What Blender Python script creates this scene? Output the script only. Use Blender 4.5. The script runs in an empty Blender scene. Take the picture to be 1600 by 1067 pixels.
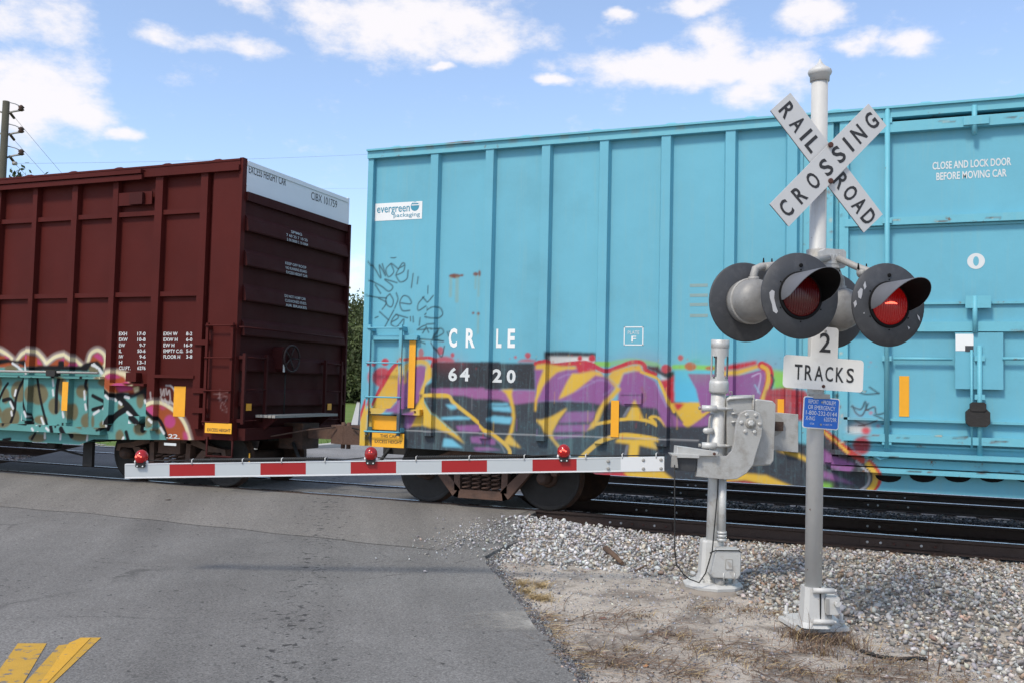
import bpy, math, random
import numpy as np
from mathutils import Vector, Matrix

random.seed(7); rng = np.random.default_rng(7)
scene = bpy.context.scene
col = scene.collection
R_ = math.radians

# ------------------------------------------------------------------ camera
# world: X along the track (right), Y across the track away from the camera, Z up, 0 = rail top
FOC, YAW, PITCH, ROLL, CAMH = 1440.0, -0.3715, 0.0516, 0.0233, 1.665
_f0 = np.array([math.sin(YAW)*math.cos(PITCH), math.cos(YAW)*math.cos(PITCH), math.sin(PITCH)])
_r0 = np.array([math.cos(YAW), -math.sin(YAW), 0.0])
_u0 = np.cross(_r0, _f0)
CR = math.cos(ROLL)*_r0 + math.sin(ROLL)*_u0
CU = -math.sin(ROLL)*_r0 + math.cos(ROLL)*_u0
CF = _f0
CAMP = np.array([0, 0, CAMH])
cam_data = bpy.data.cameras.new('camera')
cam = bpy.data.objects.new('camera', cam_data); col.objects.link(cam)
cam_data.sensor_width = 36.0; cam_data.lens = FOC*36.0/1600.0
cam_data.clip_start = 0.05; cam_data.clip_end = 5000
cam.matrix_world = Matrix(((CR[0], CU[0], -CF[0], 0), (CR[1], CU[1], -CF[1], 0), (CR[2], CU[2], -CF[2], CAMH), (0, 0, 0, 1)))
scene.camera = cam

def ray(px, py): return CF + (px-800)/FOC*CR - (py-533.5)/FOC*CU          # depth 1 along the view axis
def P(px, py, depth): return CAMP + ray(px, py)*depth                      # photo pixel + distance -> point
def onY(px, py, Y):
    d = ray(px, py); t = Y/d[1]; return d[0]*t, CAMH + d[2]*t
def onZ(px, py, z):
    d = ray(px, py); t = (z-CAMH)/d[2]; return d[0]*t, d[1]*t

# ------------------------------------------------------------------ world: Nishita sky with fair-weather clouds
SUN_EL = R_(50); 
_sl = 0.60*_r0 + 0.75*np.array([_f0[0], _f0[1], 0])      # horizontal travel direction of the light: away and to the right
_sl = _sl/np.linalg.norm(_sl)
SUN_DIR = np.array([-_sl[0]*math.cos(SUN_EL), -_sl[1]*math.cos(SUN_EL), math.sin(SUN_EL)])   # towards the sun
world = bpy.data.worlds.new('World'); scene.world = world; world.use_nodes = True
wn = world.node_tree; wn.nodes.clear()
def N(nt, typ, **kw):
    n = nt.nodes.new(typ)
    for k, v in kw.items(): setattr(n, k, v)
    return n
def link(nt, a, b): nt.links.new(a, b)
sky = N(wn, 'ShaderNodeTexSky', sky_type='NISHITA'); sky.sun_disc = False
sky.sun_elevation = SUN_EL; sky.sun_rotation = math.atan2(SUN_DIR[0], SUN_DIR[1])
sky.air_density = 1.0; sky.dust_density = 0.8; sky.ozone_density = 3.5
SKY_STRENGTH = 0.15
tc = N(wn, 'ShaderNodeTexCoord')
sep = N(wn, 'ShaderNodeSeparateXYZ'); link(wn, tc.outputs['Generated'], sep.inputs[0])
def M(nt, op, a, b=None, c=None, clamp=False):
    n = N(nt, 'ShaderNodeMath', operation=op); n.use_clamp = clamp
    for i, v in enumerate((a, b, c)):
        if v is None: continue
        if isinstance(v, (int, float)): n.inputs[i].default_value = v
        else: link(nt, v, n.inputs[i])
    return n.outputs[0]
az = M(wn, 'ARCTAN2', sep.outputs[0], sep.outputs[1])
el = M(wn, 'ARCSINE', sep.outputs[2])
cmb = N(wn, 'ShaderNodeCombineXYZ'); link(wn, az, cmb.inputs[0]); link(wn, el, cmb.inputs[1])
def noise(nt, vec, scale, detail=6, rough=0.55, dist=0.0, out='Fac'):
    n = N(nt, 'ShaderNodeTexNoise'); n.inputs['Scale'].default_value = scale; n.inputs['Detail'].default_value = detail
    n.inputs['Roughness'].default_value = rough; n.inputs['Distortion'].default_value = dist
    if vec is not None: link(nt, vec, n.inputs['Vector'])
    return n.outputs[out]
stretch = N(wn, 'ShaderNodeVectorMath', operation='MULTIPLY'); link(wn, cmb.outputs[0], stretch.inputs[0]); stretch.inputs[1].default_value = (1, 1.7, 1)
wob = noise(wn, stretch.outputs[0], 9, 5, 0.6, 0, 'Color')
wsub = N(wn, 'ShaderNodeVectorMath', operation='SUBTRACT'); link(wn, wob, wsub.inputs[0]); wsub.inputs[1].default_value = (.5, .5, .5)
wsc = N(wn, 'ShaderNodeVectorMath', operation='MULTIPLY'); link(wn, wsub.outputs[0], wsc.inputs[0]); wsc.inputs[1].default_value = (.07, .04, 0)
wadd = N(wn, 'ShaderNodeVectorMath', operation='ADD'); link(wn, cmb.outputs[0], wadd.inputs[0]); link(wn, wsc.outputs[0], wadd.inputs[1])
CLOUDS = [(650, 40, 190, 55, 1), (745, 72, 85, 34, 1), (520, 22, 90, 30, .85), (45, 140, 110, 62, 1), (120, 178, 75, 30, .9), (187, 205, 36, 12, .9),
          (1060, 108, 200, 30, 1), (1125, 78, 62, 42, 1), (1205, 112, 75, 40, 1), (1175, 138, 70, 28, .9), (1265, 20, 52, 26, 1),
          (1330, 70, 48, 18, .9), (1408, 64, 50, 22, .85), (978, 30, 30, 11, .9), (1085, 8, 62, 14, .8), (350, 76, 100, 16, .62), (262, 58, 50, 16, .6),
          (40, 28, 90, 50, .62), (862, 132, 36, 10, .85), (552, 420, 32, 36, .7), (400, 12, 70, 28, .6), (692, 112, 26, 9, .8),]
acc = None
for (px, py, rx, ry, amp) in CLOUDS:
    d = ray(px, py); d = d/np.linalg.norm(d)
    a0 = math.atan2(d[0], d[1]); e0 = math.asin(d[2])
    s = N(wn, 'ShaderNodeVectorMath', operation='SUBTRACT'); link(wn, wadd.outputs[0], s.inputs[0]); s.inputs[1].default_value = (a0, e0, 0)
    m = N(wn, 'ShaderNodeVectorMath', operation='MULTIPLY'); link(wn, s.outputs[0], m.inputs[0]); m.inputs[1].default_value = (FOC/rx, FOC/ry, 0)
    l = N(wn, 'ShaderNodeVectorMath', operation='LENGTH'); link(wn, m.outputs[0], l.inputs[0])
    v = M(wn, 'MULTIPLY', M(wn, 'SUBTRACT', 1.35, l.outputs['Value'], clamp=True), amp)
    acc = v if acc is None else M(wn, 'MAXIMUM', acc, v)
fb = noise(wn, stretch.outputs[0], 20, 6, 0.62)
fb2 = noise(wn, stretch.outputs[0], 5.0, 6, 0.6)
# the same kind of scattered cumulus all round the sky, beyond the clouds seen in the photograph
azd = M(wn, 'ABSOLUTE', M(wn, 'SUBTRACT', az, YAW))
outside = M(wn, 'MULTIPLY', M(wn, 'GREATER_THAN', M(wn, 'MAXIMUM', M(wn, 'SUBTRACT', azd, 0.55), M(wn, 'SUBTRACT', el, 0.46)), 0), 1.0)
gen = M(wn, 'MULTIPLY', M(wn, 'MULTIPLY', M(wn, 'SUBTRACT', fb2, 0.47, clamp=True), 6.0, clamp=True), outside)
dens = M(wn, 'ADD', M(wn, 'MAXIMUM', acc, gen), M(wn, 'MULTIPLY', M(wn, 'SUBTRACT', fb, 0.5), 1.9))
mr = N(wn, 'ShaderNodeMapRange', interpolation_type='SMOOTHSTEP'); link(wn, dens, mr.inputs[0])
mr.inputs[1].default_value = 0.10; mr.inputs[2].default_value = 0.98; mr.inputs[3].default_value = 0.11; mr.inputs[4].default_value = 0.97   # a thin veil of haze everywhere
mixc = N(wn, 'ShaderNodeMix', data_type='RGBA'); link(wn, mr.outputs[0], mixc.inputs[0]); link(wn, sky.outputs[0], mixc.inputs[6])
CLOUD_COL = (4.25, 4.12, 4.25, 1); mixc.inputs[7].default_value = CLOUD_COL
bg = N(wn, 'ShaderNodeBackground'); bg.inputs[1].default_value = SKY_STRENGTH; link(wn, mixc.outputs[2], bg.inputs[0])
wo = N(wn, 'ShaderNodeOutputWorld'); link(wn, bg.outputs[0], wo.inputs[0])
# the sun, softened by thin cloud
sd = bpy.data.lights.new('sun', 'SUN'); sd.energy = 1.9; sd.angle = R_(10); sd.color = (1.0, 0.92, 0.78)
so = bpy.data.objects.new('sun', sd); col.objects.link(so); so.location = (0, 0, 30)
so.rotation_euler = Vector(SUN_DIR).to_track_quat('Z', 'Y').to_euler()
vs = scene.view_settings; vs.view_transform = 'Standard'; vs.look = 'None'; vs.gamma = 1.0; vs.use_curve_mapping = False
vs.exposure = 0.65

# ------------------------------------------------------------------ materials
def lin(c):
    c = np.asarray(c, float)/255.0
    return np.where(c <= 0.04045, c/12.92, ((c+0.055)/1.055)**2.4)
def material(name, color, rough=0.6, metal=0.0, var=0.12, vscale=3.0, bump=0.0, bscale=40.0, attr=None, spec=0.5,
             dirt=None, dscale=1.2, dlo=0.5, dhi=0.75, fine=0.0, emit=None, estr=0.0, coat=0.0, streak=None, object_space=True, damt=1.0):
    """attr: name of a colour attribute painted over the base colour (alpha = cover). dirt: colour in patches. streak: vertical run marks."""
    m = bpy.data.materials.new(name); m.use_nodes = True; nt = m.node_tree; b = nt.nodes['Principled BSDF']
    t = N(nt, 'ShaderNodeTexCoord'); vec = t.outputs['Object']
    base = N(nt, 'ShaderNodeRGB'); base.outputs[0].default_value = (*color, 1); cur = base.outputs[0]
    def mix(fac, a, bb, mode='MIX'):
        n = N(nt, 'ShaderNodeMix', data_type='RGBA', blend_type=mode)
        for s, v in ((0, fac), (6, a), (7, bb)):
            if isinstance(v, (int, float)): n.inputs[s].default_value = v
            elif isinstance(v, tuple): n.inputs[s].default_value = (*v, 1)
            else: link(nt, v, n.inputs[s])
        return n.outputs[2]
    if attr:
        a = N(nt, 'ShaderNodeAttribute'); a.attribute_name = attr
        wear = N(nt, 'ShaderNodeMapRange'); link(nt, noise(nt, vec, 22, 7, 0.72), wear.inputs[0]); wear.inputs[1].default_value = 0.30; wear.inputs[2].default_value = 0.46; wear.inputs[3].default_value = 0.86
        cur = mix(M(nt, 'MULTIPLY', a.outputs['Alpha'], wear.outputs[0]), cur, a.outputs['Color'])      # thin and patchy spray paint
    if var:
        f = M(nt, 'MULTIPLY_ADD', noise(nt, vec, vscale, 5, 0.6), 2*var, 1-var)
        cur = mix(1.0, cur, f, 'MULTIPLY')
    if fine:
        f = M(nt, 'MULTIPLY_ADD', noise(nt, vec, bscale, 4, 0.7), 2*fine, 1-fine)
        cur = mix(1.0, cur, f, 'MULTIPLY')
    if dirt is not None:
        mr = N(nt, 'ShaderNodeMapRange'); link(nt, noise(nt, vec, dscale, 8, 0.65), mr.inputs[0]); mr.inputs[1].default_value = dlo; mr.inputs[2].default_value = dhi; mr.inputs[4].default_value = damt
        cur = mix(mr.outputs[0], cur, tuple(dirt))
    if streak is not None:
        mp = N(nt, 'ShaderNodeMapping'); link(nt, vec, mp.inputs[0]); mp.inputs['Scale'].default_value = (9, 9, 0.5)
        mr = N(nt, 'ShaderNodeMapRange'); link(nt, noise(nt, mp.outputs[0], 1.6, 6, 0.7), mr.inputs[0]); mr.inputs[1].default_value = 0.52; mr.inputs[2].default_value = 0.85; mr.inputs[4].default_value = 0.42
        cur = mix(mr.outputs[0], cur, tuple(streak))
    link(nt, cur, b.inputs['Base Color'])
    rr = M(nt, 'MULTIPLY_ADD', noise(nt, vec, vscale*2.3, 4), 0.25, rough-0.12)
    link(nt, rr, b.inputs['Roughness'])
    b.inputs['Metallic'].default_value = metal; b.inputs['Specular IOR Level'].default_value = spec
    if coat: b.inputs['Coat Weight'].default_value = coat
    if bump:
        bn = N(nt, 'ShaderNodeBump'); bn.inputs['Strength'].default_value = bump; bn.inputs['Distance'].default_value = 0.02
        link(nt, noise(nt, vec, bscale, 6, 0.6), bn.inputs['Height']); link(nt, bn.outputs[0], b.inputs['Normal'])
    if emit is not None:
        b.inputs['Emission Color'].default_value = (*emit, 1); b.inputs['Emission Strength'].default_value = estr
    return m
KS = 1.25      # light on the camera side of the train: albedo = photo colour / KS
def alb(c, k=None): return tuple(np.clip(lin(c)/(k or KS), 0.002, 0.86))
MT = {}
MT['teal'] = material('teal_paint', alb((112, 186, 207)), 0.55, var=0.13, vscale=0.9, attr='Paint', bump=0.3, bscale=2.2, streak=alb((142, 186, 188)), spec=0.35, dirt=alb((96, 152, 165)), dscale=0.8, dlo=0.50, dhi=0.80, damt=.45)
MT['teal_worn'] = material('worn_teal_paint', alb((112, 190, 208)), 0.55, var=0.12, vscale=2, attr='Paint', dirt=alb((120, 85, 60)), dscale=5.5, dlo=0.62, dhi=0.70, bump=0.25, bscale=6, streak=alb((150, 195, 195)))
MT['brown'] = material('oxide_red_paint', alb((84, 31, 27)), 0.6, var=0.28, vscale=1.1, attr='Paint', bump=0.3, bscale=1.8, spec=0.12)
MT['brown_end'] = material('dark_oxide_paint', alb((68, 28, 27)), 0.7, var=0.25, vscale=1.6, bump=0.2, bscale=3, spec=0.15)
MT['white_end'] = material('white_end_paint', (0.74, 0.76, 0.78), 0.6, var=0.06, vscale=2)
MT['black_steel'] = material('grimy_black_steel', (0.018, 0.016, 0.015), 0.75, var=0.3, vscale=5, bump=0.3, bscale=25)
MT['rust_dark'] = material('dark_rust', (0.055, 0.032, 0.024), 0.8, var=0.35, vscale=6, dirt=(0.12, 0.055, 0.03), dscale=7, bump=0.4, bscale=40)
MT['rust_truck'] = material('rusty_cast_steel', (0.11, 0.062, 0.045), 0.85, var=0.35, vscale=7, dirt=(0.05, 0.035, 0.03), dscale=6, bump=0.5, bscale=40)
MT['rail_web'] = material('rusted_rail_steel', (0.060, 0.039, 0.031), 0.85, var=0.25, vscale=5, bump=0.4, bscale=50)
MT['rail_head'] = material('polished_rail_head', (0.45, 0.47, 0.5), 0.28, metal=1.0, var=0.1, vscale=6)
MT['bolt_bright'] = material('bright_bolt', (0.5, 0.5, 0.5), 0.4, metal=0.6, var=0.1)
MT['tie'] = material('weathered_timber', (0.16, 0.125, 0.095), 0.9, var=0.3, vscale=9, dirt=(0.07, 0.055, 0.045), dscale=8, bump=0.7, bscale=30)
MT['decal_white'] = material('white_stencil_paint', (0.78, 0.78, 0.76), 0.6, var=0.08)
MT['decal_pale'] = material('faded_white_stencil', (0.60, 0.62, 0.62), 0.6, var=0.12)
MT['decal_black'] = material('black_stencil_paint', (0.03, 0.03, 0.032), 0.6, var=0.1)
MT['decal_ink'] = material('sun_faded_black_ink', (0.022, 0.022, 0.024), 0.6, var=0.2, vscale=30, dirt=(0.22, 0.22, 0.22), dscale=34, dlo=0.62, dhi=0.8, damt=.6)
MT['decal_blue'] = material('blue_print', (0.04, 0.25, 0.36), 0.6, var=0.1)
MT['reflector'] = material('amber_reflective_tape', (0.80, 0.36, 0.012), 0.45, var=0.1, vscale=9)
MT['orange_plate'] = material('orange_notice_plate', (0.82, 0.40, 0.02), 0.5, var=0.08)
MT['sticker'] = material('white_sticker', (0.74, 0.75, 0.74), 0.5, var=0.06)
MT['galv'] = material('aluminium_paint', (0.53, 0.53, 0.515), 0.5, metal=0.25, var=0.12, vscale=9, bump=0.15, bscale=60, dirt=(0.27, 0.22, 0.17), dscale=8, dlo=0.55, dhi=0.78, streak=(0.36, 0.34, 0.31))
MT['galv_mast'] = material('aluminium_painted_pipe', (0.53, 0.525, 0.505), 0.6, metal=0.1, var=0.12, vscale=7, bump=0.15, bscale=70, dirt=(0.17, 0.07, 0.035), dscale=18, dlo=0.665, dhi=0.72, streak=(0.38, 0.36, 0.33))
MT['galv_dark'] = material('dull_cast_aluminium', (0.34, 0.33, 0.31), 0.6, metal=0.2, var=0.2, vscale=12, bump=0.25, bscale=60, dirt=(0.18, 0.15, 0.11), dscale=12, dlo=0.55, dhi=0.8)
MT['cast'] = material('cast_housing_grey', (0.44, 0.44, 0.43), 0.5, metal=0.2, var=0.1, vscale=10, bump=0.15, bscale=70, dirt=(0.24, 0.21, 0.175), dscale=7, dlo=0.5, dhi=0.8, streak=(0.30, 0.28, 0.25), fine=0.08)
MT['light_housing'] = material('weathered_light_housing', (0.25, 0.245, 0.235), 0.55, metal=0.2, var=0.18, vscale=9, bump=0.15, bscale=60, dirt=(0.15, 0.14, 0.13), dscale=7, dlo=0.5, dhi=0.8)
MT['sign_face'] = material('weathered_reflective_white', (0.53, 0.53, 0.525), 0.55, var=0.05, vscale=6, dirt=(0.42, 0.41, 0.38), dscale=12, dlo=0.6, dhi=0.85, damt=.7)
MT['sign_plate'] = material('reflective_white_plate', (0.78, 0.77, 0.74), 0.5, var=0.04, vscale=6, dirt=(0.55, 0.52, 0.47), dscale=9, dlo=0.6, dhi=0.85, damt=.6)
MT['sign_blue'] = material('blue_notice_enamel', (0.012, 0.14, 0.56), 0.42, var=0.06)
MT['light_black'] = material('matt_black_light_back', (0.040, 0.042, 0.047), 0.55, var=0.15, vscale=6, dirt=(0.085, 0.085, 0.09), dscale=10, dlo=0.5, dhi=0.9)
MT['chip_grey'] = material('bare_chipped_patch', (0.45, 0.45, 0.46), 0.6, var=0.15, vscale=20)
MT['hood_in'] = material('hood_black', (0.009, 0.009, 0.0095), 0.7, var=0.1, spec=0.1)
MT['hood_out'] = material('hood_grey', (0.13, 0.135, 0.15), 0.5, var=0.15, vscale=8)
MT['lens_dim'] = material('dark_red_lens', (0.07, 0.004, 0.005), 0.18, var=0.1, spec=0.6, emit=(0.5, 0.005, 0.008), estr=0.012)
MT['lens_lit'] = material('lit_red_lens', (0.26, 0.006, 0.006), 0.18, var=0.1, spec=0.6, emit=(1.0, 0.012, 0.012), estr=0.055)
MT['lens_mid'] = material('faintly_lit_red_lens', (0.22, 0.006, 0.006), 0.18, var=0.1, spec=0.6, emit=(1.0, 0.012, 0.012), estr=0.04)
MT['lens_core'] = material('glowing_filament_spot', (0.6, 0.05, 0.04), 0.3, var=0, emit=(1.0, 0.10, 0.06), estr=2.2)
MT['rust_bolt'] = material('rusty_bolt', (0.075, 0.028, 0.02), 0.8, var=0.3, vscale=30)
MT['arm_white'] = material('white_reflective_sheeting', (0.72, 0.73, 0.73), 0.5, var=0.05)
MT['arm_grey'] = material('grey_white_sheeting', (0.50, 0.53, 0.54), 0.5, var=0.05)
MT['arm_red'] = material('red_reflective_sheeting', (0.36, 0.012, 0.014), 0.45, var=0.06)
MT['rubber'] = material('black_rubber', (0.014, 0.014, 0.014), 0.7, var=0.2)
MT['pole_wood'] = material('creosoted_pole', (0.065, 0.062, 0.045), 0.9, var=0.3, vscale=4, bump=0.5, bscale=20)
MT['wire'] = material('grey_wire', (0.22, 0.23, 0.25), 0.6, var=0)
MT['bark'] = material('bark', (0.10, 0.075, 0.055), 0.95, var=0.3, vscale=6, bump=0.6, bscale=14)
MT['stick'] = material('rotten_wood', (0.12, 0.075, 0.05), 0.9, var=0.35, vscale=12, bump=0.6, bscale=40)
MT['concrete'] = material('old_concrete', (0.27, 0.235, 0.20), 0.9, var=0.2, vscale=6, bump=0.4, bscale=40)
MT['yellow_line'] = material('worn_yellow_road_paint', (0.50, 0.29, 0.035), 0.8, var=0.15, vscale=6, dirt=(0.17, 0.155, 0.135), dscale=14, dlo=0.56, dhi=0.62, bump=0.4, bscale=120, fine=0.2)
MT['yellow_bright'] = material('fresh_yellow_road_paint', (0.62, 0.34, 0.03), 0.8, var=0.12, vscale=6, dirt=(0.2, 0.17, 0.13), dscale=18, dlo=0.6, dhi=0.66, bump=0.4, bscale=120, fine=0.2)
MT['white_line'] = material('worn_white_road_paint', (0.33, 0.315, 0.29), 0.85, var=0.2, vscale=8, dirt=(0.165, 0.16, 0.155), dscale=7, dlo=0.36, dhi=0.58, bump=0.4, bscale=120)
MT['kerb'] = material('kerb_concrete', (0.42, 0.41, 0.38), 0.9, var=0.15)

def attr_material(name, attr, rough=0.9, bump=0.0, bscale=40, var=0.15, vscale=30, transl=0.0):
    m = bpy.data.materials.new(name); m.use_nodes = True; nt = m.node_tree; b = nt.nodes['Principled BSDF']
    a = N(nt, 'ShaderNodeAttribute'); a.attribute_name = attr
    t = N(nt, 'ShaderNodeTexCoord')
    f = M(nt, 'MULTIPLY_ADD', noise(nt, t.outputs['Object'], vscale, 5, 0.65), 2*var, 1-var)
    n = N(nt, 'ShaderNodeMix', data_type='RGBA', blend_type='MULTIPLY'); n.inputs[0].default_value = 1; link(nt, a.outputs['Color'], n.inputs[6]); link(nt, f, n.inputs[7])
    link(nt, n.outputs[2], b.inputs['Base Color']); b.inputs['Roughness'].default_value = rough; b.inputs['Specular IOR Level'].default_value = 0.25
    if bump:
        bn = N(nt, 'ShaderNodeBump'); bn.inputs['Strength'].default_value = bump; bn.inputs['Distance'].default_value = 0.01
        link(nt, noise(nt, t.outputs['Object'], bscale, 5, 0.6), bn.inputs['Height']); link(nt, bn.outputs[0], b.inputs['Normal'])
    if transl:
        out = nt.nodes['Material Output']; tr = N(nt, 'ShaderNodeBsdfTranslucent'); link(nt, n.outputs[2], tr.inputs[0])
        ms = N(nt, 'ShaderNodeMixShader'); ms.inputs[0].default_value = transl; link(nt, b.outputs[0], ms.inputs[1]); link(nt, tr.outputs[0], ms.inputs[2]); link(nt, ms.outputs[0], out.inputs[0])
    return m
MT['stone'] = attr_material('ballast_stone', 'Tone', bump=0.5, bscale=60)
MT['leaf'] = attr_material('leaf', 'Tone', 0.6, transl=0.25, var=0.1, vscale=2)
MT['straw'] = attr_material('dry_straw', 'Tone', 0.9, var=0.1, transl=0.15)

# ------------------------------------------------------------------ mesh helpers
class MB:
    def __init__(s): s.v = []; s.f = []; s.sm = []
    def add(s, vs, fs, smooth=False):
        o = len(s.v); s.v.extend([tuple(map(float, v)) for v in vs]); s.f.extend([tuple(i+o for i in f) for f in fs]); s.sm.extend([smooth]*len(fs)); return s
    def box(s, x0, x1, y0, y1, z0, z1):
        return s.add([(x, y, z) for z in (z0, z1) for y in (y0, y1) for x in (x0, x1)], [(0, 2, 3, 1), (4, 5, 7, 6), (0, 1, 5, 4), (1, 3, 7, 5), (3, 2, 6, 7), (2, 0, 4, 6)])
    def obox(s, c, ax, ay, az, hx, hy, hz, bev=0.0):
        """oriented box, optional chamfer on the corners seen along ay"""
        c = np.asarray(c, float); ax, ay, az = (np.asarray(a, float) for a in (ax, ay, az))
        if bev:
            pts = [(-hx+bev, -hz), (hx-bev, -hz), (hx, -hz+bev), (hx, hz-bev), (hx-bev, hz), (-hx+bev, hz), (-hx, hz-bev), (-hx, -hz+bev)]
        else: pts = [(-hx, -hz), (hx, -hz), (hx, hz), (-hx, hz)]
        return s.prism([c+ax*p+az*q-ay*hy for p, q in pts], ay*2*hy)
    def prism(s, front, ext, bev=0.0):
        front = [np.asarray(p, float) for p in front]; ext = np.asarray(ext, float); n = len(front)
        if bev:
            cen = sum(front)/n; L = np.linalg.norm(ext)
            inner = [cen+(p-cen)*(1-bev/max(np.linalg.norm(p-cen), 1e-6)) for p in front]
            mid = [p+ext/L*bev for p in front]; back = [p+ext for p in front]
            vs = inner+mid+back
            fs = [tuple(range(n))]+[(i, i+n, (i+1) % n+n, (i+1) % n) for i in range(n)]+[(i+n, i+2*n, (i+1) % n+2*n, (i+1) % n+n) for i in range(n)]+[tuple(range(3*n-1, 2*n-1, -1))]
            return s.add(vs, fs)
        vs = front+[p+ext for p in front]
        return s.add(vs, [tuple(range(n)), tuple(range(2*n-1, n-1, -1))]+[(i, i+n, (i+1) % n+n, (i+1) % n) for i in range(n)])
    def cyl(s, p0, p1, r0, r1=None, n=16, caps=True):
        return s.tube([p0, p1], [r0, r1 if r1 is not None else r0], n, caps)
    def tube(s, pts, r, n=8, caps=True):
        pts = [np.asarray(p, float) for p in pts]
        if not hasattr(r, '__len__'): r = [r]*len(pts)
        vs = []; fs = []; prev = None
        for i, p in enumerate(pts):
            t = pts[min(i+1, len(pts)-1)]-pts[max(i-1, 0)]; t = t/np.linalg.norm(t)
            if prev is None:
                a = np.cross(t, (0, 0, 1)); a = a if np.linalg.norm(a) > 1e-3 else np.cross(t, (0, 1, 0))
            else: a = prev-t*np.dot(prev, t)
            a = a/np.linalg.norm(a); b = np.cross(t, a); prev = a
            for k in range(n):
                th = 2*math.pi*k/n; vs.append(p+(a*math.cos(th)+b*math.sin(th))*r[i])
        for i in range(len(pts)-1):
            for k in range(n): fs.append((i*n+k, i*n+(k+1) % n, (i+1)*n+(k+1) % n, (i+1)*n+k))
        s.add(vs, fs, True)
        if caps:
            o = len(s.v)-len(vs); e = o+(len(pts)-1)*n
            s.f.append(tuple(o+k for k in range(n-1, -1, -1))); s.f.append(tuple(e+k for k in range(n))); s.sm += [False, False]
        return s
    def lathe(s, c, axis, prof, n=24, smooth=True):
        """prof: list of (distance along axis, radius)"""
        c = np.asarray(c, float); t = np.asarray(axis, float); t = t/np.linalg.norm(t)
        a = np.cross(t, (0, 0, 1)); a = a if np.linalg.norm(a) > 1e-3 else np.cross(t, (0, 1, 0)); a /= np.linalg.norm(a); b = np.cross(t, a)
        vs = []; fs = []
        for d, r in prof:
            for k in range(n):
                th = 2*math.pi*k/n; vs.append(c+t*d+(a*math.cos(th)+b*math.sin(th))*max(r, 1e-4))
        m = len(prof)
        for i in range(m-1):
            for k in range(n): fs.append((i*n+k, i*n+(k+1) % n, (i+1)*n+(k+1) % n, (i+1)*n+k))
        s.add(vs, fs, smooth); o = len(s.v)-len(vs)
        s.f.append(tuple(o+k for k in range(n-1, -1, -1))); s.f.append(tuple(o+(m-1)*n+k for k in range(n))); s.sm += [False, False]
        return s
    def sheet(s, prof, z0, z1, res=None):
        """vertical sheet swept along z from an (x, y) profile, subdivided to res for painting"""
        pp = [prof[0]]
        for (xa, ya), (xb, yb) in zip(prof[:-1], prof[1:]):
            k = max(1, int(math.ceil(math.hypot(xb-xa, yb-ya)/res))) if res else 1
            pp += [(xa+(xb-xa)*i/k, ya+(yb-ya)*i/k) for i in range(1, k+1)]
        nz = max(1, int(math.ceil((z1-z0)/res))) if res else 1
        n = len(pp); vs = [(x, y, z0+(z1-z0)*j/nz) for j in range(nz+1) for x, y in pp]
        fs = [(j*n+i, j*n+i+1, (j+1)*n+i+1, (j+1)*n+i) for j in range(nz) for i in range(n-1)]
        return s.add(vs, fs)
    def gbox(s, x0, x1, y0, y1, z0, z1, res):
        """box whose front, top and bottom are subdivided along x and z for painting"""
        nx = max(1, int(math.ceil((x1-x0)/res))); nz = max(1, int(math.ceil((z1-z0)/res)))
        X = [x0+(x1-x0)*i/nx for i in range(nx+1)]; ring = [(y1, z0)]+[(y0, z0+(z1-z0)*j/nz) for j in range(nz+1)]+[(y1, z1)]
        m = len(ring); vs = [(x, y, z) for x in X for y, z in ring]
        fs = [(i*m+j, (i+1)*m+j, (i+1)*m+(j+1) % m, i*m+(j+1) % m) for i in range(nx) for j in range(m)]
        fs += [tuple(range(m-1, -1, -1)), tuple(nx*m+j for j in range(m))]
        return s.add(vs, fs)
    def build(s, name, mat, parent=None, kind=None, paint=None, attrs=None):
        o0 = ORG.get(parent.name, np.zeros(3)) if parent else np.zeros(3)
        V = np.asarray(s.v, float)
        me = bpy.data.meshes.new(name); me.from_pydata((V-o0).tolist(), [], s.f)
        me.polygons.foreach_set('use_smooth', s.sm)
        me.materials.append(MT[mat] if isinstance(mat, str) else mat)
        if paint is None and isinstance(mat, str) and mat in ('teal', 'teal_worn', 'brown'):
            me.attributes.new('Paint', 'FLOAT_COLOR', 'POINT').data.foreach_set('color', np.zeros(4*len(V), np.float32))
        if paint is not None:
            a = me.attributes.new('Paint', 'FLOAT_COLOR', 'POINT'); a.data.foreach_set('color', paint.sample(V).astype(np.float32).ravel())
        if attrs is not None:
            a = me.attributes.new('Tone', 'FLOAT_COLOR', 'POINT'); a.data.foreach_set('color', attrs.astype(np.float32).ravel())
        me.update()
        ob = bpy.data.objects.new(name, me); col.objects.link(ob)
        if parent: ob.parent = parent; ORG[ob.name] = o0
        if kind: ob['kind'] = kind
        return ob
ORG = {}
def thing(name, loc, label, cat, group=None):
    o = bpy.data.objects.new(name, None); col.objects.link(o); o.location = loc; o.empty_display_size = 0.2
    o['label'] = label; o['category'] = cat
    if group: o['group'] = group
    ORG[o.name] = np.array(loc, float); return o
def tag(o, label, cat, group=None, kind=None):
    o['label'] = label; o['category'] = cat
    if group: o['group'] = group
    if kind: o['kind'] = kind
    return o
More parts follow.
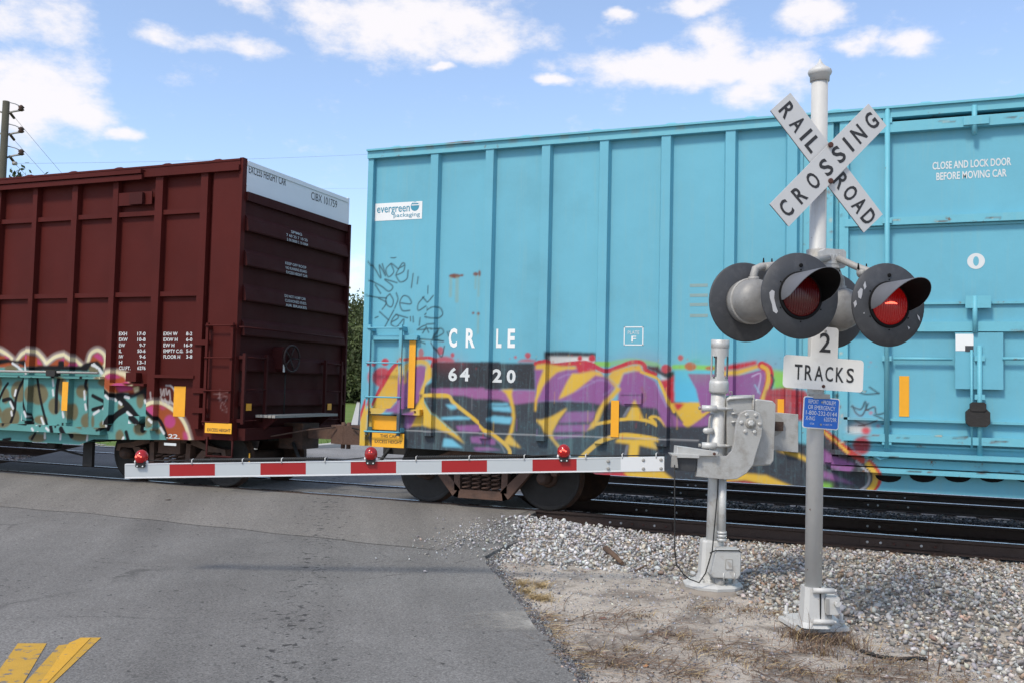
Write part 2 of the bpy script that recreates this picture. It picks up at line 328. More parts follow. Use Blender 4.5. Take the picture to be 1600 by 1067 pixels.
def raw_mesh(name, V, F, mat, tone=None, parent=None, kind=None, smooth=False):
    """V (n,3), F (m,k) arrays -> object, fast"""
    o0 = ORG.get(parent.name, np.zeros(3)) if parent else np.zeros(3)
    me = bpy.data.meshes.new(name); V = np.asarray(V)-o0; F = np.asarray(F); k = F.shape[1]
    me.vertices.add(len(V)); me.vertices.foreach_set('co', V.astype(np.float32).ravel())
    me.loops.add(F.size); me.loops.foreach_set('vertex_index', F.astype(np.int32).ravel())
    me.polygons.add(len(F)); me.polygons.foreach_set('loop_start', np.arange(0, F.size, k, dtype=np.int32))
    if smooth: me.polygons.foreach_set('use_smooth', np.ones(len(F), bool))
    me.update(calc_edges=True); me.validate()
    if tone is not None:
        a = me.attributes.new('Tone', 'FLOAT_COLOR', 'POINT'); a.data.foreach_set('color', np.c_[tone, np.ones(len(tone))].astype(np.float32).ravel())
    me.materials.append(MT[mat]); ob = bpy.data.objects.new(name, me); col.objects.link(ob)
    if parent: ob.parent = parent; ORG[ob.name] = o0
    if kind: ob['kind'] = kind
    return ob

_font_cache = {}
def glyphs(txt, bold=0.0, space=1.0):
    key = (txt, bold, space)
    if key not in _font_cache:
        cu = bpy.data.curves.new('lettering', 'FONT'); cu.body = txt; cu.resolution_u = 3; cu.offset = bold; cu.space_character = space
        ob = bpy.data.objects.new('lettering', cu); me = ob.to_mesh()
        V = np.array([v.co[:2] for v in me.vertices]); F = [tuple(p.vertices) for p in me.polygons]
        ob.to_mesh_clear(); bpy.data.objects.remove(ob); bpy.data.curves.remove(cu)
        lo = V.min(0); hi = V.max(0); _font_cache[key] = ((V-lo)/(hi-lo), F)
    return _font_cache[key]
def lettering(mb, txt, o, ax, az, w, h, bold=0.0, space=1.0):
    """txt stretched over a w x h field whose lower-left corner is o"""
    V, F = glyphs(txt, bold, space); o, ax, az = (np.asarray(a, float) for a in (o, ax, az))
    mb.add([o+ax*(u*w)+az*(v*h) for u, v in V], F); return mb

def worn_marking(name, color):
    """road paint worn through to the asphalt below; attribute Tone: r = towards the road edge, g = across the line"""
    m = bpy.data.materials.new(name); m.use_nodes = True; nt = m.node_tree; b = nt.nodes['Principled BSDF']; b.inputs['Base Color'].default_value = (*color, 1); b.inputs['Roughness'].default_value = .9
    t = N(nt, 'ShaderNodeTexCoord'); at = N(nt, 'ShaderNodeAttribute'); at.attribute_name = 'Tone'; sp = N(nt, 'ShaderNodeSeparateColor'); link(nt, at.outputs['Color'], sp.inputs[0])
    a = M(nt, 'ADD', M(nt, 'MULTIPLY', noise(nt, t.outputs['Object'], 6, 6, .7), 1.5), M(nt, 'MULTIPLY', noise(nt, t.outputs['Object'], 60, 3, .7), .9))
    a = M(nt, 'ADD', a, M(nt, 'MULTIPLY', sp.outputs[0], 1.0))
    e = M(nt, 'MULTIPLY', M(nt, 'SUBTRACT', .5, M(nt, 'ABSOLUTE', M(nt, 'SUBTRACT', sp.outputs[1], .5))), 5.0, clamp=True)
    f = M(nt, 'MULTIPLY', M(nt, 'MULTIPLY', M(nt, 'SUBTRACT', a, 1.62), 1.3, clamp=True), e)
    out = nt.nodes['Material Output']; tr = N(nt, 'ShaderNodeBsdfTransparent'); ms = N(nt, 'ShaderNodeMixShader'); link(nt, f, ms.inputs[0]); link(nt, tr.outputs[0], ms.inputs[1]); link(nt, b.outputs[0], ms.inputs[2]); link(nt, ms.outputs[0], out.inputs[0])
    return m
MT['worn_white'] = worn_marking('worn_white_marking', (.34, .325, .295))

# ------------------------------------------------------------------ paint on steel (graffiti, tags): colour per vertex in metres on the car side
class Painter:
    def __init__(s, X0, X1, Z0, Z1, Y, res=0.006):
        s.X0, s.Z0, s.res, s.Y = X0, Z0, res, Y
        s.nx = int((X1-X0)/res); s.nz = int((Z1-Z0)/res); s.a = np.zeros((s.nz, s.nx, 4)); s.org = (0, 0, 1.0)
    def zone(s, x0, y0, k): s.org = (x0, y0, k)
    def pts(s, pp):
        x0, y0, k = s.org
        q = np.array([onY(x0+x/k, y0+y/k, s.Y) for x, y in pp])
        return np.c_[(q[:, 0]-s.X0)/s.res, (q[:, 1]-s.Z0)/s.res]
    def comp(s, m, i0, j0, c, alpha):
        h, w = m.shape; A = s.a[j0:j0+h, i0:i0+w]; m = m*alpha; c = np.array(alb(c))
        oa = A[..., 3]; na = m+oa*(1-m)
        A[..., :3] = np.where(na[..., None] > 1e-6, (c*m[..., None]+A[..., :3]*(oa*(1-m))[..., None])/np.maximum(na, 1e-6)[..., None], 0)
        A[..., 3] = na
    def blur(s, m, r):
        for ax in (0, 1):
            for _ in range(2):
                k = 2*r+1; p = np.pad(m, [(r+1, r) if a == ax else (0, 0) for a in (0, 1)], mode='edge').cumsum(ax)
                m = (np.take(p, range(k, p.shape[ax]), ax)-np.take(p, range(0, p.shape[ax]-k), ax))/k
        return m
    def window(s, q, pad):
        i0 = max(0, int(q[:, 0].min()-pad)); i1 = min(s.nx, int(q[:, 0].max()+pad)+1); j0 = max(0, int(q[:, 1].min()-pad)); j1 = min(s.nz, int(q[:, 1].max()+pad)+1)
        return i0, i1, j0, j1
    def poly(s, pp, c, alpha=1.0, soft=2, smooth=False):
        q = s.pts(pp)
        if smooth:
            n = len(q); out = []
            for i in range(n):
                a, b, c_, d = q[i-1], q[i], q[(i+1) % n], q[(i+2) % n]
                for t in np.linspace(0, 1, 6, endpoint=False):
                    out.append(.5*((2*b)+(-a+c_)*t+(2*a-5*b+4*c_-d)*t*t+(-a+3*b-3*c_+d)*t**3))
            q = np.array(out)
        i0, i1, j0, j1 = s.window(q, 4+3*soft)
        if i1 <= i0 or j1 <= j0: return
        gx, gy = np.meshgrid(np.arange(i0, i1), np.arange(j0, j1)); ins = np.zeros(gx.shape, bool)
        for (xa, ya), (xb, yb) in zip(q, np.roll(q, -1, 0)):
            if ya == yb: continue
            cr = ((ya > gy) != (yb > gy)) & (gx < (xb-xa)*(gy-ya)/(yb-ya)+xa); ins ^= cr
        s.comp(s.blur(ins.astype(float), soft), i0, j0, c, alpha)
    def stroke(s, pp, w, c, alpha=1.0, soft=1, closed=False):
        q = s.pts(pp); r = 0.5*w/s.org[2]*s._mpp(pp)/s.res
        if len(q) > 2:                                        # a hand-drawn line runs through its points in curves
            e = np.vstack([2*q[0]-q[1], q, 2*q[-1]-q[-2]]); out = []
            for i in range(1, len(e)-2):
                a, b, c_, d = e[i-1], e[i], e[i+1], e[i+2]
                for t in np.linspace(0, 1, 6, endpoint=False): out.append(.5*((2*b)+(-a+c_)*t+(2*a-5*b+4*c_-d)*t*t+(-a+3*b-3*c_+d)*t**3))
            q = np.array(out+[q[-1]])
        i0, i1, j0, j1 = s.window(q, r+4+2*soft)
        if i1 <= i0 or j1 <= j0: return
        gx, gy = np.meshgrid(np.arange(i0, i1), np.arange(j0, j1)); d = np.full(gx.shape, 1e9)
        for (xa, ya), (xb, yb) in zip(q[:-1], q[1:]):
            L2 = max((xb-xa)**2+(yb-ya)**2, 1e-9); t = np.clip(((gx-xa)*(xb-xa)+(gy-ya)*(yb-ya))/L2, 0, 1)
            d = np.minimum(d, np.hypot(gx-xa-t*(xb-xa), gy-ya-t*(yb-ya)))
        s.comp(np.clip((r-d)/(1.0+soft)+0.5, 0, 1), i0, j0, c, alpha)
    def _mpp(s, pp):
        x0, y0, k = s.org; x, y = pp[0]; a = onY(x0+x/k, y0+y/k, s.Y); b = onY(x0+x/k, y0+y/k+10, s.Y)
        return abs(a[1]-b[1])/10
    def disc(s, x, y, rx, ry, c, alpha=1.0, soft=1, half=False):
        n = 28; th = np.linspace(0, 2*math.pi, n, endpoint=False)
        s.poly([(x+rx*math.cos(t), y+(min(0, ry*math.sin(t)) if half else ry*math.sin(t))) for t in th], c, alpha, soft)
    def sample(s, V):
        u = (V[:, 0]-s.X0)/s.res; v = (V[:, 2]-s.Z0)/s.res
        ok = (u >= 0) & (u < s.nx-1) & (v >= 0) & (v < s.nz-1) & (V[:, 1] < s.Y+0.3)
        i = np.clip(u, 0, s.nx-2).astype(int); j = np.clip(v, 0, s.nz-2).astype(int); fu = np.clip(u-i, 0, 1)[:, None]; fv = np.clip(v-j, 0, 1)[:, None]
        pm = np.concatenate([s.a[..., :3]*s.a[..., 3:], s.a[..., 3:]], -1) if not hasattr(s, 'pm') else s.pm
        s.pm = pm
        c = pm[j, i]*(1-fu)*(1-fv)+pm[j, i+1]*fu*(1-fv)+pm[j+1, i]*(1-fu)*fv+pm[j+1, i+1]*fu*fv
        c[:, :3] /= np.maximum(c[:, 3:], 1e-6); c[~ok] = 0
        return c

# ------------------------------------------------------------------ the ground
RY = [12.276, 13.786, 16.476, 17.986]          # rail centre lines of the two tracks
ROADDIR = np.array([-math.sin(R_(30.5)), math.cos(R_(30.5))])
def smooth(a, b, x): t = np.clip((x-a)/(b-a), 0, 1); return t*t*(3-2*t)
def wav(x, y): return 0.5*np.sin(1.7*x+0.8*y)+0.3*np.sin(3.1*y-1.3*x+1)+0.25*np.sin(6.3*x+4.1*y+2)+0.2*np.sin(9.7*y-7.9*x)
def gz(x, y):
    x = np.asarray(x, float); y = np.asarray(y, float)
    z = -0.225+0.045*smooth(7.4, 9.2, y)-0.03*smooth(10.6, 11.8, y)
    z = z-0.06*smooth(19, 23, y)
    z = z+np.maximum(-0.04-0.165+0.150*smooth(7.6, 12.3, y)-z, 0)*(1-smooth(-4.1, -2.6, x))*smooth(9.4, 10.4, y)*(1-smooth(11.7, 12.0, y))*smooth(-16.5, -15.5, x)   # ballast heaped against the crossing
    return z+0.012*wav(x*1.5, y*1.5)*smooth(-1, 3, y)*(1-smooth(20, 26, y))
def road_z(y): return -0.165+0.150*smooth(7.6, 12.3, np.asarray(y, float))
xs = np.r_[-1500, -700, -300, -150, -80, -50, np.arange(-36, 14.01, 0.25), 20, 35, 60, 120, 300, 700, 1500]
ys = np.r_[-1500, -700, -300, -120, -50, -20, -8, np.arange(-3, 30.01, 0.25), 34, 40, 50, 70, 100, 150, 300, 700, 1500]
GX, GY = np.meshgrid(xs, ys); n = len(xs)
idx = np.arange(len(ys)*n).reshape(len(ys), n)
F = np.stack([idx[:-1, :-1], idx[:-1, 1:], idx[1:, 1:], idx[1:, :-1]], -1).reshape(-1, 4)
def ground_material():
    m = bpy.data.materials.new('sandy_ground'); m.use_nodes = True; nt = m.node_tree; b = nt.nodes['Principled BSDF']
    t = N(nt, 'ShaderNodeTexCoord'); v = t.outputs['Object']
    def mixc(f, a, c):
        n_ = N(nt, 'ShaderNodeMix', data_type='RGBA')
        link(nt, f, n_.inputs[0]) if not isinstance(f, float) else setattr(n_.inputs[0], 'default_value', f)
        for s_, q in ((6, a), (7, c)):
            if isinstance(q, tuple): n_.inputs[s_].default_value = (*q, 1)
            else: link(nt, q, n_.inputs[s_])
        return n_.outputs[2]
    def rng_(val, a, c, lo=0.0, hi=1.0):
        r = N(nt, 'ShaderNodeMapRange'); link(nt, val, r.inputs[0]); r.inputs[1].default_value = a; r.inputs[2].default_value = c; r.inputs[3].default_value = lo; r.inputs[4].default_value = hi
        return r.outputs[0]
    sand = mixc(rng_(noise(nt, v, 1.3, 8, 0.65), 0.35, 0.65), (0.57, 0.505, 0.43), (0.43, 0.375, 0.32))
    dirt = mixc(rng_(noise(nt, v, 2.1, 8, 0.7, 0.4), 0.47, 0.60), sand, (0.23, 0.195, 0.165))
    dirt = mixc(rng_(noise(nt, v, 60, 4, 0.7), 0.50, 0.70), dirt, (0.20, 0.18, 0.165))
    dirt = mixc(rng_(noise(nt, v, 95, 3, 0.7), 0.62, 0.72), dirt, (0.55, 0.52, 0.47))
    grass = mixc(rng_(noise(nt, v, 1.2, 8, 0.7), 0.4, 0.65), (0.10, 0.17, 0.035), (0.15, 0.19, 0.055))
    sp = N(nt, 'ShaderNodeSeparateXYZ'); link(nt, v, sp.inputs[0])
    yy = M(nt, 'ADD', sp.outputs[1], M(nt, 'MULTIPLY', noise(nt, v, 0.7, 5), 3.0))
    c = mixc(rng_(yy, 21.6, 23.0), dirt, grass)
    link(nt, c, b.inputs['Base Color']); b.inputs['Roughness'].default_value = 0.95; b.inputs['Specular IOR Level'].default_value = 0.2
    bn = N(nt, 'ShaderNodeBump'); bn.inputs['Strength'].default_value = 0.8; bn.inputs['Distance'].default_value = 0.02
    link(nt, noise(nt, v, 45, 7, 0.7), bn.inputs['Height']); link(nt, bn.outputs[0], b.inputs['Normal'])
    return m
MT['ground'] = ground_material()
def asphalt_material(name, c0, c1, crack=True, oil=None):
    m = bpy.data.materials.new(name); m.use_nodes = True; nt = m.node_tree; b = nt.nodes['Principled BSDF']
    t = N(nt, 'ShaderNodeTexCoord'); v = t.outputs['Object']
    def mixc(f, a, c, mode='MIX'):
        n_ = N(nt, 'ShaderNodeMix', data_type='RGBA', blend_type=mode)
        for s_, q in ((0, f), (6, a), (7, c)):
            if isinstance(q, tuple): n_.inputs[s_].default_value = (*q, 1)
            elif isinstance(q, float): n_.inputs[s_].default_value = q
            else: link(nt, q, n_.inputs[s_])
        return n_.outputs[2]
    def rng_(val, a, c, lo=0.0, hi=1.0):
        r = N(nt, 'ShaderNodeMapRange'); link(nt, val, r.inputs[0]); r.inputs[1].default_value = a; r.inputs[2].default_value = c; r.inputs[3].default_value = lo; r.inputs[4].default_value = hi
        return r.outputs[0]
    c = mixc(rng_(noise(nt, v, 0.45, 7, 0.6), 0.35, 0.65), c0, c1)
    ag = N(nt, 'ShaderNodeTexVoronoi'); ag.inputs['Scale'].default_value = 95; link(nt, v, ag.inputs['Vector'])
    c = mixc(1.0, c, rng_(ag.outputs['Color'], 0.0, 1.0, 0.62, 1.40), 'MULTIPLY')
    c = mixc(1.0, c, rng_(noise(nt, v, 48, 5, 0.8), 0.3, 0.7, 0.66, 1.34), 'MULTIPLY')
    c = mixc(rng_(noise(nt, v, 120, 2, 0.6), 0.66, 0.74), c, (0.42, 0.41, 0.40))
    # streaks along the wheel paths
    mp = N(nt, 'ShaderNodeMapping'); link(nt, v, mp.inputs[0]); mp.inputs['Rotation'].default_value = (0, 0, R_(-30.5)); 
    sp = N(nt, 'ShaderNodeSeparateXYZ'); link(nt, mp.outputs[0], sp.inputs[0])
    mp2 = N(nt, 'ShaderNodeMapping'); link(nt, mp.outputs[0], mp2.inputs[0]); mp2.inputs['Scale'].default_value = (1.6, 0.12, 1)
    c = mixc(1.0, c, rng_(noise(nt, mp2.outputs[0], 1.0, 5, 0.6), 0.3, 0.7, 0.85, 1.12), 'MULTIPLY')
    if oil:
        # dark tar and oil spots, thickest along the middle of the lane
        band = M(nt, 'SUBTRACT', 1.0, M(nt, 'ABSOLUTE', M(nt, 'DIVIDE', M(nt, 'SUBTRACT', sp.outputs[0], oil), 0.42)), clamp=True)
        spot = noise(nt, v, 13, 3, 0.55, 0.3)
        thr = M(nt, 'SUBTRACT', 0.665, M(nt, 'MULTIPLY', band, 0.095))
        c = mixc(M(nt, 'MULTIPLY', M(nt, 'SUBTRACT', spot, thr, clamp=True), 22.0, clamp=True), c, (0.055, 0.053, 0.052))
    if crack:
        w = noise(nt, v, 1.6, 6, 0.65, 0, 'Color')
        wv = N(nt, 'ShaderNodeVectorMath', operation='MULTIPLY_ADD'); link(nt, w, wv.inputs[0]); wv.inputs[1].default_value = (0.9, 0.9, 0); link(nt, v, wv.inputs[2])
        vo = N(nt, 'ShaderNodeTexVoronoi', feature='DISTANCE_TO_EDGE'); vo.inputs['Scale'].default_value = 0.42; link(nt, wv.outputs[0], vo.inputs['Vector'])
        c = mixc(M(nt, 'MULTIPLY', rng_(vo.outputs['Distance'], 0.0, 0.007, 0.65, 0.0), rng_(noise(nt, v, 0.8, 3), 0.42, 0.55)), c, (0.06, 0.058, 0.056))
    link(nt, c, b.inputs['Base Color']); b.inputs['Roughness'].default_value = 0.85; b.inputs['Specular IOR Level'].default_value = 0.3
    bn = N(nt, 'ShaderNodeBump'); bn.inputs['Strength'].default_value = 0.55; bn.inputs['Distance'].default_value = 0.008
    link(nt, noise(nt, v, 110, 4, 0.7), bn.inputs['Height']); link(nt, bn.outputs[0], b.inputs['Normal'])
    return m
_nrm = np.array([math.cos(R_(30.5)), math.sin(R_(30.5))])
oilp = onZ(478, 930, -0.16); OILN = oilp[0]*_nrm[0]+oilp[1]*_nrm[1]
MT['asphalt'] = asphalt_material('worn_asphalt', (0.140, 0.135, 0.129), (0.192, 0.186, 0.178), oil=float(OILN))
MT['apron'] = asphalt_material('crossing_apron_asphalt', (0.195, 0.183, 0.168), (0.172, 0.163, 0.152), crack=False, oil=float(OILN))
MT['far_asphalt'] = asphalt_material('far_asphalt', (0.20, 0.195, 0.19), (0.24, 0.235, 0.23), crack=False)
g = raw_mesh('ground', np.c_[GX.ravel(), GY.ravel(), gz(GX, GY).ravel()], F, 'ground', kind='structure', smooth=True)

# road: one sheet up to the near rail
edge = [(-30, 20.0), (-6, 5.4), (2, 0.52), (5.61, -1.68), (6.6, -2.26), (7.81, -2.99), (8.96, -3.72), (9.2, -3.86), (10.17, -3.80), (11.4, -4.25), (12.20, -4.32)]
eY = np.array([e[0] for e in edge]); eX = np.array([e[1] for e in edge])
def strip(name, Y, xl, xr, zf, mat, parent=None, ncol=30):
    V = []; Fs = []
    for y, a, b_ in zip(Y, xl, xr):
        for k in range(ncol+1):
            x = a+(b_-a)*k/ncol; V.append((x, y, float(zf(y))))
    m = ncol+1
    Fs = [(j*m+k, j*m+k+1, (j+1)*m+k+1, (j+1)*m+k) for j in range(len(Y)-1) for k in range(ncol)]
    return raw_mesh(name, np.array(V), np.array(Fs), mat, kind='structure', smooth=True)
Yst = np.r_[-30, -12, -6, np.arange(0, 12.2, 0.05), 12.20]
xr = np.interp(Yst, eY, eX)+0.014*np.sin(Yst*7)+0.008*np.sin(Yst*23+1)+0.007*rng.standard_normal(len(Yst))
road = strip('road', Yst, np.interp(Yst, [-30, 12.2], [6, -17.5]), xr, road_z, 'asphalt')
# thickness of the broken asphalt edge
mb = MB()
for i in range(len(Yst)-1):
    a, b_ = (xr[i], Yst[i]), (xr[i+1], Yst[i+1])
    mb.add([(a[0], a[1], float(road_z(a[1]))), (b_[0], b_[1], float(road_z(b_[1]))), (b_[0]+.03, b_[1], -0.29), (a[0]+.03, a[1], -0.29)], [(3, 2, 1, 0)])
mb.build('road_edge', 'asphalt', road)
# newer asphalt laid against the track
Yp = np.arange(9.6, 12.19, 0.1)
pl = [onZ(149, 799, -0.08), onZ(700, 861, -0.12)]
def apron_edge(x): return np.interp(x, [pl[0][0]-4, pl[0][0], pl[1][0], pl[1][0]+1.5], [pl[0][1]-0.2, pl[0][1], pl[1][1], pl[1][1]-.05])
V = []; Fs = []; xa = np.linspace(-17, -4.42, 80); nt_ = 14
for x in xa:
    y0 = apron_edge(x)+0.02*math.sin(x*5)
    xe = np.interp(12.15, eY, eX)
    for k in range(nt_+1):
        y = y0+(12.17-y0)*k/nt_; V.append((min(x, float(np.interp(y, eY, eX))-0.06), y, float(road_z(y))+0.005))
m = nt_+1
Fs = [(i*m+k, (i+1)*m+k, (i+1)*m+k+1, i*m+k+1) for i in range(len(xa)-1) for k in range(nt_)]
raw_mesh('asphalt_apron', np.array(V), np.array(Fs), 'apron', kind='structure', smooth=True)
# crossing surface between and beyond the rails
def crossing(name, ya, yb, z, mat='apron'):
    sh = ROADDIR[0]/ROADDIR[1]; V = []
    for y in (ya, yb):
        dx = (y-12.2)*sh
        V += [(-15.2+dx, y, z), (-4.30+dx, y, z)]
    mbb = MB().prism([V[0], V[1], V[3], V[2]], (0, 0, -0.2)); o = mbb.build(name, mat, kind='structure'); return o
crossing('crossing_panel', RY[0]+.115, RY[1]-.115, -0.012, 'asphalt')
crossing('crossing_panel', RY[1]+.05, RY[2]-.05, -0.02, 'asphalt')
crossing('crossing_panel', RY[2]+.115, RY[3]-.115, -0.012, 'asphalt')
sh = ROADDIR[0]/ROADDIR[1]; mb = MB()
Yf = [18.05, 19.5, 21, 24, 30, 45, 70, 110, 170]
farL = np.interp(Yf, [18, 21, 25], [-15.2, -9.6, -7.3]); farR = np.interp(Yf, [18, 22, 30], [-4.3, -2.0, 2.2])      # the road bends beyond the tracks
V = []
for y, l_, r_ in zip(Yf, farL, farR):
    dx = (y-12.2)*sh; z = -0.02-0.17*float(smooth(18, 24, y)); V += [(l_+dx, y, z), (r_+dx, y, z)]
mb.add(V, [(2*i, 2*i+1, 2*i+3, 2*i+2) for i in range(len(Yf)-1)]); mb.build('far_road', 'far_asphalt', kind='structure')
for s_, xo in ((1, farL), (-1, farR)):
    mb = MB()
    for i in range(1, len(Yf)-1):
        a = Yf[i]; b_ = Yf[i+1]; xa_, xb_ = xo[i]+(a-12.2)*sh, xo[i+1]+(b_-12.2)*sh; w = -0.35*s_
        mb.prism([(xa_, a, -.32), (xa_+w, a, -.32), (xa_+w, a, -.07), (xa_, a, -.07)], (xb_-xa_, b_-a, 0))
    mb.build('kerb', 'kerb', kind='structure')
# painted markings
def mark(name, quad, mat, dz=0.004):
    V = []
    for px, py in quad:
        x, y = onZ(px, py, -0.16); V.append((x, y, float(road_z(y))+dz))
    mb = MB().add(V, [tuple(range(len(V)))]); o = mb.build(name, mat, kind='structure'); return o
mark('yellow_line', [(-45, 1067+40), (28, 1004), (73, 1004), (12, 1067+40)], 'yellow_line')
mark('yellow_line', [(20, 1067+45), (38, 1067), (92, 1007), (118, 1004), (125, 995), (158, 995), (82, 1067), (45, 1067+45)], 'yellow_line')
mark('yellow_line', [(30, 1112), (108, 1004), (127, 996), (142, 996), (66, 1075), (40, 1112)], 'yellow_bright', 0.0075)
V = []; tn = []; nu, nv = 24, 8
for j in range(nv+1):
    for i in range(nu+1):
        u, v = i/nu, j/nv; px = (640+(818-640)*u)*(1-v)+(655+(840-655)*u)*v; py = (952-1*u)*(1-v)+(987-1*u)*v
        x, y = onZ(px, py, -.16); V.append((x, y, float(road_z(y))+.005)); tn.append((u, v, 0))
raw_mesh('stop_line', np.array(V), np.array([(j*(nu+1)+i, j*(nu+1)+i+1, (j+1)*(nu+1)+i+1, (j+1)*(nu+1)+i) for j in range(nv) for i in range(nu)]), 'worn_white', np.array(tn), kind='structure')
0 and mark('stop_line', [(700, 858), (760, 851), (806, 849), (800, 860), (740, 864)], 'white_line', 0.014)

# ------------------------------------------------------------------ tracks
def track(ya, yb, label, bare):
    T = thing('railway_track', (0, (ya+yb)/2, -0.2), label, 'railway track')
    for yc in (ya, yb):
        prof = [(-.070, -.180), (.070, -.180), (.070, -.168), (.012, -.150), (.009, -.048), (.036, -.036), (.036, -.006), (.026, 0.0), (-.026, 0.0), (-.036, -.006), (-.036, -.036), (-.009, -.048), (-.012, -.150), (-.070, -.168)]
        mb = MB().prism([(-90, yc+a, z) for a, z in prof], (180, 0, 0)); r = mb.build('rail', 'rail_web', T)
        MB().prism([(-90, yc+a, z) for a, z in ((-.030, -.0015), (.030, -.0015), (.024, .002), (-.024, .002))], (180, 0, 0)).build('running_surface', 'rail_head', r)
    proto = MB().box(-.11, .11, -.5*2.6, .5*2.6, -.36, -.188); me = None
    pl_ = MB().box(-.09, .09, -.19, .19, -.188, -.181)
    for sp_ in ((-.06, -.1), (.06, -.1), (-.06, .1), (.06, .1)): pl_.box(sp_[0]-.012, sp_[0]+.012, sp_[1]-.02, sp_[1]+.012, -.181, -.162)
    to = None; po = None; ctr = (ya+yb)/2
    for x in np.arange(bare[0], bare[1], 0.52):
        j = random.uniform(-.06, .06)
        if to is None:
            V0 = MB(); V0.v = [(a+x, b_+ctr, c_) for a, b_, c_ in proto.v]; V0.f = proto.f; V0.sm = proto.sm; to = V0.build('tie', 'tie', T); tx = x
            pls = []
            for yc in (ya, yb):
                V1 = MB(); V1.v = [(a+x, b_+yc, c_) for a, b_, c_ in pl_.v]; V1.f = pl_.f; V1.sm = pl_.sm; pls.append(V1.build('tie_plate', 'rust_dark', to))
            continue
        c_ = to.copy(); col.objects.link(c_); c_.parent = T; c_.location = (x-tx, j, random.uniform(-.008, .004))
        for q in pls: d = q.copy(); col.objects.link(d); d.parent = c_; d.location = (0, -j, -c_.location.z)
    # joint bars and bolts on the near rail face
    for xj in (-2.9, 0.35, 3.6):
        for yc in (ya, yb):
            jb = MB().box(xj-.46, xj+.46, yc-.034, yc-.008, -.145, -.055).build('joint_bar', 'rail_web', T)
            for k in range(6):
                MB().lathe((xj-.38+.152*k, yc-.034, -.1), (0, -1, 0), [(0, .017), (.012, .017), (.014, .012)], 8).build('bolt', 'bolt_bright' if k in (0, 1, 4) else 'rust_bolt', jb)
    return T
track(RY[0], RY[1], 'rusty near railway track running beneath the freight train', (-3.9, 9))
track(RY[2], RY[3], 'empty second railway track beyond the freight train', (-3.5, 9))
for o in [o for o in bpy.data.objects if o.name.startswith('tie') and o.type == 'MESH' and o.parent and o.parent.name.startswith('railway_track')]: pass

# ------------------------------------------------------------------ ballast, gravel, dry grass
def stone_shapes(k, flat=0.75):
    out = []
    for _ in range(k):
        bm = __import__('bmesh').new(); __import__('bmesh').ops.create_icosphere(bm, subdivisions=1, radius=1)
        V = np.array([v.co[:] for v in bm.verts]); Fc = np.array([[v.index for v in f.verts] for f in bm.faces]); bm.free()
        V *= (0.8+0.4*rng.random((len(V), 1)))
        for _ in range(6):                                   # cleaved faces
            nn = rng.standard_normal(3); nn /= np.linalg.norm(nn); d = V@nn; ex = np.maximum(d-rng.uniform(.25, .6), 0); V -= ex[:, None]*nn
        V *= np.array([1.0, 0.6+0.35*rng.random(), flat*(0.6+0.4*rng.random())]); out.append((V, Fc))
    return out
def scatter(name, X, Y, Z, size, tones, mat='stone', shapes=None, parent=None, kind='stuff', label=None, cat=None, tilt=0.6):
    k = len(shapes); which = rng.integers(0, k, len(X)); VV = []; FF = []; TT = []; off = 0
    for s_ in range(k):
        ii = np.where(which == s_)[0]
        if not len(ii): continue
        V, Fc = shapes[s_]; th = rng.random(len(ii))*6.283; ta = rng.normal(0, tilt, len(ii)); tb = rng.normal(0, tilt, len(ii))
        cz, sz, ca, sa, cb, sb = np.cos(th), np.sin(th), np.cos(ta), np.sin(ta), np.cos(tb), np.sin(tb); o_ = np.zeros_like(cz); i_ = np.ones_like(cz)
        Rz = np.stack([np.stack([cz, -sz, o_], -1), np.stack([sz, cz, o_], -1), np.stack([o_, o_, i_], -1)], -2)
        Rx = np.stack([np.stack([i_, o_, o_], -1), np.stack([o_, ca, -sa], -1), np.stack([o_, sa, ca], -1)], -2)
        Ry = np.stack([np.stack([cb, o_, sb], -1), np.stack([o_, i_, o_], -1), np.stack([-sb, o_, cb], -1)], -2)
        W_ = np.einsum('nij,vj->nvi', Rx@Ry@Rz, V)*size[ii][:, None, None]+np.stack([X[ii], Y[ii], Z[ii]], -1)[:, None, :]
        VV.append(W_.reshape(-1, 3)); nv = len(V); FF.append((Fc[None]+off+np.arange(len(ii))[:, None, None]*nv).reshape(-1, 3)); off += nv*len(ii)
        TT.append(np.repeat(tones[ii], nv, 0))
    o = raw_mesh(name, np.concatenate(VV), np.concatenate(FF), mat, np.concatenate(TT), kind=kind)
    if label: o['label'] = label; o['category'] = cat
    return o
PAL = np.array([(0.36, 0.36, 0.37), (0.42, 0.42, 0.42), (0.27, 0.27, 0.285), (0.21, 0.21, 0.22), (0.36, 0.32, 0.27), (0.33, 0.25, 0.20), (0.45, 0.43, 0.40), (0.15, 0.15, 0.16), (0.30, 0.29, 0.28)])
def tones(nr, w):
    w = np.array(w, float); w /= w.sum(); c = 1.12*PAL[rng.choice(len(PAL), nr, p=w)]
    return np.clip(c*(0.60+0.75*rng.random((nr, 1)))*(0.95+0.10*rng.random((nr, 3))), 0.02, 0.66)
SH = stone_shapes(14)
bpx = [(742, 862), (790, 882), (850, 885), (940, 892), (1060, 908), (1150, 935), (1225, 960), (1290, 968), (1340, 985), (1400, 1003), (1480, 1035), (1600, 1062), (1760, 1100)]
bw = np.array([onZ(a, b_, -0.2) for a, b_ in bpx]); bw = np.vstack([[-4.6, bw[0, 1]+.2], bw, [7, 4.6]])
def toe(x): return np.interp(x, bw[:, 0], bw[:, 1]) if np.all(np.diff(bw[:, 0]) > 0) else np.interp(x, np.maximum.accumulate(bw[:, 0]+np.arange(len(bw))*1e-6), bw[:, 1])
def ballast_height(x, y):
    d = y-toe(x); h = 0.035*smooth(0, .5, d)+0.03*smooth(.4, 2.0, d); return gz(x, y)+h
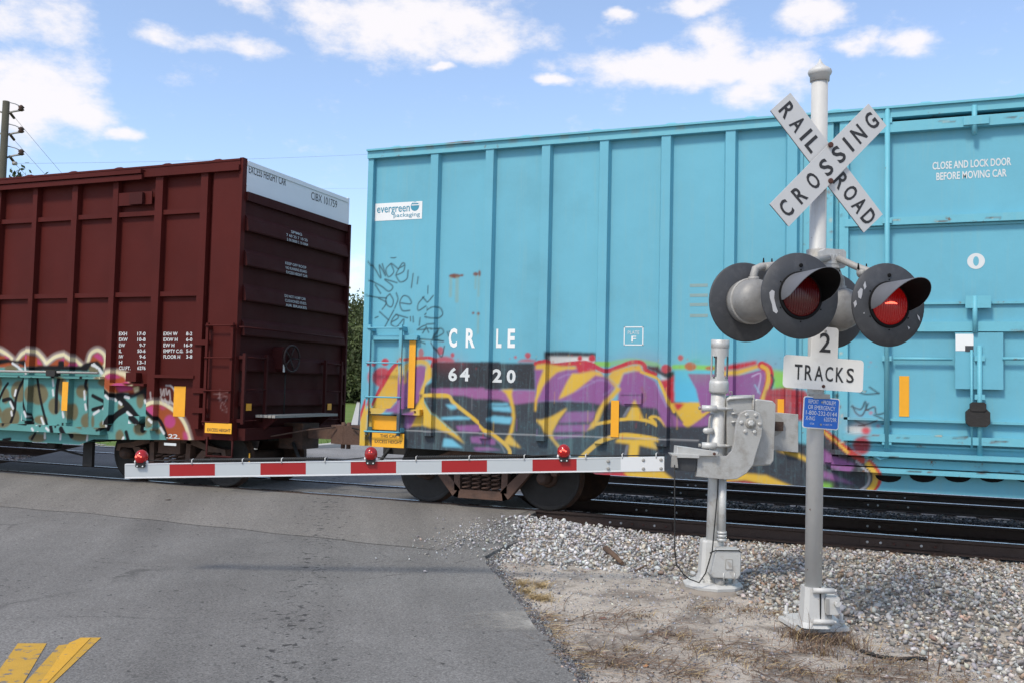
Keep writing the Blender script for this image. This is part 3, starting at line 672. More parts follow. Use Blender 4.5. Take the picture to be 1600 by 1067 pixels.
# a smooth bed under the stones so that no ground shows through the gaps
n1 = 40000
X = rng.uniform(-4.5, 5.5, n1); Y = rng.uniform(5.2, 12.12, n1)
d = Y-toe(X); keep = (d > rng.normal(0.0, 0.10, n1)) & ((X > np.interp(Y, eY, eX)-0.02+rng.normal(0, .06, n1)) | ((X > np.interp(Y, eY, eX)-.30) & (rng.random(n1) < .10) & (Y > 9.2)))
keep &= ~((Y > 11.60) & (rng.random(n1) < .45))
X, Y, d = X[keep], Y[keep], d[keep]
Z = np.maximum(ballast_height(X, Y), np.where(X < np.interp(Y, eY, eX), road_z(Y), -9)) + rng.uniform(-.012, .030, len(X))
Z = np.minimum(Z, np.where(Y > 11.5, np.interp(X, [-4.2, -2.6], [-.06, -.188]), 9))
sz = np.clip(rng.lognormal(-3.62, .30, len(X)), 0.012, 0.058)
fresh = (X < -2.2+rng.normal(0, .5, len(X)))
tn = np.where(fresh[:, None], 1.12*tones(len(X), [5, 5, 2, .6, 1, .3, 3, .3, 2]), np.array([1.03, 1.0, .95])*tones(len(X), [3, 3, 2.4, 2.2, 3.2, 2.2, 2.5, 1.2, 3]))
scatter('ballast', X, Y, Z, sz, tn, shapes=SH, label='crushed grey and tan ballast stone beside the near rail', cat='ballast')
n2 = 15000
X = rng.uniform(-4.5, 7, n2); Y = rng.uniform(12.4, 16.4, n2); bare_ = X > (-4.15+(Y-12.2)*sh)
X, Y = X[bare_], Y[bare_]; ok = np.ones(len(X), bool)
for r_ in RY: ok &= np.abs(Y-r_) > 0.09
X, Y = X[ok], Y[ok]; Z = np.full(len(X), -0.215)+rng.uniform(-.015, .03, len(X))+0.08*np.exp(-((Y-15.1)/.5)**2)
scatter('ballast', X, Y, Z, np.clip(rng.normal(0.034, 0.008, len(X)), .015, .055), 0.26*tones(len(X), [4, 4, 3, 2, 2, 1, 2, 2, 3]), shapes=SH, label='ballast stone between and beneath the rails, toned dark to imitate train shade', cat='ballast')  # stone tones scaled down: the shade under the train is put into the colour
n3 = 9000
X = rng.uniform(-26, 3, n3); Y = rng.uniform(18.1, 20.8, n3); ok = (X < -15.6+(Y-12.2)*sh) | (X > -3.9+(Y-12.2)*sh); X, Y = X[ok], Y[ok]
X2 = rng.uniform(-26, -15.3, 7000); Y2 = rng.uniform(12.4, 18, 7000); ok = np.ones(len(X2), bool)
for r_ in RY: ok &= np.abs(Y2-r_) > 0.09
ok &= X2 < -15.3+(Y2-12.2)*sh; X = np.r_[X, X2[ok]]; Y = np.r_[Y, Y2[ok]]
scatter('ballast', X, Y, np.full(len(X), -0.205)+rng.uniform(-.01, .02, len(X)), np.clip(rng.normal(0.04, 0.009, len(X)), .02, .06), tones(len(X), [4, 4, 3, 2, 2, 2, 3, 1, 3]), shapes=SH, label='pale ballast stone along the far side of the tracks', cat='ballast')
# chips and grit on the sandy verge
SG = [(np.array([(1, 0, 0), (-1, 0, 0), (0, .8, 0), (0, -.8, 0), (0, 0, .6), (0, 0, -.6)])*(0.7+.6*rng.random((6, 1))), np.array([(0, 2, 4), (2, 1, 4), (1, 3, 4), (3, 0, 4), (2, 0, 5), (1, 2, 5), (3, 1, 5), (0, 3, 5)])) for _ in range(6)]
n4 = 60000
X = rng.uniform(-4.3, 3.6, n4); Y = rng.uniform(4.6, 10.2, n4); d = toe(X)-Y
patch = 0.5+0.5*np.sin(2.3*X+1.1*Y+1)*np.sin(1.9*Y-1.2*X)
keep = (X > np.interp(Y, eY, eX)-.01+rng.normal(0, .03, n4)) & (d > -.25) & (rng.random(n4) < 0.25+.75*np.exp(-np.maximum(d, 0)/.9)*(.4+.6*patch))
X, Y = X[keep], Y[keep]
sz = np.clip(rng.lognormal(-4.85, .5, len(X)), .0028, .026)
scatter('grit', X, Y, np.maximum(gz(X, Y), np.where(X < np.interp(Y, eY, eX), road_z(Y), -9))+sz*.15, sz, tones(len(X), [3, 2.2, 3, 4, 3, 2.4, 1.4, 4, 3]), shapes=SG, label='grit and small stone chips strewn over the sandy verge', cat='gravel')
n6 = 9000; Y = rng.uniform(4.2, 9.6, n6); X = np.interp(Y, eY, eX)+np.abs(rng.normal(0, .10, n6))-.02; sz = np.clip(rng.lognormal(-4.75, .45, n6), .004, .02)
scatter('grit', X, Y, gz(X, Y)+.02*np.exp(-(X-np.interp(Y, eY, eX))/.08)+sz*.2, sz, .62*tones(n6, [2, 1, 3, 5, 2, 2, .6, 6, 3]), shapes=SG, label='dark asphalt crumbs lying along the broken road edge', cat='gravel')
# stones kicked onto the asphalt beside the ballast
n5 = 900; X = rng.normal(-4.35, .26, n5); Y = rng.normal(10.15, .55, n5); keep = X < np.interp(Y, eY, eX); X, Y = X[keep], Y[keep]
sz = np.clip(rng.lognormal(-4.5, .5, len(X)), .004, .028)
scatter('loose_stones', X, Y, road_z(Y)+.006+sz*.3, sz, tones(len(X), [4, 4, 3, 2, 2, 1, 3, 1, 3]), shapes=SH, label='loose pale stones kicked from the ballast onto the asphalt', cat='stones')

def blades(name, cx, cy, nb, spread, hgt, lie, tone, label, width=.0024, kind='stuff'):
    VV = []; FF = []; TT = []; o = 0
    for i in range(nb):
        a = random.random()*6.283; rr = abs(random.gauss(0, 1))*spread; x = cx[i % len(cx)]+rr*math.cos(a); y = cy[i % len(cy)]+rr*math.sin(a)
        z = float(gz(x, y))
        if x < np.interp(y, eY, eX)+.01: z = float(road_z(y))
        h = hgt*random.uniform(.4, 1.15); dr = random.random()*6.283; l_ = lie*random.uniform(.5, 1.3); w = width*random.uniform(.7, 1.5)
        px_, py_ = -math.sin(dr)*w, math.cos(dr)*w
        pts = []
        bend = random.uniform(-.6, .6)
        for t in (0, .35, .7, 1.0):
            dd = dr+bend*t
            pts.append((x+math.cos(dd)*l_*h*t**1.3, y+math.sin(dd)*l_*h*t**1.3, z+h*(t-.45*min(lie, 1.6)*t*t)*(1 if lie < 1.5 else .25)+.003))
        for k, p_ in enumerate(pts):
            s_ = 1-.75*k/3; VV += [(p_[0]-px_*s_, p_[1]-py_*s_, p_[2]), (p_[0]+px_*s_, p_[1]+py_*s_, p_[2]+w*.5)]
        FF += [(o+2*k, o+2*k+1, o+2*k+3, o+2*k+2) for k in range(3)]; o += 8
        c = np.array(tone[random.randrange(len(tone))])*random.uniform(.7, 1.25); TT += [c]*8
    ob = raw_mesh(name, np.array(VV), np.array(FF), 'straw', np.array(TT), kind=kind); ob['label'] = label; ob['category'] = 'dry grass'; return ob
STRAW = [(.42, .31, .16), (.36, .26, .14), (.48, .38, .22)]; BRN = [(.20, .13, .09), (.16, .11, .08), (.27, .19, .13), (.13, .09, .07)]
def gpx(l): q = [onZ(a, b_, -.2) for a, b_ in l]; return [a[0] for a in q], [a[1] for a in q]
blades('dry_grass', *gpx([(822, 925), (835, 932), (815, 915), (850, 935), (845, 918)]), 700, .06, .085, 1.1, STRAW, 'straw-coloured dry grass clump at the broken asphalt edge')
blades('dry_grass', *gpx([(850, 965), (870, 985), (880, 1000), (895, 1020), (905, 1035), (865, 975), (860, 958), (920, 1015)]), 650, .09, .07, 1.6, STRAW+BRN, 'withered grass trailing along the road edge')
blades('dry_grass', *gpx([(1250, 995), (1280, 1000), (1300, 1003), (1320, 998), (1335, 1010), (1260, 1010), (1240, 990), (1290, 1020)]), 760, .11, .12, .8, BRN+BRN+STRAW[:1], 'brown dead weeds grown up round the signal mast foot')
blades('dry_grass', *gpx([(1100, 1010), (1060, 990), (1150, 1020), (1200, 1040), (1000, 960), (1100, 950), (1180, 925), (1210, 960), (980, 1010), (960, 1035), (1350, 1045), (1420, 1050), (1390, 1030), (1500, 1062), (1165, 955), (1090, 1050), (1250, 1050), (1310, 1060)]), 2300, .19, .075, 1.3, BRN+BRN+STRAW, 'sparse brown dead grass scattered over the sandy verge')
blades('dry_grass', *gpx([(1120, 1000), (1000, 1030), (940, 1020), (1050, 1045), (1190, 1020), (930, 970), (1020, 985), (1240, 1045), (1380, 1055)]), 420, .30, .24, 2.2, BRN, 'thin brown runners lying flat on the sand', width=.003)
blades('weed_stalks', *gpx([(1258, 1003), (1352, 1015), (1262, 998), (1440, 1040), (1130, 1030), (1465, 1050)]), 26, .03, .30, .25, BRN, 'tall thin dead weed stalks standing by the mast foot', width=.0026)
# grass on the far side of the tracks
VV = []; X = rng.uniform(-60, 8, 22000); Y = rng.uniform(21, 46, 22000); ok = (X < -8.2+(Y-12.2)*sh-np.clip(24-Y, 0, 9)*2) | (X > 3.2+(Y-12.2)*sh); X, Y = X[ok], Y[ok]
th = rng.random(len(X))*6.283; h = rng.uniform(.06, .22, len(X)); w = .012; z = gz(X, Y)
A = np.stack([X-np.cos(th)*w, Y-np.sin(th)*w, z-.01], -1); B_ = np.stack([X+np.cos(th)*w, Y+np.sin(th)*w, z-.01], -1); C_ = np.stack([X+rng.normal(0, .04, len(X)), Y+rng.normal(0, .04, len(X)), z+h], -1)
ob = raw_mesh('grass', np.stack([A, B_, C_], 1).reshape(-1, 3), np.arange(3*len(X)).reshape(-1, 3), 'leaf', np.repeat(np.array([(.09, .15, .035)])*rng.uniform(.7, 1.4, (len(X), 1)), 3, 0), kind='stuff')
ob['label'] = 'green grass verge beyond the second track'; ob['category'] = 'grass'

# ------------------------------------------------------------------ the train
YC = 11.46; YB = 11.46+3.05; YM = (RY[0]+RY[1])/2
def cx_(px, py=450): return onY(px, py, YC)[0]
def cz_(px, py): return onY(px, py, YC)[1]
EX = np.array([1.0, 0, 0]); EZ = np.array([0, 0, 1.0])
RES = 0.014

# ---- graffiti on the blue car
A = Painter(-6.95, 2.3, 0.5, 5.15, YC+.03)
DK = (58, 62, 70); YL = (226, 184, 66); PU = (148, 92, 150); RD = (196, 48, 62); CY = (122, 198, 224); GN = (140, 208, 70); BLK = (32, 33, 38)
A.zone(560, 540, 5.93)
A.poly([(60, 800), (420, 560), (420, 470), (600, 380), (700, 330), (700, 150), (1300, 150), (1300, 1080), (-40, 1080), (-20, 930), (60, 880)], DK)
A.zone(0, 0, 1)
A.poly([(760, 620), (840, 625), (1000, 628), (1060, 625), (1130, 640), (1240, 690), (1290, 700), (1290, 800), (760, 800)], DK)
A.zone(560, 540, 5.93)
A.stroke([(365, 150), (290, 225), (190, 400), (125, 540)], 46, RD)
A.disc(205, 290, 92, 92, RD, .92, 2); A.disc(232, 150, 36, 36, RD, .95); A.disc(125, 168, 22, 24, RD, .9); A.disc(358, 138, 14, 16, RD, .8)
A.poly([(375, 165), (300, 235), (235, 350), (170, 455), (115, 570), (100, 625), (230, 625), (330, 520), (395, 440), (398, 260)], YL, 1, 1, True)
A.poly([(380, 300), (405, 255), (420, 420), (420, 620), (250, 612), (340, 520)], PU)
A.poly([(70, 500), (20, 690), (2, 930), (100, 938), (62, 850), (112, 760), (112, 640), (95, 560)], YL)
A.stroke([(72, 500), (40, 600), (12, 690)], 26, RD)
A.poly([(425, 240), (480, 200), (560, 172), (640, 190), (625, 260), (590, 340), (560, 430), (540, 520), (470, 560), (410, 560), (410, 330)], PU)
A.poly([(410, 175), (480, 132), (560, 118), (645, 140), (695, 200), (697, 285), (645, 340), (610, 400), (590, 455), (548, 445), (592, 330), (622, 260), (640, 190), (560, 168), (480, 190), (428, 240), (432, 330), (410, 355)], YL)
A.stroke([(412, 128), (560, 112), (695, 122), (690, 190)], 30, RD); A.disc(565, 65, 25, 45, RD, .75)
A.poly([(580, 455), (500, 600), (445, 745), (600, 735), (700, 765), (820, 810), (975, 910), (900, 820), (705, 650), (640, 560)], YL)
A.poly([(420, 630), (540, 600), (480, 740), (440, 770), (410, 760)], PU)
A.stroke([(600, 470), (650, 570), (710, 655), (900, 825)], 12, (120, 190, 190), .7)
A.zone(660, 540, 5.93)
A.poly([(98, 150), (1036, 160), (1036, 408), (92, 392)], (50, 52, 58))
A.poly([(90, 392), (500, 388), (580, 385), (585, 405), (1036, 410), (1036, 517), (850, 541), (690, 492), (480, 490), (380, 462), (100, 455)], (160, 100, 152))
A.poly([(100, 455), (225, 452), (235, 470), (200, 478), (100, 478)], YL)
A.stroke([(0, 458), (215, 460), (280, 530), (480, 690), (575, 780), (600, 790), (740, 900), (790, 960), (798, 1000)], 34, YL)
A.poly([(715, 402), (825, 402), (815, 450), (838, 560), (847, 660), (828, 800), (800, 832), (905, 948), (735, 905), (790, 812), (818, 700), (815, 600), (792, 500), (760, 440)], YL)
for q in ([(625, 530), (780, 530), (790, 550), (625, 552)], [(625, 560), (800, 560), (815, 613), (640, 598)], [(598, 680), (640, 645), (820, 662), (806, 722), (640, 712)], [(150, 662), (330, 650), (435, 665), (425, 682), (170, 684)], [(195, 540), (290, 545), (310, 580), (250, 590)], [(185, 855), (260, 865), (362, 946), (172, 932)]):
    A.poly(q, CY, .95)
for q in ([(295, 742), (500, 730), (560, 780), (480, 802), (320, 787)], [(430, 842), (560, 836), (665, 870), (662, 918), (440, 897)], [(455, 940), (600, 938), (725, 966), (480, 972)]): A.poly(q, PU)
A.stroke([(590, 815), (700, 900), (750, 985)], 16, (130, 130, 138), .8)
A.disc(965, 88, 28, 28, RD, .85); A.disc(850, 105, 14, 14, RD, .8); A.disc(960, 150, 90, 30, RD, .75, 2, True); A.disc(152, 45, 32, 40, RD, .8); A.disc(265, 85, 18, 22, RD, .85); A.disc(190, 148, 95, 52, RD, .78, 2, True)
A.zone(820, 540, 5.93)
A.poly([(80, 190), (200, 160), (480, 190), (700, 250), (840, 360), (735, 545), (560, 520), (380, 512), (180, 512), (90, 530)], PU)
A.poly([(865, 350), (900, 260), (1060, 215), (1110, 270), (1200, 320), (1300, 480), (1340, 640), (1200, 575), (900, 548), (850, 520), (860, 420)], PU)
A.poly([(185, 55), (330, 50), (655, 65), (650, 185), (190, 185)], (44, 46, 52)); A.poly([(215, 98), (640, 98), (640, 168), (225, 178)], (218, 215, 212))
A.stroke([(655, 168), (760, 172)], 48, GN, .9, 3); A.stroke([(760, 170), (880, 150), (1000, 140), (1186, 170), (1240, 190)], 50, GN, .55, 5)
A.stroke([(300, 300), (420, 262), (640, 330)], 14, (170, 140, 190), .6, 3); A.stroke([(460, 420), (640, 330), (740, 320), (800, 380), (740, 450)], 16, (160, 140, 185), .6, 3)
A.stroke([(90, 165), (200, 148), (240, 180), (460, 160), (560, 158), (650, 190), (750, 232), (850, 200), (980, 152), (1060, 152), (1100, 180), (1115, 225), (1200, 262)], 40, RD)
A.poly([(450, 165), (560, 150), (650, 190), (650, 230), (490, 252)], RD); A.disc(500, 115, 22, 24, RD); A.disc(612, 115, 32, 32, RD)
A.poly([(88, 178), (200, 165), (330, 188), (455, 188), (475, 215), (380, 217), (290, 242), (222, 300), (172, 385), (122, 500), (108, 605), (78, 605), (80, 500), (112, 400), (152, 290), (182, 217), (88, 217)], YL)
A.poly([(430, 252), (500, 252), (620, 226), (705, 240), (745, 285), (645, 270), (545, 350), (440, 430), (298, 498), (330, 430), (380, 330)], YL)
A.poly([(740, 280), (800, 330), (884, 402), (800, 495), (745, 545), (692, 690), (655, 750), (542, 792), (650, 660), (690, 580), (740, 500), (832, 390)], YL)
A.poly([(758, 285), (800, 232), (980, 178), (1062, 175), (1088, 240), (1010, 228), (905, 250), (872, 340), (852, 372)], YL)
A.poly([(98, 680), (170, 682), (260, 640), (378, 572), (378, 590), (302, 690), (240, 812), (272, 880), (332, 945), (300, 948), (198, 822), (160, 740)], YL)
for q in ([(372, 610), (662, 606), (612, 702), (300, 712)], [(290, 732), (602, 728), (560, 792), (255, 797)], [(250, 838), (530, 816), (530, 832), (272, 866)]): A.poly(q, PU)
A.poly([(1015, 492), (1090, 675), (925, 668)], YL)
A.stroke([(650, 725), (760, 705), (880, 682), (1000, 674), (1100, 688), (1160, 705), (1215, 735)], 30, YL)
A.stroke([(500, 1045), (640, 922), (760, 857), (880, 828), (1000, 832), (1150, 855), (1320, 885), (1375, 870), (1360, 800)], 42, YL)
A.poly([(850, 862), (1180, 868), (1225, 960), (1050, 920), (1040, 1060), (945, 1060), (960, 910), (828, 892)], YL)
A.stroke([(910, 650), (960, 570)], 26, (130, 130, 140), .8); A.stroke([(940, 930), (915, 1040)], 26, (125, 128, 138), .8)
A.stroke([(885, 455), (1080, 455)], 8, (70, 45, 80)); A.stroke([(1075, 390), (1110, 470), (1080, 520)], 30, (150, 95, 110), .6, 4)
A.zone(960, 540, 5.93)
A.stroke([(320, 665), (360, 700), (390, 735), (330, 660), (400, 662), (450, 700), (500, 790)], 26, YL)
A.poly([(290, 185), (410, 190), (440, 232), (552, 235), (552, 330), (500, 332), (420, 262), (300, 215)], (45, 45, 52)); A.poly([(415, 265), (510, 312), (450, 322)], (215, 215, 218))
A.poly([(420, 320), (500, 310), (552, 262), (552, 522), (512, 532), (440, 352)], RD)
A.poly([(370, 340), (470, 500), (512, 600), (532, 765), (500, 785), (440, 680), (395, 560)], PU)
A.stroke([(240, 240), (390, 300), (430, 350), (500, 520), (545, 610)], 26, YL); A.stroke([(385, 350), (490, 560)], 18, (165, 150, 195), .7, 3)
A.poly([(552, 230), (960, 222), (960, 525), (552, 522)], (92, 190, 224)); A.stroke([(545, 195), (700, 195), (950, 205)], 42, GN, .85, 3)
A.poly([(520, 532), (960, 530), (860, 625), (692, 755), (640, 722), (560, 602)], YL, 1, 1, True); A.poly([(540, 530), (645, 535), (592, 592), (570, 592)], RD)
A.poly([(692, 748), (870, 628), (1100, 600), (1100, 770), (740, 800)], PU); A.poly([(735, 785), (880, 735), (880, 800), (790, 830)], (50, 48, 56))
A.poly([(520, 620), (660, 742), (785, 875), (785, 925), (600, 912), (540, 762)], PU); A.stroke([(640, 720), (720, 800), (810, 895)], 24, YL)
A.disc(480, 212, 42, 40, RD, .95); A.disc(607, 110, 26, 28, RD, .9); A.disc(698, 188, 55, 40, RD, .9); A.disc(880, 206, 45, 18, RD, .9); A.disc(745, 145, 45, 14, (60, 180, 150), .7, 3)
A.zone(1100, 540, 4.4467)
A.poly([(-120, 190), (160, 195), (250, 200), (420, 160), (425, 260), (385, 375), (150, 400), (-20, 470), (-60, 300)], PU, 1, 1)
A.poly([(120, 175), (230, 165), (370, 125), (385, 150), (240, 200), (120, 210)], YL); A.poly([(110, 150), (235, 120), (360, 100), (367, 127), (235, 162), (110, 176)], RD)
A.poly([(465, 160), (560, 175), (620, 300), (480, 300)], GN, .9, 3)
A.stroke([(400, 135), (445, 165), (450, 250), (412, 372)], 58, RD); A.stroke([(400, 140), (438, 170), (442, 250), (405, 372)], 28, YL); A.stroke([(465, 200), (480, 240), (462, 300)], 14, DK)
A.poly([(430, 305), (560, 288), (700, 310), (740, 370), (740, 520), (380, 520), (415, 390)], (176, 52, 62), 1, 2); A.stroke([(460, 340), (700, 350)], 10, (140, 30, 45), .7); A.stroke([(440, 420), (720, 440)], 14, (150, 60, 70), .6)
A.stroke([(330, 210), (390, 195), (370, 320)], 9, (200, 190, 225), .8); A.stroke([(350, 270), (385, 330)], 9, (150, 200, 225), .8)
A.zone(1100, 540, 4.4467)
A.poly([(-300, 560), (200, 560), (480, 730), (740, 760), (1000, 760), (1110, 810), (1175, 880), (1165, 990), (1080, 1018), (-380, 1060)], DK)
A.poly([(500, 728), (640, 740), (760, 800), (760, 830), (640, 772)], YL)
A.poly([(60, 950), (130, 915), (260, 882), (430, 900), (600, 972), (680, 1010), (540, 1015), (400, 960), (280, 935), (160, 945), (40, 1000)], YL); A.poly([(110, 945), (300, 940), (440, 985), (480, 1015), (60, 1020)], (176, 48, 58))
A.poly([(820, 590), (900, 620), (1010, 720), (1110, 800), (1180, 880), (1165, 990), (1080, 1018), (820, 1018)], (60, 58, 66))
A.stroke([(830, 590), (920, 660), (1010, 730), (1100, 790)], 44, (190, 60, 50)); A.stroke([(830, 595), (920, 668), (1000, 735)], 18, YL)
A.poly([(800, 700), (900, 760), (1050, 820), (1010, 885), (880, 838), (800, 800)], PU); A.poly([(800, 860), (900, 890), (1045, 965), (900, 935), (800, 910)], PU)
A.poly([(790, 950), (890, 958), (880, 1005), (790, 1005)], GN, .8, 3)
A.stroke([(1150, 800), (1215, 880), (1215, 950), (1160, 1025)], 30, (196, 60, 48)); A.stroke([(1140, 820), (1190, 890), (1180, 965), (1130, 1022)], 36, YL); A.stroke([(1060, 800), (1140, 880), (1140, 960), (1080, 1010)], 16, (190, 190, 196), .8)
A.disc(1095, 690, 62, 62, (168, 40, 52), .95, 2); A.poly([(990, 570), (1060, 535), (1130, 530), (1160, 565), (1110, 605), (1020, 605)], (214, 214, 210), .9, 3, True); A.disc(1125, 588, 30, 26, (214, 70, 80), .95, 2); A.disc(1210, 555, 14, 12, RD, .7, 2); A.disc(1160, 465, 14, 12, (210, 100, 120), .7)
for q in ([(1025, 420), (1090, 440), (1120, 385), (1130, 440), (1185, 425), (1200, 475), (1275, 460)], [(1060, 310), (1120, 335), (1215, 330)], [(1150, 285), (1215, 330)], [(1030, 415), (1060, 470), (1100, 480), (1140, 400)], [(1180, 480), (1300, 530)], [(1050, 520), (1120, 545), (1200, 520)], [(1240, 540), (1300, 545)]): A.stroke(q, 11, (48, 56, 62), .85)
A.zone(0, 0, 1)
A.poly([(905, 740), (975, 738), (1004, 754), (930, 756)], RD); A.poly([(972, 738), (1035, 736), (1072, 766), (1000, 762)], YL)
A.stroke([(590, 671), (690, 674), (800, 678), (930, 682), (1090, 688)], 1.5, (190, 190, 192), .75)
# rust
for (x, y, w, h) in ((708, 431, 9, 3.5), (719, 430, 3, 2), (741, 428, 4, 3), (747, 427, 2, 5), (1094, 470, 0, 0), (722, 224, 24, 2.2), (737, 489, 2, 2), (745, 490, 2.4, 2.6)):
    if w: A.disc(x, y, w, h, (122, 62, 40), .95, 1)
for x, y0, y1, w in ((702, 434, 462, 5), (712, 434, 470, 6), (746, 432, 462, 3), (741, 432, 450, 3), (745, 492, 520, 3), (968, 402, 403, 4), (980, 399, 400, 5)): A.stroke([(x, y0), (x-.6, y1)], w, (150, 160, 130), .45, 4)
for x in (620, 640, 670, 702, 800, 835, 880, 990, 1060): A.stroke([(x, 240-(x-580)*.078), (x+8, 239-(x-580)*.078)], 6, (150, 130, 90), .35, 4)
for (x, y, w) in ((1320, 690, 14), (1345, 664, 18), (1360, 680, 26), (1410, 684, 20), (1440, 735.5, 60), (1560, 690, 26), (1580, 737, 40), (1395, 713, 14), (1310, 660, 10), (1296, 640, 7), (1305, 600, 6), (1300, 690, 12), (1470, 681, 18), (1350, 610, 8), (1355, 640, 6), (1500, 683, 22), (1535, 737, 30), (1400, 345, 12), (1470, 347, 20), (1550, 342, 24), (1420, 517, 30), (1590, 517, 22), (1480, 192, 26), (1580, 186, 30)):
    for k in range(4): A.stroke([(x+random.uniform(-w, w)*.6, y+random.uniform(-1.5, 1.5)), (x+random.uniform(-w, w)*.6, y+random.uniform(-.6, .6))], random.uniform(.8, 2.0), random.choice([(104, 66, 50), (122, 82, 62), (206, 190, 158), (70, 50, 44)]), .85, 0)
for q in range(60):
    x = random.choice((1296, 1304, 1312, 1386))+random.uniform(-5, 5); A.disc(x, random.uniform(300, 690), random.uniform(1, 3.2), random.uniform(1, 4), random.choice([(120, 80, 60), (205, 196, 170), (60, 66, 70)]), .75, 1)
# black tags
A.zone(560, 380, 5.925)
TG = [[(266, 100), (285, 78), (325, 78), (350, 100), (325, 130), (290, 130), (266, 100)], [(280, 60), (328, 62)], [(95, 175), (140, 240), (192, 322), (178, 200), (235, 300), (205, 190)], [(285, 185), (240, 240), (262, 310), (312, 262), (285, 185), (352, 236)],
      [(350, 236), (412, 200), (392, 183), (350, 250), (338, 290), (400, 262), (416, 205)], [(330, 295), (370, 357), (432, 330), (445, 250)], [(492, 280), (475, 410)], [(538, 310), (530, 375)],
      [(100, 345), (200, 400), (265, 445), (302, 400), (228, 335), (275, 345), (342, 365)], [(140, 385), (190, 465)], [(75, 485), (150, 500), (245, 508)], [(168, 508), (240, 550), (205, 612)],
      [(275, 468), (240, 510), (250, 570), (290, 588), (308, 530), (275, 468)], [(335, 460), (350, 520), (320, 602)], [(372, 552), (472, 560), (450, 500), (400, 488), (368, 550), (392, 622), (462, 622)],
      [(180, 635), (265, 712)], [(312, 620), (230, 772)], [(286, 732), (352, 692), (338, 660), (300, 700), (288, 750), (340, 772), (402, 702), (402, 752)], [(330, 660), (440, 690)], [(140, 690), (165, 680)], [(465, 680), (468, 720)], [(490, 678), (494, 730)],
      [(652, 400), (650, 470)], [(592, 495), (540, 560), (540, 622), (612, 580)], [(580, 500), (640, 552), (702, 490)], [(600, 660), (680, 600), (742, 600), (765, 660), (705, 697), (600, 680)], [(642, 600), (618, 692)], [(556, 690), (548, 760)],
      [(528, 800), (600, 760), (705, 748)], [(540, 800), (682, 790)], [(580, 832), (622, 760)], [(620, 740), (660, 830)], [(680, 800), (752, 788), (772, 830), (700, 882), (772, 906)], [(550, 885), (772, 906)], [(560, 910), (612, 930)], [(680, 920), (752, 1050), (782, 950)], [(730, 790), (690, 900)], [(808, 820), (822, 860)], [(828, 815), (838, 850)]]
for q in TG: A.stroke(q, 12, (38, 56, 64), .88)
# drips and overspray
A.zone(0, 0, 1)
for q in range(46):
    x = random.uniform(600, 1260); y = random.uniform(600, 690); A.stroke([(x, y), (x-.3, y+random.uniform(6, 26))], random.uniform(.7, 1.5), random.choice([YL, PU, (40, 42, 48), (40, 42, 48), RD, (150, 152, 158)]), .55, 1)
for x, y, r_, c_ in ((610, 600, 26, RD), (700, 566, 30, RD), (860, 560, 34, (60, 62, 70)), (1000, 566, 40, RD), (1090, 575, 40, GN), (1200, 570, 36, RD), (1330, 660, 30, RD), (640, 560, 24, YL), (940, 575, 30, PU)): A.disc(x, y, r_, r_*.45, c_, .16, 14)
for q in range(70):
    x = random.uniform(600, 1380); A.disc(x, random.uniform(555, 580)+(x-600)*.0, random.uniform(.5, 1.3), random.uniform(.5, 1.3), random.choice([RD, RD, YL, (50, 50, 56)]), .7, 1)

def car_shell(T, x0, x1, zb, mat, zt=4.95):
    MB().box(x0+.05, x1-.05, YC+.14, YB-.14, zb, zt).build('body_shell', mat, T)
    MB().box(x0+.3, x1-.3, YM-.25, YM+.25, .72, zb+.02).build('center_sill', 'black_steel', T)
def roof(T, x0, x1, mat, ze, zr, nseam):
    ym = (YC+YB)/2
    r = MB().add([(x0, YC-.02, ze), (x1, YC-.02, ze), (x1, ym, zr), (x0, ym, zr), (x0, YB+.02, ze), (x1, YB+.02, ze), (x0, YC-.02, ze-.03), (x1, YC-.02, ze-.03), (x0, YB+.02, ze-.03), (x1, YB+.02, ze-.03)],
               [(0, 1, 2, 3), (3, 2, 5, 4), (6, 7, 1, 0), (4, 5, 9, 8), (6, 0, 3, 4, 8), (7, 9, 5, 2, 1)]).build('roof', mat, T)
    for k in range(nseam):
        x = x0+.45+(x1-x0-.9)*k/(nseam-1)
        MB().add([(x-.09, YC-.015, ze-.001), (x+.09, YC-.015, ze-.001), (x+.04, YC+.02, ze+.028), (x-.04, YC+.02, ze+.028), (x-.09, ym, zr-.002), (x+.09, ym, zr-.002), (x+.04, ym, zr+.028), (x-.04, ym, zr+.028)],
                 [(0, 1, 2, 3), (1, 5, 6, 2), (3, 2, 6, 7), (0, 3, 7, 4)]).build('roof_seam', mat, r)
def helix(c, r, h, turns, w, n=5):
    pts = [c+np.array([r*math.cos(t), r*math.sin(t), h*t/(2*math.pi*turns)]) for t in np.linspace(0, 2*math.pi*turns, int(turns*12))]
    return pts
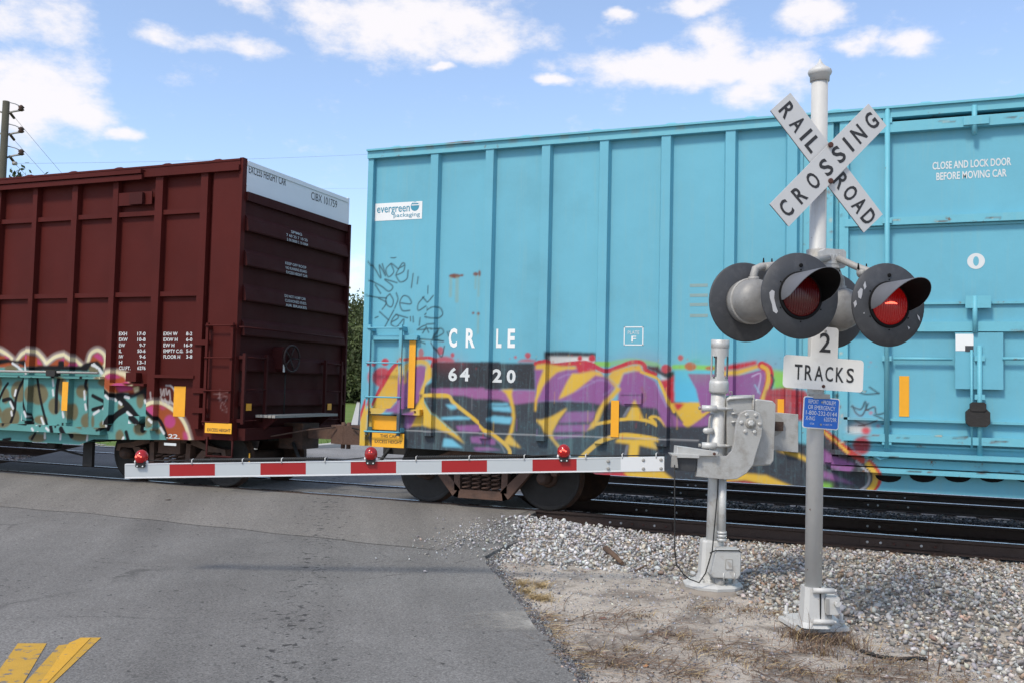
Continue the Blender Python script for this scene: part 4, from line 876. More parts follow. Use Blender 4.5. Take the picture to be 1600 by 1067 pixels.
def truck(T, xa, xb):
    xm = (xa+xb)/2
    t = None
    for sgn, yr in ((-1, RY[0]), (1, RY[1])):
        y = yr+sgn*.215; mbf = MB(); th = .14
        def pr(pts): mbf.prism([(x, y-th/2, z) for x, z in pts], (0, th, 0))
        h = (xb-xa)/2
        pr([(xm-h-.20, .50), (xm-h-.17, .61), (xm-h+.16, .66), (xm-.40, .80), (xm+.40, .80), (xm+h-.16, .66), (xm+h+.17, .61), (xm+h+.20, .50), (xm+h+.12, .50), (xm+h+.10, .56), (xm+h-.12, .56), (xm+.36, .68), (xm-.36, .68), (xm-h+.12, .56), (xm-h-.10, .56), (xm-h-.12, .50)])
        pr([(xm-h+.14, .57), (xm-h+.28, .58), (xm-.32, .25), (xm-.34, .12), (xm-.42, .14)]); pr([(xm+h-.14, .57), (xm+.42, .14), (xm+.34, .12), (xm+.32, .25), (xm+h-.28, .58)])
        pr([(xm-.42, .14), (xm-.34, .12), (xm+.34, .12), (xm+.42, .14), (xm+.34, .24), (xm-.34, .24)])
        pr([(xm-.40, .22), (xm-.31, .22), (xm-.33, .72), (xm-.42, .72)]); pr([(xm+.40, .22), (xm+.42, .72), (xm+.33, .72), (xm+.31, .22)])
        if t is None:
            t = mbf.build('truck', 'rust_truck', T)
            MB().box(xm-.22, xm+.22, RY[0]-.30, RY[1]+.30, .50, .78).build('bolster', 'rust_truck', t)
        else: mbf.build('side_frame', 'rust_truck', t)
        for k in range(4):
            c0 = np.array([xm-.225+.15*k, y-.03, .235]); MB().tube(helix(c0, .058, .27, 4.5, 0), .014, 5).build('spring', 'rust_truck', t)
        for x in (xa, xb):
            MB().lathe((x, y-sgn*.1, .46), (0, sgn, 0), [(0, .09), (.19, .09), (.20, .07), (.235, .065), (.24, .03)], 16).build('axle_cap', 'rust_dark', t)
            w = MB().lathe((x, yr, .455), (0, -sgn, 0), [(-.055, .40), (-.055, .452), (.0, .457), (.045, .460), (.052, .485), (.075, .485), (.08, .40)], 40).build('wheel', 'rust_dark', t)
            MB().lathe((x, yr, .455), (0, sgn, 0), [(.020, .16), (.045, .33), (.050, .395), (.058, .40), (.0585, .452), (.056, .455)], 40).build('wheel_rim', 'black_steel', w)
            MB().lathe((x, yr, .455), (0, sgn, 0), [(.04, .15), (.10, .12), (.11, .06)], 20).build('hub', 'rust_dark', w)
    for x in (xa, xb): MB().cyl((x, RY[0]+.06, .455), (x, RY[1]-.06, .455), .085, n=14).build('axle', 'rust_dark', t)
    MB().box(xm-.08, xm+.08, RY[0]+.12, RY[1]-.12, .22, .38).build('brake_beam', 'rust_dark', t)
    return t
def ladder(T, xl, xr_, ztop, zbot, rungs, mat, y=None, stile_r=.016, stub=None, paint=None):
    y = YC-.055 if y is None else y
    L = MB()
    for x in (xl, xr_): L.gbox(x-.022, x+.022, y-.004, y+.03, zbot, ztop, .03)
    o = L.build('ladder', mat, T, paint=paint)
    for z in rungs: MB().tube([(xl-.03, y+.005, z), (xl-.01, y-.02, z), (xr_+.01, y-.02, z), (xr_+.03, y+.005, z)], .0125, 6).build('rung', mat, o)
    for x in (xl, xr_):
        for z in (ztop-.06, zbot+.08): MB().box(x-.03, x+.03, y+.02, YC+.10, z-.03, z+.03).build('ladder_bracket', mat, o)
    return o
def word(T, txt, px0, px1, pytop, pybot, mat='decal_white', Y=None, bold=.012, name='lettering', dy=.003):
    """lettering on the car side between pixel columns px0..px1 with its height read at px0"""
    Y = YC+.08 if Y is None else Y
    pm = (px0+px1)/2; xa, z0 = onY(px0, pybot, Y); xb, _ = onY(px1, pybot, Y); _, z1 = onY(px0, pytop, Y)
    mb = MB(); lettering(mb, txt, (xa, Y-dy, z0), EX, EZ, xb-xa, z1-z0, bold); return mb.build(name, mat, T)
def plate(T, name, px0, py0, px1, py1, mat, Y, thick=.004, paint=None):
    xa, z1 = onY(px0, py0, Y); xb, _ = onY(px1, py0, Y); _, z0 = onY(px0, py1, Y)
    return MB().box(xa, xb, Y-thick, Y+.001, z0, z1).build(name, mat, T)

# ---- blue boxcar
TB = thing('boxcar', (1.5, YM, 0), 'sky blue boxcar with black, yellow and purple graffiti and number 6420', 'freight car')
TX0, TX1 = -6.755, 9.9; YP = YC+.08
car_shell(TB, TX0, TX1, .95, 'teal_worn', 4.9)
roof(TB, TX0, TX1, 'teal_worn', 5.06, 5.16, 17)
posts = [cx_(p)-.085 for p in (682, 769, 858, 950, 1048, 1150, 1248)]
DOOR0, DOOR1 = posts[-1]+.12, 3.4
posts2 = [DOOR1+.15+.82*k for k in range(8)]
def sill_z(x): return float(np.interp(x, [TX0, -3.75, -3.3, 6.5, 7.0, TX1], [.82, .80, .60, .60, .8, .82]))
def bay(T, name, xa, xb, zt, mat, paint, yp, fine_to, zb=None):
    mb = MB(); nx = max(1, int(math.ceil((xb-xa)/RES))); zf = fine_to
    nz = int(math.ceil((zf-.6)/RES))
    vs = []; fs = []
    for i in range(nx+1):
        x = xa+(xb-xa)*i/nx; z0 = (zb or sill_z)(x)
        for j in range(nz+1): vs.append((x, yp, z0+(zf-z0)*j/nz))
    m = nz+1
    fs = [(i*m+j, (i+1)*m+j, (i+1)*m+j+1, i*m+j+1) for i in range(nx) for j in range(nz)]
    mb.add(vs, fs); mb.add([(xa, yp, zf), (xb, yp, zf), (xb, yp, zt), (xa, yp, zt)], [(0, 1, 2, 3)])
    za, zb_ = (zb or sill_z)(xa), (zb or sill_z)(xb)
    mb.add([(xa, yp, za), (xb, yp, zb_), (xb, yp+.1, zb_), (xa, yp+.1, za)], [(3, 2, 1, 0)])
    return mb.build(name, mat, T, paint=paint)
edges = [TX0+.05]+posts
for i in range(len(edges)):
    xa = edges[i]; xb = edges[i+1] if i+1 < len(edges) else DOOR0
    bay(TB, 'side_panel', xa, xb, 4.95, 'teal', A, YP, 3.5 if i < 2 else 2.35)
for xa, xb in zip(posts2, posts2[1:]+[TX1-.05]):
    MB().add([(xa, YP, sill_z(xa)), (xb, YP, sill_z(xb)), (xb, YP, 4.95), (xa, YP, 4.95)], [(0, 1, 2, 3)]).build('side_panel', 'teal', TB)
for i, xc in enumerate(posts+posts2):
    mb = MB(); pf = [(xc-.085, YP+.001), (xc-.058, YC), (xc+.058, YC), (xc+.085, YP+.001)]
    if i < len(posts): mb.sheet(pf, 1.0, 3.3 if i < 1 else 2.3, RES); mb.sheet(pf, 3.3 if i < 1 else 2.3, 4.95)
    else: mb.sheet(pf, 1.0, 4.95)
    mb.build('side_post', 'teal', TB, paint=A if i < len(posts) else None)
# corner posts, eave, end
mb = MB(); mb.sheet([(TX0, YC+.15), (TX0, YC+.01), (TX0+.085, YC+.01), (TX0+.085, YP)], .82, 5.0, .02); mb.build('corner_post', 'teal', TB, paint=A)
MB().box(TX1-.085, TX1, YC+.01, YP, .82, 5.0).build('corner_post', 'teal', TB)
mb = MB().gbox(TX0-.004, TX1, YC-.015, YC+.13, 4.925, 5.025, .03); mb.build('top_chord', 'teal_worn', TB, paint=A)
mb = MB().gbox(TX0-.004, TX1, YC-.05, YC+.10, 5.026, 5.052, .03); mb.build('eave_lip', 'teal_worn', TB, paint=A)
for xe, dx in ((TX0, 1), (TX1, -1)):
    e = MB().box(min(xe, xe+dx*.06), max(xe, xe+dx*.06), YC+.15, YB-.06, .85, 5.0).build('end_wall', 'teal', TB)
    for k in range(7): MB().box(min(xe-dx*.05, xe+dx*.01), max(xe-dx*.05, xe+dx*.01), YC+.2, YB-.2, 1.2+.52*k, 1.42+.52*k).build('end_rib', 'teal', e)
MB().box(TX0, TX1, YB-.06, YB, .8, 5.0).build('far_side', 'teal', TB)
# side details at the left end
zr = [cz_(604, y) for y in (513, 567, 620, 674)]
ladder(TB, cx_(582), cx_(631), zr[0]+.05, zr[-1]-.05, zr, 'teal', paint=A)
x0, x1 = cx_(582), cx_(654); z0, z1 = cz_(610, 531), cz_(610, 524)
mb = MB().gbox(x0, x1, YC-.0, YP+.02, z0, z1, RES); mb.build('side_bracket', 'teal', TB, paint=A)
x0, x1 = cx_(576), cx_(662); z0, z1 = cz_(615, 647), cz_(615, 638)
mb = MB().gbox(x0, x1, YC-.02, YP+.02, z0, z1, RES); mb.build('side_ledge', 'teal', TB, paint=A)
for px in (585, 655): MB().lathe((cx_(px), YC-.02, cz_(px, 643)), (0, -1, 0), [(0, .014), (.012, .014)], 8).build('bolt', 'rust_bolt', TB)
plate(TB, 'reflector_strip', 640, 532, 650, 637, 'reflector', YC+.055)
plate(TB, 'reflector_strip', 581, 648, 621, 670, 'reflector', YC+.06)
plate(TB, 'reflector_strip', 955, 625, 967.5, 682, 'reflector', YC+.07)
plate(TB, 'reflector_strip', 1215, 623, 1232, 652, 'reflector', YC+.07)
pn = plate(TB, 'notice_plate', 582, 675, 632, 697, 'orange_plate', YC+.02, .01); pn['label'] = 'orange plate reading THIS CAR EXCESS HEIGHT'
word(pn, 'THIS CAR', 594, 620, 677.5, 682.5, 'decal_black', YC+.01, .006); word(pn, 'EXCESS HEIGHT', 585.5, 628, 686, 691, 'decal_black', YC+.01, .006)
xa_, zt_ = onY(974, 612, YC+.03); xb_, _ = onY(1002, 612, YC+.03); _, zb1 = onY(974, 630, YC+.03); MB().gbox(xa_, xb_, YC+.045, YP+.01, zb1, zt_, RES).build('placard_holder', 'teal', TB, paint=A)
st = plate(TB, 'sticker', 586.5, 319, 660, 346, 'sticker', YP, .004)
st['label'] = 'white sticker with blue printed name and round leaf mark'
word(st, 'evergreen', 589, 640, 325, 337.5, 'decal_blue', YP-.004, .006); word(st, 'packaging', 615, 656, 334, 342, 'decal_blue', YP-.004, 0)
xg, zg = onY(648.5, 323, YP); MB().lathe((xg, YP-.004, zg), (0, -1, 0), [(0, .066), (.002, .066)], 24).build('leaf_mark', 'decal_blue', st)
MB().box(xg-.05, xg+.07, YP-.009, YP-.006, zg+.012, zg+.026).build('leaf_mark', 'sticker', st); MB().box(xg-.03, xg+.07, YP-.009, YP-.006, zg+.045, zg+.055).build('leaf_mark', 'sticker', st)
for t_, a, b_, y0, y1 in (('C', 701, 714, 513, 543), ('R', 727.5, 742, 513.5, 543.5), ('L', 775, 783.5, 514, 543.5), ('E', 793, 804.5, 514, 543.5), ('6', 700.5, 714, 573.5, 595), ('4', 718.5, 733.5, 574, 595), ('2', 769.5, 784, 576, 597), ('0', 791.5, 805.5, 577, 598)):
    word(TB, t_, a, b_, y0, y1, 'decal_white' if y0 < 560 else 'decal_pale', YP, .035)
fr = MB()
for a, b_, c_, d_ in ((975, 510.5, 1005.5, 512), (975, 538, 1005.5, 539.5), (975, 510.5, 976.5, 539.5), (1004, 510.5, 1005.5, 539.5)):
    xa, z1 = onY(a, b_, YP); xb, _ = onY(c_, b_, YP); _, z0 = onY(a, d_, YP); fr.add([(xa, YP-.003, z0), (xb, YP-.003, z0), (xb, YP-.003, z1), (xa, YP-.003, z1)], [(0, 1, 2, 3)])
fr.build('stencil_frame', 'decal_white', TB); word(TB, 'PLATE', 981, 999, 517, 522.5, 'decal_pale', YP, 0); word(TB, 'F', 986.5, 994, 525, 534, 'decal_white', YP, .01)
MT['faded_bar'] = material('faded_grey_bar', alb((140, 170, 170)), .6, var=.15, vscale=8)
for i, y in enumerate((444, 459.5, 474, 491)): plate(TB, 'faded_stencil', 1078, y, 1106, y+5, 'faded_bar', YP, .002)
# door
xd = lambda px: onY(px, 450, YC)[0]
MB().box(DOOR0, DOOR1, YC+.12, YC+.16, .9, 4.9).build('door_recess', 'teal_worn', TB)
mb = MB(); mb.sheet([(DOOR0, YP+.02), (xd(1322), YP+.02)], sill_z(0), 2.35, RES); mb.sheet([(DOOR0, YP+.02), (xd(1322), YP+.02)], 2.35, 4.95); mb.build('side_panel', 'teal_worn', TB, paint=A)
for px, w in ((1296, .05), (1318, .07)):
    x = xd(px); mb = MB(); mb.sheet([(x-w, YP+.02), (x-w*.7, YC+.01), (x+w*.7, YC+.01), (x+w, YP+.02)], .9, 4.93, .02); mb.build('door_post', 'teal_worn', TB, paint=A)
DX0 = xd(1322)
door = MB()
door.sheet([(DX0, YC+.075), (DOOR1-.1, YC+.075)], sill_z(0), 4.6, RES) if False else door.sheet([(DX0, YC+.075), (1.9, YC+.075)], .95, 2.3, RES)
door.sheet([(1.9, YC+.075), (DOOR1-.1, YC+.075)], .95, 2.3); door.sheet([(DX0, YC+.075), (DOOR1-.1, YC+.075)], 2.3, cz_(1390, 207))
door = door.build('plug_door', 'teal', TB, paint=A)
def beam(px, ya, yb, out, xa=None, xb=None, name='door_beam', mat='teal_worn'):
    za, zb_ = cz_(px, yb), cz_(px, ya); mb = MB().gbox(DX0-.02 if xa is None else xa, min(DOOR1-.1, 2.2) if xb is None else xb, YC+.08-out, YC+.09, za, zb_, .02); return mb.build(name, mat, door, paint=A)
beam(1390, 192, 208, .10); beam(1390, 340, 352, .082); beam(1390, 352.5, 356, .03)
beam(1450, 472, 475.5, .04); beam(1450, 503, 518, .075)
beam(1450, 655, 659, .07); beam(1450, 680, 692, .12); beam(1450, 696, 699, .05)
SB = lambda px, ya, yb, out: MB().gbox(xd(1300), 2.2, YC+.08-out, YC+.12, cz_(px, yb), cz_(px, ya), .02).build('side_sill', 'teal_worn', TB, paint=A)
SB(1450, 708, 715, .17); SB(1450, 719, 732, .06); SB(1450, 734, 741, .16)
mb = MB().gbox(DOOR0-.0, 2.2, YC+.085, YC+.12, .60, cz_(1450, 741), RES); mb.build('side_sill', 'teal', TB, paint=A)
MB().box(2.2, DOOR1+.15, YC+.02, YC+.12, .60, 1.2).build('side_sill', 'teal_worn', TB)
for k in range(5):                                        # drain scallops in the sill
    px = 1388+k*54; x, z = onY(px, 743, YC+.08); MB().prism([(x+.14*math.cos(a), YC+.078, z+.004-.075*math.sin(a)) for a in np.linspace(0, math.pi, 9)], (0, .005, 0)).build('sill_slot', 'hood_in', TB)
for px, r_, ya_, yb_, gy in ((1386, .030, 168, 700, (190, 346, 505, 560, 690)), (1523, .028, 166, 212, (188,)), (1523, .026, 463, 520, (478,)), (1530, .026, 540, 720, (560, 620, 690))):
    x = xd(px); rb = MB().cyl((x, YC-.02, cz_(px, yb_)), (x, YC-.02, cz_(px, ya_)), r_, n=10).build('lock_rod', 'teal_worn', TB)
    for y in gy: MB().box(x-.05, x+.05, YC-.035, YC+.08, cz_(px, y+4), cz_(px, y-4)).build('rod_guide', 'teal_worn', rb)
plate(TB, 'lock_plate', 1492, 520, 1567, 607, 'teal', YC+.03, .03)
plate(TB, 'lock_plate', 1508, 463, 1548, 482, 'teal_worn', YC, .03); plate(TB, 'lock_plate', 1505, 184, 1545, 197, 'teal_worn', YC-.02, .03)
for a, b_ in ((1396, 1488), (1566, 1640)):
    z = cz_(a, 560); MB().cyl((xd(a), YC-.0, z), (xd(b_), YC-.0, z), .018, n=8).build('door_handle_rod', 'teal_worn', TB)
gx, gz_ = onY(1528, 652, YC-.05); mb = MB().obox((gx, YC-.02, gz_), EX, (0, 1, 0), EZ, .12, .06, .10, .04); mb.obox((gx, YC-.05, gz_+.12), EX, (0, 1, 0), EZ, .08, .04, .05, .02); mb.build('lock_gear', 'black_steel', TB)
mb = MB().cyl((gx-.06, YC-.03, gz_-.34), (gx-.06, YC-.03, gz_+.75), .014, n=6); mb.build('lock_lever', 'teal_worn', TB)
plate(TB, 'reflector_strip', 1405, 587, 1420.5, 650, 'reflector', YC+.072)
plate(TB, 'notice_sticker', 1493, 522, 1521, 548, 'sticker', YC, .003); plate(TB, 'notice_sticker', 1508, 540, 1521, 549, 'light_black', YC-.003, .002)
word(TB, 'CLOSE AND LOCK DOOR', 1457, 1580, 254, 266, 'decal_pale', YC+.075, .02); word(TB, 'BEFORE MOVING CAR', 1463, 1573, 270.5, 282.5, 'decal_pale', YC+.075, .02)
xo, zo = onY(1525, 408.5, YC+.075); MB().lathe((xo, YC+.075, zo), (0, -1, 0), [(0, .09), (.003, .09)], 28).build('round_mark', 'decal_pale', TB); MB().prism([(xo+.03*math.cos(a), YC+.0715, zo+.055*math.sin(a)) for a in np.linspace(0, 6.283, 16, endpoint=False)], (0, .0015, 0)).build('round_mark', 'teal', TB)
MB().tube([onY(1352, 714, YC-.03)[0:1]+(YC-.03,)+onY(1352, 714, YC-.03)[1:], (xd(1362), YC-.06, cz_(1362, 708)), (xd(1375), YC-.05, cz_(1375, 716)), (xd(1388), YC-.02, cz_(1388, 712))], .022, 8).build('pipe_fitting', 'teal', TB)
truck(TB, -6.03, -4.17); truck(TB, 7.1, 8.96)
MB().box(-3.2, 6.4, YC+.3, YM-.3, .62, .95).build('underframe', 'black_steel', TB)
MB().box(TX0+.1, -3.2, YC+.25, YB-.25, .84, .96).build('underframe', 'black_steel', TB)

# ---- brown boxcar
B = Painter(-14.9, -8.8, 0.4, 2.4, YC+.03)
TL = (100, 158, 154); OL = (118, 108, 80); PK = (190, 76, 132); OR = (166, 84, 50); CRM = (232, 222, 182); WH = (222, 224, 226)
B.zone(0, 520, 5.6176)
def bump(pts, w=30):
    B.stroke(pts, w*2.2, (230, 222, 214), .45, 9); B.stroke(pts, w, CRM, .95, 2)
bump([(-120, 160), (-40, 150), (20, 180), (75, 225)]); bump([(120, 240), (165, 180), (225, 158), (290, 165), (340, 212), (372, 258)]); bump([(380, 265), (455, 208), (550, 188), (620, 225), (685, 280)])
bump([(745, 250), (770, 180), (825, 150), (880, 180), (900, 240), (880, 300)])
for q in ([(-100, 200), (20, 200), (80, 250), (80, 330), (-100, 330)], [(140, 240), (190, 195), (250, 190), (320, 230), (350, 290), (140, 330)], [(400, 290), (470, 230), (560, 215), (640, 270), (640, 330), (400, 330)], [(760, 260), (785, 195), (830, 172), (870, 200), (885, 260), (860, 310), (770, 300)]): B.poly(q, OR, 1, 2)
for q in ([(190, 220), (225, 185), (250, 200), (240, 240)], [(300, 215), (345, 280), (300, 270)], [(480, 250), (540, 215), (560, 260)], [(640, 250), (660, 300), (600, 300)], [(790, 200), (830, 175), (868, 205), (880, 260), (850, 240)], [(0, 190), (60, 220), (40, 240)]): B.poly(q, PK, .95, 2)
B.poly([(-160, 330), (-160, 300), (740, 300), (870, 300), (880, 340), (955, 420), (1000, 480), (1100, 520), (1100, 1010), (-160, 1010)], TL)
for (x, y, rx, ry) in ((140, 510, 75, 95), (70, 310, 60, 30), (310, 535, 85, 95), (450, 640, 55, 75), (540, 470, 70, 90), (690, 510, 50, 60), (760, 470, 40, 40), (620, 690, 40, 75), (60, 740, 85, 90), (330, 760, 60, 40), (745, 770, 65, 70), (860, 440, 30, 40), (890, 800, 50, 50), (20, 550, 35, 70), (890, 600, 40, 60), (800, 310, 55, 45), (410, 330, 50, 30), (-60, 450, 50, 80), (-70, 700, 60, 60), (680, 910, 90, 40), (300, 920, 80, 40)): B.disc(x, y, rx, ry, OL, .95, 2)
K = (26, 26, 29)
B.poly([(-160, 240), (40, 222), (70, 240), (130, 240), (200, 232), (232, 245), (240, 300), (310, 285), (480, 282), (485, 242), (530, 238), (545, 290), (680, 290), (730, 258), (830, 243), (885, 300), (870, 340), (830, 290), (770, 280), (740, 335), (560, 330), (270, 330), (200, 300), (130, 265), (40, 262), (-160, 300)], K)
for q, w in (([(190, 390), (140, 480), (110, 580), (100, 680), (60, 800)], 30), ([(40, 440), (0, 500), (-60, 640)], 26), ([(210, 480), (215, 620), (260, 760)], 26), ([(300, 400), (320, 540), (345, 660), (385, 810)], 28), ([(490, 380), (470, 500), (465, 690)], 40), ([(735, 390), (735, 490), (910, 615), (760, 670), (750, 520)], 34), ([(755, 670), (765, 840)], 34), ([(530, 660), (520, 820)], 22), ([(200, 780), (260, 790)], 40), ([(0, 590), (60, 580), (100, 640)], 34), ([(0, 940), (60, 930)], 30), ([(250, 930), (280, 880)], 26), ([(930, 480), (960, 530), (1000, 560)], 40), ([(480, 820), (490, 870)], 40), ([(570, 840), (600, 900)], 50)): B.stroke(q, w, K)
B.poly([(752, 585), (850, 618), (755, 642)], PK)
for a, b_, c_, d_ in ((80, 265, 135, 300), (140, 310, 165, 330), (225, 265, 240, 360), (435, 410, 440, 460), (435, 500, 440, 545), (712, 510, 716, 580), (720, 625, 728, 670), (790, 715, 845, 685), (865, 670, 895, 660), (780, 280, 830, 300), (840, 315, 860, 350), (335, 745, 355, 800), (60, 605, 85, 660), (180, 650, 165, 760), (225, 690, 240, 730), (560, 690, 570, 735), (110, 500, 100, 545), (365, 870, 365, 920), (505, 885, 500, 930), (315, 835, 325, 850), (440, 830, 460, 850), (740, 900, 735, 940), (940, 545, 960, 570), (70, 690, 75, 720)): B.stroke([(a, b_), (c_, d_)], 22, WH, .95)
B.zone(140, 540, 5.9278)
B.stroke([(85, 275), (200, 240), (325, 275)], 60, (230, 222, 214), .4, 9); B.poly([(90, 290), (100, 255), (200, 225), (300, 240), (330, 270), (330, 350), (220, 440), (140, 400)], CRM, .95, 3, True)
B.poly([(135, 290), (200, 252), (290, 285), (325, 340), (380, 370), (400, 430), (200, 440), (135, 380)], OR, 1, 2); B.poly([(150, 280), (200, 255), (265, 290), (180, 310)], PK, .9, 2); B.poly([(210, 380), (320, 320), (380, 400), (250, 430)], PK, .9, 2)
B.poly([(375, 380), (430, 360), (430, 420), (390, 435)], CRM, .9, 2)
B.stroke([(515, 560), (600, 518), (700, 555), (800, 640), (865, 740), (905, 870)], 66, (225, 215, 205), .4, 9)
B.poly([(520, 565), (610, 530), (700, 570), (795, 650), (855, 750), (890, 870), (690, 870), (600, 690)], OR, 1, 2); B.stroke([(515, 555), (600, 522), (700, 560), (800, 642), (862, 740), (900, 870)], 34, CRM, .95, 2)
B.poly([(525, 575), (600, 548), (600, 665), (560, 625)], PK, .95, 2); B.poly([(610, 545), (690, 575), (640, 590)], PK, .8, 3); B.disc(715, 700, 52, 60, PK, .95, 2); B.poly([(840, 790), (880, 800), (895, 870), (840, 870)], PK, .8, 3)
B.poly([(-40, 310), (120, 385), (190, 445), (300, 480), (450, 440), (510, 560), (600, 690), (690, 870), (690, 890), (-40, 930)], TL)
for (x, y, rx, ry) in ((95, 330, 30, 45), (265, 570, 35, 55), (250, 840, 40, 65), (440, 770, 65, 60), (440, 500, 35, 80), (560, 700, 40, 60), (100, 730, 40, 40), (0, 700, 15, 60), (610, 790, 30, 30)): B.disc(x, y, rx, ry, OL, .95, 2)
B.poly([(190, 440), (270, 425), (370, 455), (440, 415), (500, 365), (505, 440), (440, 450), (370, 480), (250, 495)], K)
for q, w in (([(230, 470), (330, 560), (400, 650), (470, 725), (465, 775)], 62), ([(330, 570), (220, 640), (160, 715), (140, 760)], 60), ([(120, 390), (190, 455), (250, 480)], 40), ([(490, 430), (520, 590), (630, 700), (690, 850)], 34), ([(0, 460), (130, 540), (0, 590)], 36), ([(310, 800), (330, 880)], 40), ([(100, 780), (130, 770)], 24)): B.stroke(q, w, K)
for a, b_, c_, d_ in ((160, 460, 185, 485), (205, 495, 215, 505), (245, 520, 265, 540), (320, 615, 360, 650), (380, 700, 400, 720), (560, 680, 585, 705), (630, 760, 660, 810), (100, 580, 110, 590), (10, 630, 55, 600), (300, 470, 335, 480), (485, 505, 490, 525), (285, 850, 270, 890), (130, 700, 125, 740), (10, 170, 40, 200), (60, 210, 85, 250)): B.stroke([(a, b_), (c_, d_)], 26, WH, .95)
for q in ([(575, 430), (580, 490)], [(630, 400), (640, 460), (660, 400), (665, 460)], [(680, 395), (690, 450), (710, 410), (720, 480)], [(680, 365), (740, 380), (775, 470)], [(720, 365), (770, 420), (780, 480)], [(630, 470), (660, 540)], [(670, 490), (700, 545), (720, 490)], [(725, 510), (760, 550), (775, 520)], [(640, 500), (760, 540)]): B.stroke(q, 12, (205, 200, 200), .75, 3)
B.zone(300, 460, 3.334)
for q in ([(110, 520), (190, 510)], [(140, 490), (150, 590), (180, 610)], [(130, 540), (180, 530), (170, 560)], [(150, 550), (185, 600)]): B.stroke(q, 3, (190, 160, 160), .5, 3)

TR = thing('boxcar', (-17, YM, 0), 'oxide red boxcar with white upper end panel and camouflage-coloured graffiti', 'freight car')
BX0, BX1 = -25.6, -8.95; YQ = YC+.095
car_shell(TR, BX0, BX1, .95, 'brown', 4.95); roof(TR, BX0, BX1-.03, 'brown', 5.085, 5.095, 17)
def bsill(x): return float(np.interp(x, [BX0, -24, -23.5, -12.05, -11.75, BX1], [.8, .8, .6, .6, .70, .80]))
iv = [(48, 54.5), (109, 117.6), (173, 181), (239, 250.5), (310, 321)]
bp = [(cx_(a, 384), cx_(b_, 384)) for a, b_ in iv]
pcs = [(a+b_)/2 for a, b_ in bp]; more = [pcs[0]-.88*k for k in range(1, 14)]
cuts = sorted(more)+pcs
bars_z = [cz_(310, 328), cz_(310, 458)]
for i in range(len(cuts)):
    xa = cuts[i]; xb = cuts[i+1] if i+1 < len(cuts) else cx_(326, 384)
    if xb < -15: MB().add([(xa, YQ, bsill(xa)), (xb, YQ, bsill(xb)), (xb, YQ, 4.95), (xa, YQ, 4.95)], [(0, 1, 2, 3)]).build('side_panel', 'brown', TR)
    else: bay(TR, 'side_panel', xa, xb, 4.95, 'brown', B, YQ, 2.25, bsill)
    for z in bars_z: MB().box(xa+.05, xb-.05, YC+.03, YQ+.01, z-.04, z+.035).build('side_rail', 'brown', TR)
for i, xc in enumerate(cuts):
    w = .085 if i < len(more) else max((bp[i-len(more)][1]-bp[i-len(more)][0])/2, .05)
    mb = MB(); pf = [(xc-w-.01, YQ), (xc-w, YC), (xc+w, YC), (xc+w+.01, YQ)]
    if xc > -15: mb.sheet(pf, .95, 2.25, RES); mb.sheet(pf, 2.25, 4.92)
    else: mb.sheet(pf, .95, 4.92)
    mb.build('side_post', 'brown', TR, paint=B if xc > -15 else None)
xq = cx_(327, 384)
mb = MB(); mb.sheet([(xq, YQ), (xq+.01, YC+.035), (BX1-.02, YC+.035)], .80, 5.0, .03); mb.build('corner_panel', 'brown', TR, paint=B)
MB().box(BX1-.05, BX1+.012, YC+.0, YC+.10, .80, 5.10).build('corner_post', 'brown', TR)
MB().box(BX0, cx_(376, 260), YC-.045, YC+.12, 4.90, 4.985).build('top_chord', 'brown', TR); MB().box(BX0, BX1-.03, YC-.01, YC+.12, 4.986, 5.075).build('top_plate', 'brown', TR)
MB().box(BX0, cx_(228, 262), YC-.11, YC+.05, 4.955, 5.02).build('door_track', 'brown', TR); MB().box(BX0, cx_(228, 262), YC-.085, YC-.046, 4.86, 4.94).build('door_track', 'brown', TR)
plate(TR, 'side_bracket', 186, 303, 239, 323, 'brown', YC+.03, .02)
hk = plate(TR, 'hook', 206, 303, 226, 321, 'brown_end', YC+.0, .05)
# relief low on the side
def bledge(a, b_, ya, yb, out, name='side_ledge', pipe=False):
    xa, xb = cx_(a, 600), cx_(b_, 600); za, zb_ = cz_(b_, yb), cz_(b_, ya)
    return MB().gbox(max(xa, -14.8), xb, YC-out, YQ+.01, za, zb_, RES).build(name, 'brown', TR, paint=B)
bledge(-60, 158, 588, 592, .03); bledge(240, 303, 586, 591, .02); bledge(173, 228, 599, 603, .05); bledge(-60, 163, 668, 679, .05); bledge(198, 214, 582, 596, .03, 'side_bracket'); bledge(205, 222, 650, 662, .03, 'side_bracket'); bledge(230, 243, 667, 672, .03, 'side_bracket')
zz = cz_(80, 581); mb = MB().tube([(-14.8, YC-.06, zz), (cx_(158, 580), YC-.06, zz)], .02, 8); mb.build('door_rod', 'galv_dark', TR)
mb = MB().obox((cx_(87, 585), YC-.05, cz_(87, 583)), EX, (0, 1, 0), EZ, .10, .06, .05, .02); mb.build('lock_gear', 'black_steel', TR)
plate(TR, 'reflector_strip', 98, 596, 107, 641, 'reflector', YC-.001); plate(TR, 'reflector_strip', 272.5, 603, 290.5, 650, 'reflector', YQ-.001)
pn = plate(TR, 'notice_plate', 321, 659.5, 362.5, 675.5, 'orange_plate', YC-.07, .008); pn['label'] = 'orange plate reading EXCESS HEIGHT'
word(pn, 'EXCESS HEIGHT', 324, 360, 668, 673, 'decal_black', YC-.078, .006)
zr = [cz_(344, y) for y in (509, 559, 610, 659)]
ladder(TR, cx_(324, 600), cx_(363, 600), zr[0]+.04, zr[-1]-.05, zr, 'brown')
st_ = MB().tube([(cx_(322, 690), YC+.02, .84), (cx_(322, 690), YC+.02, cz_(344, 713)), (cx_(362, 690), YC+.02, cz_(344, 713)), (cx_(362, 690), YC+.02, .84)], .018, 6); st_.build('stirrup_step', 'brown_end', TR)
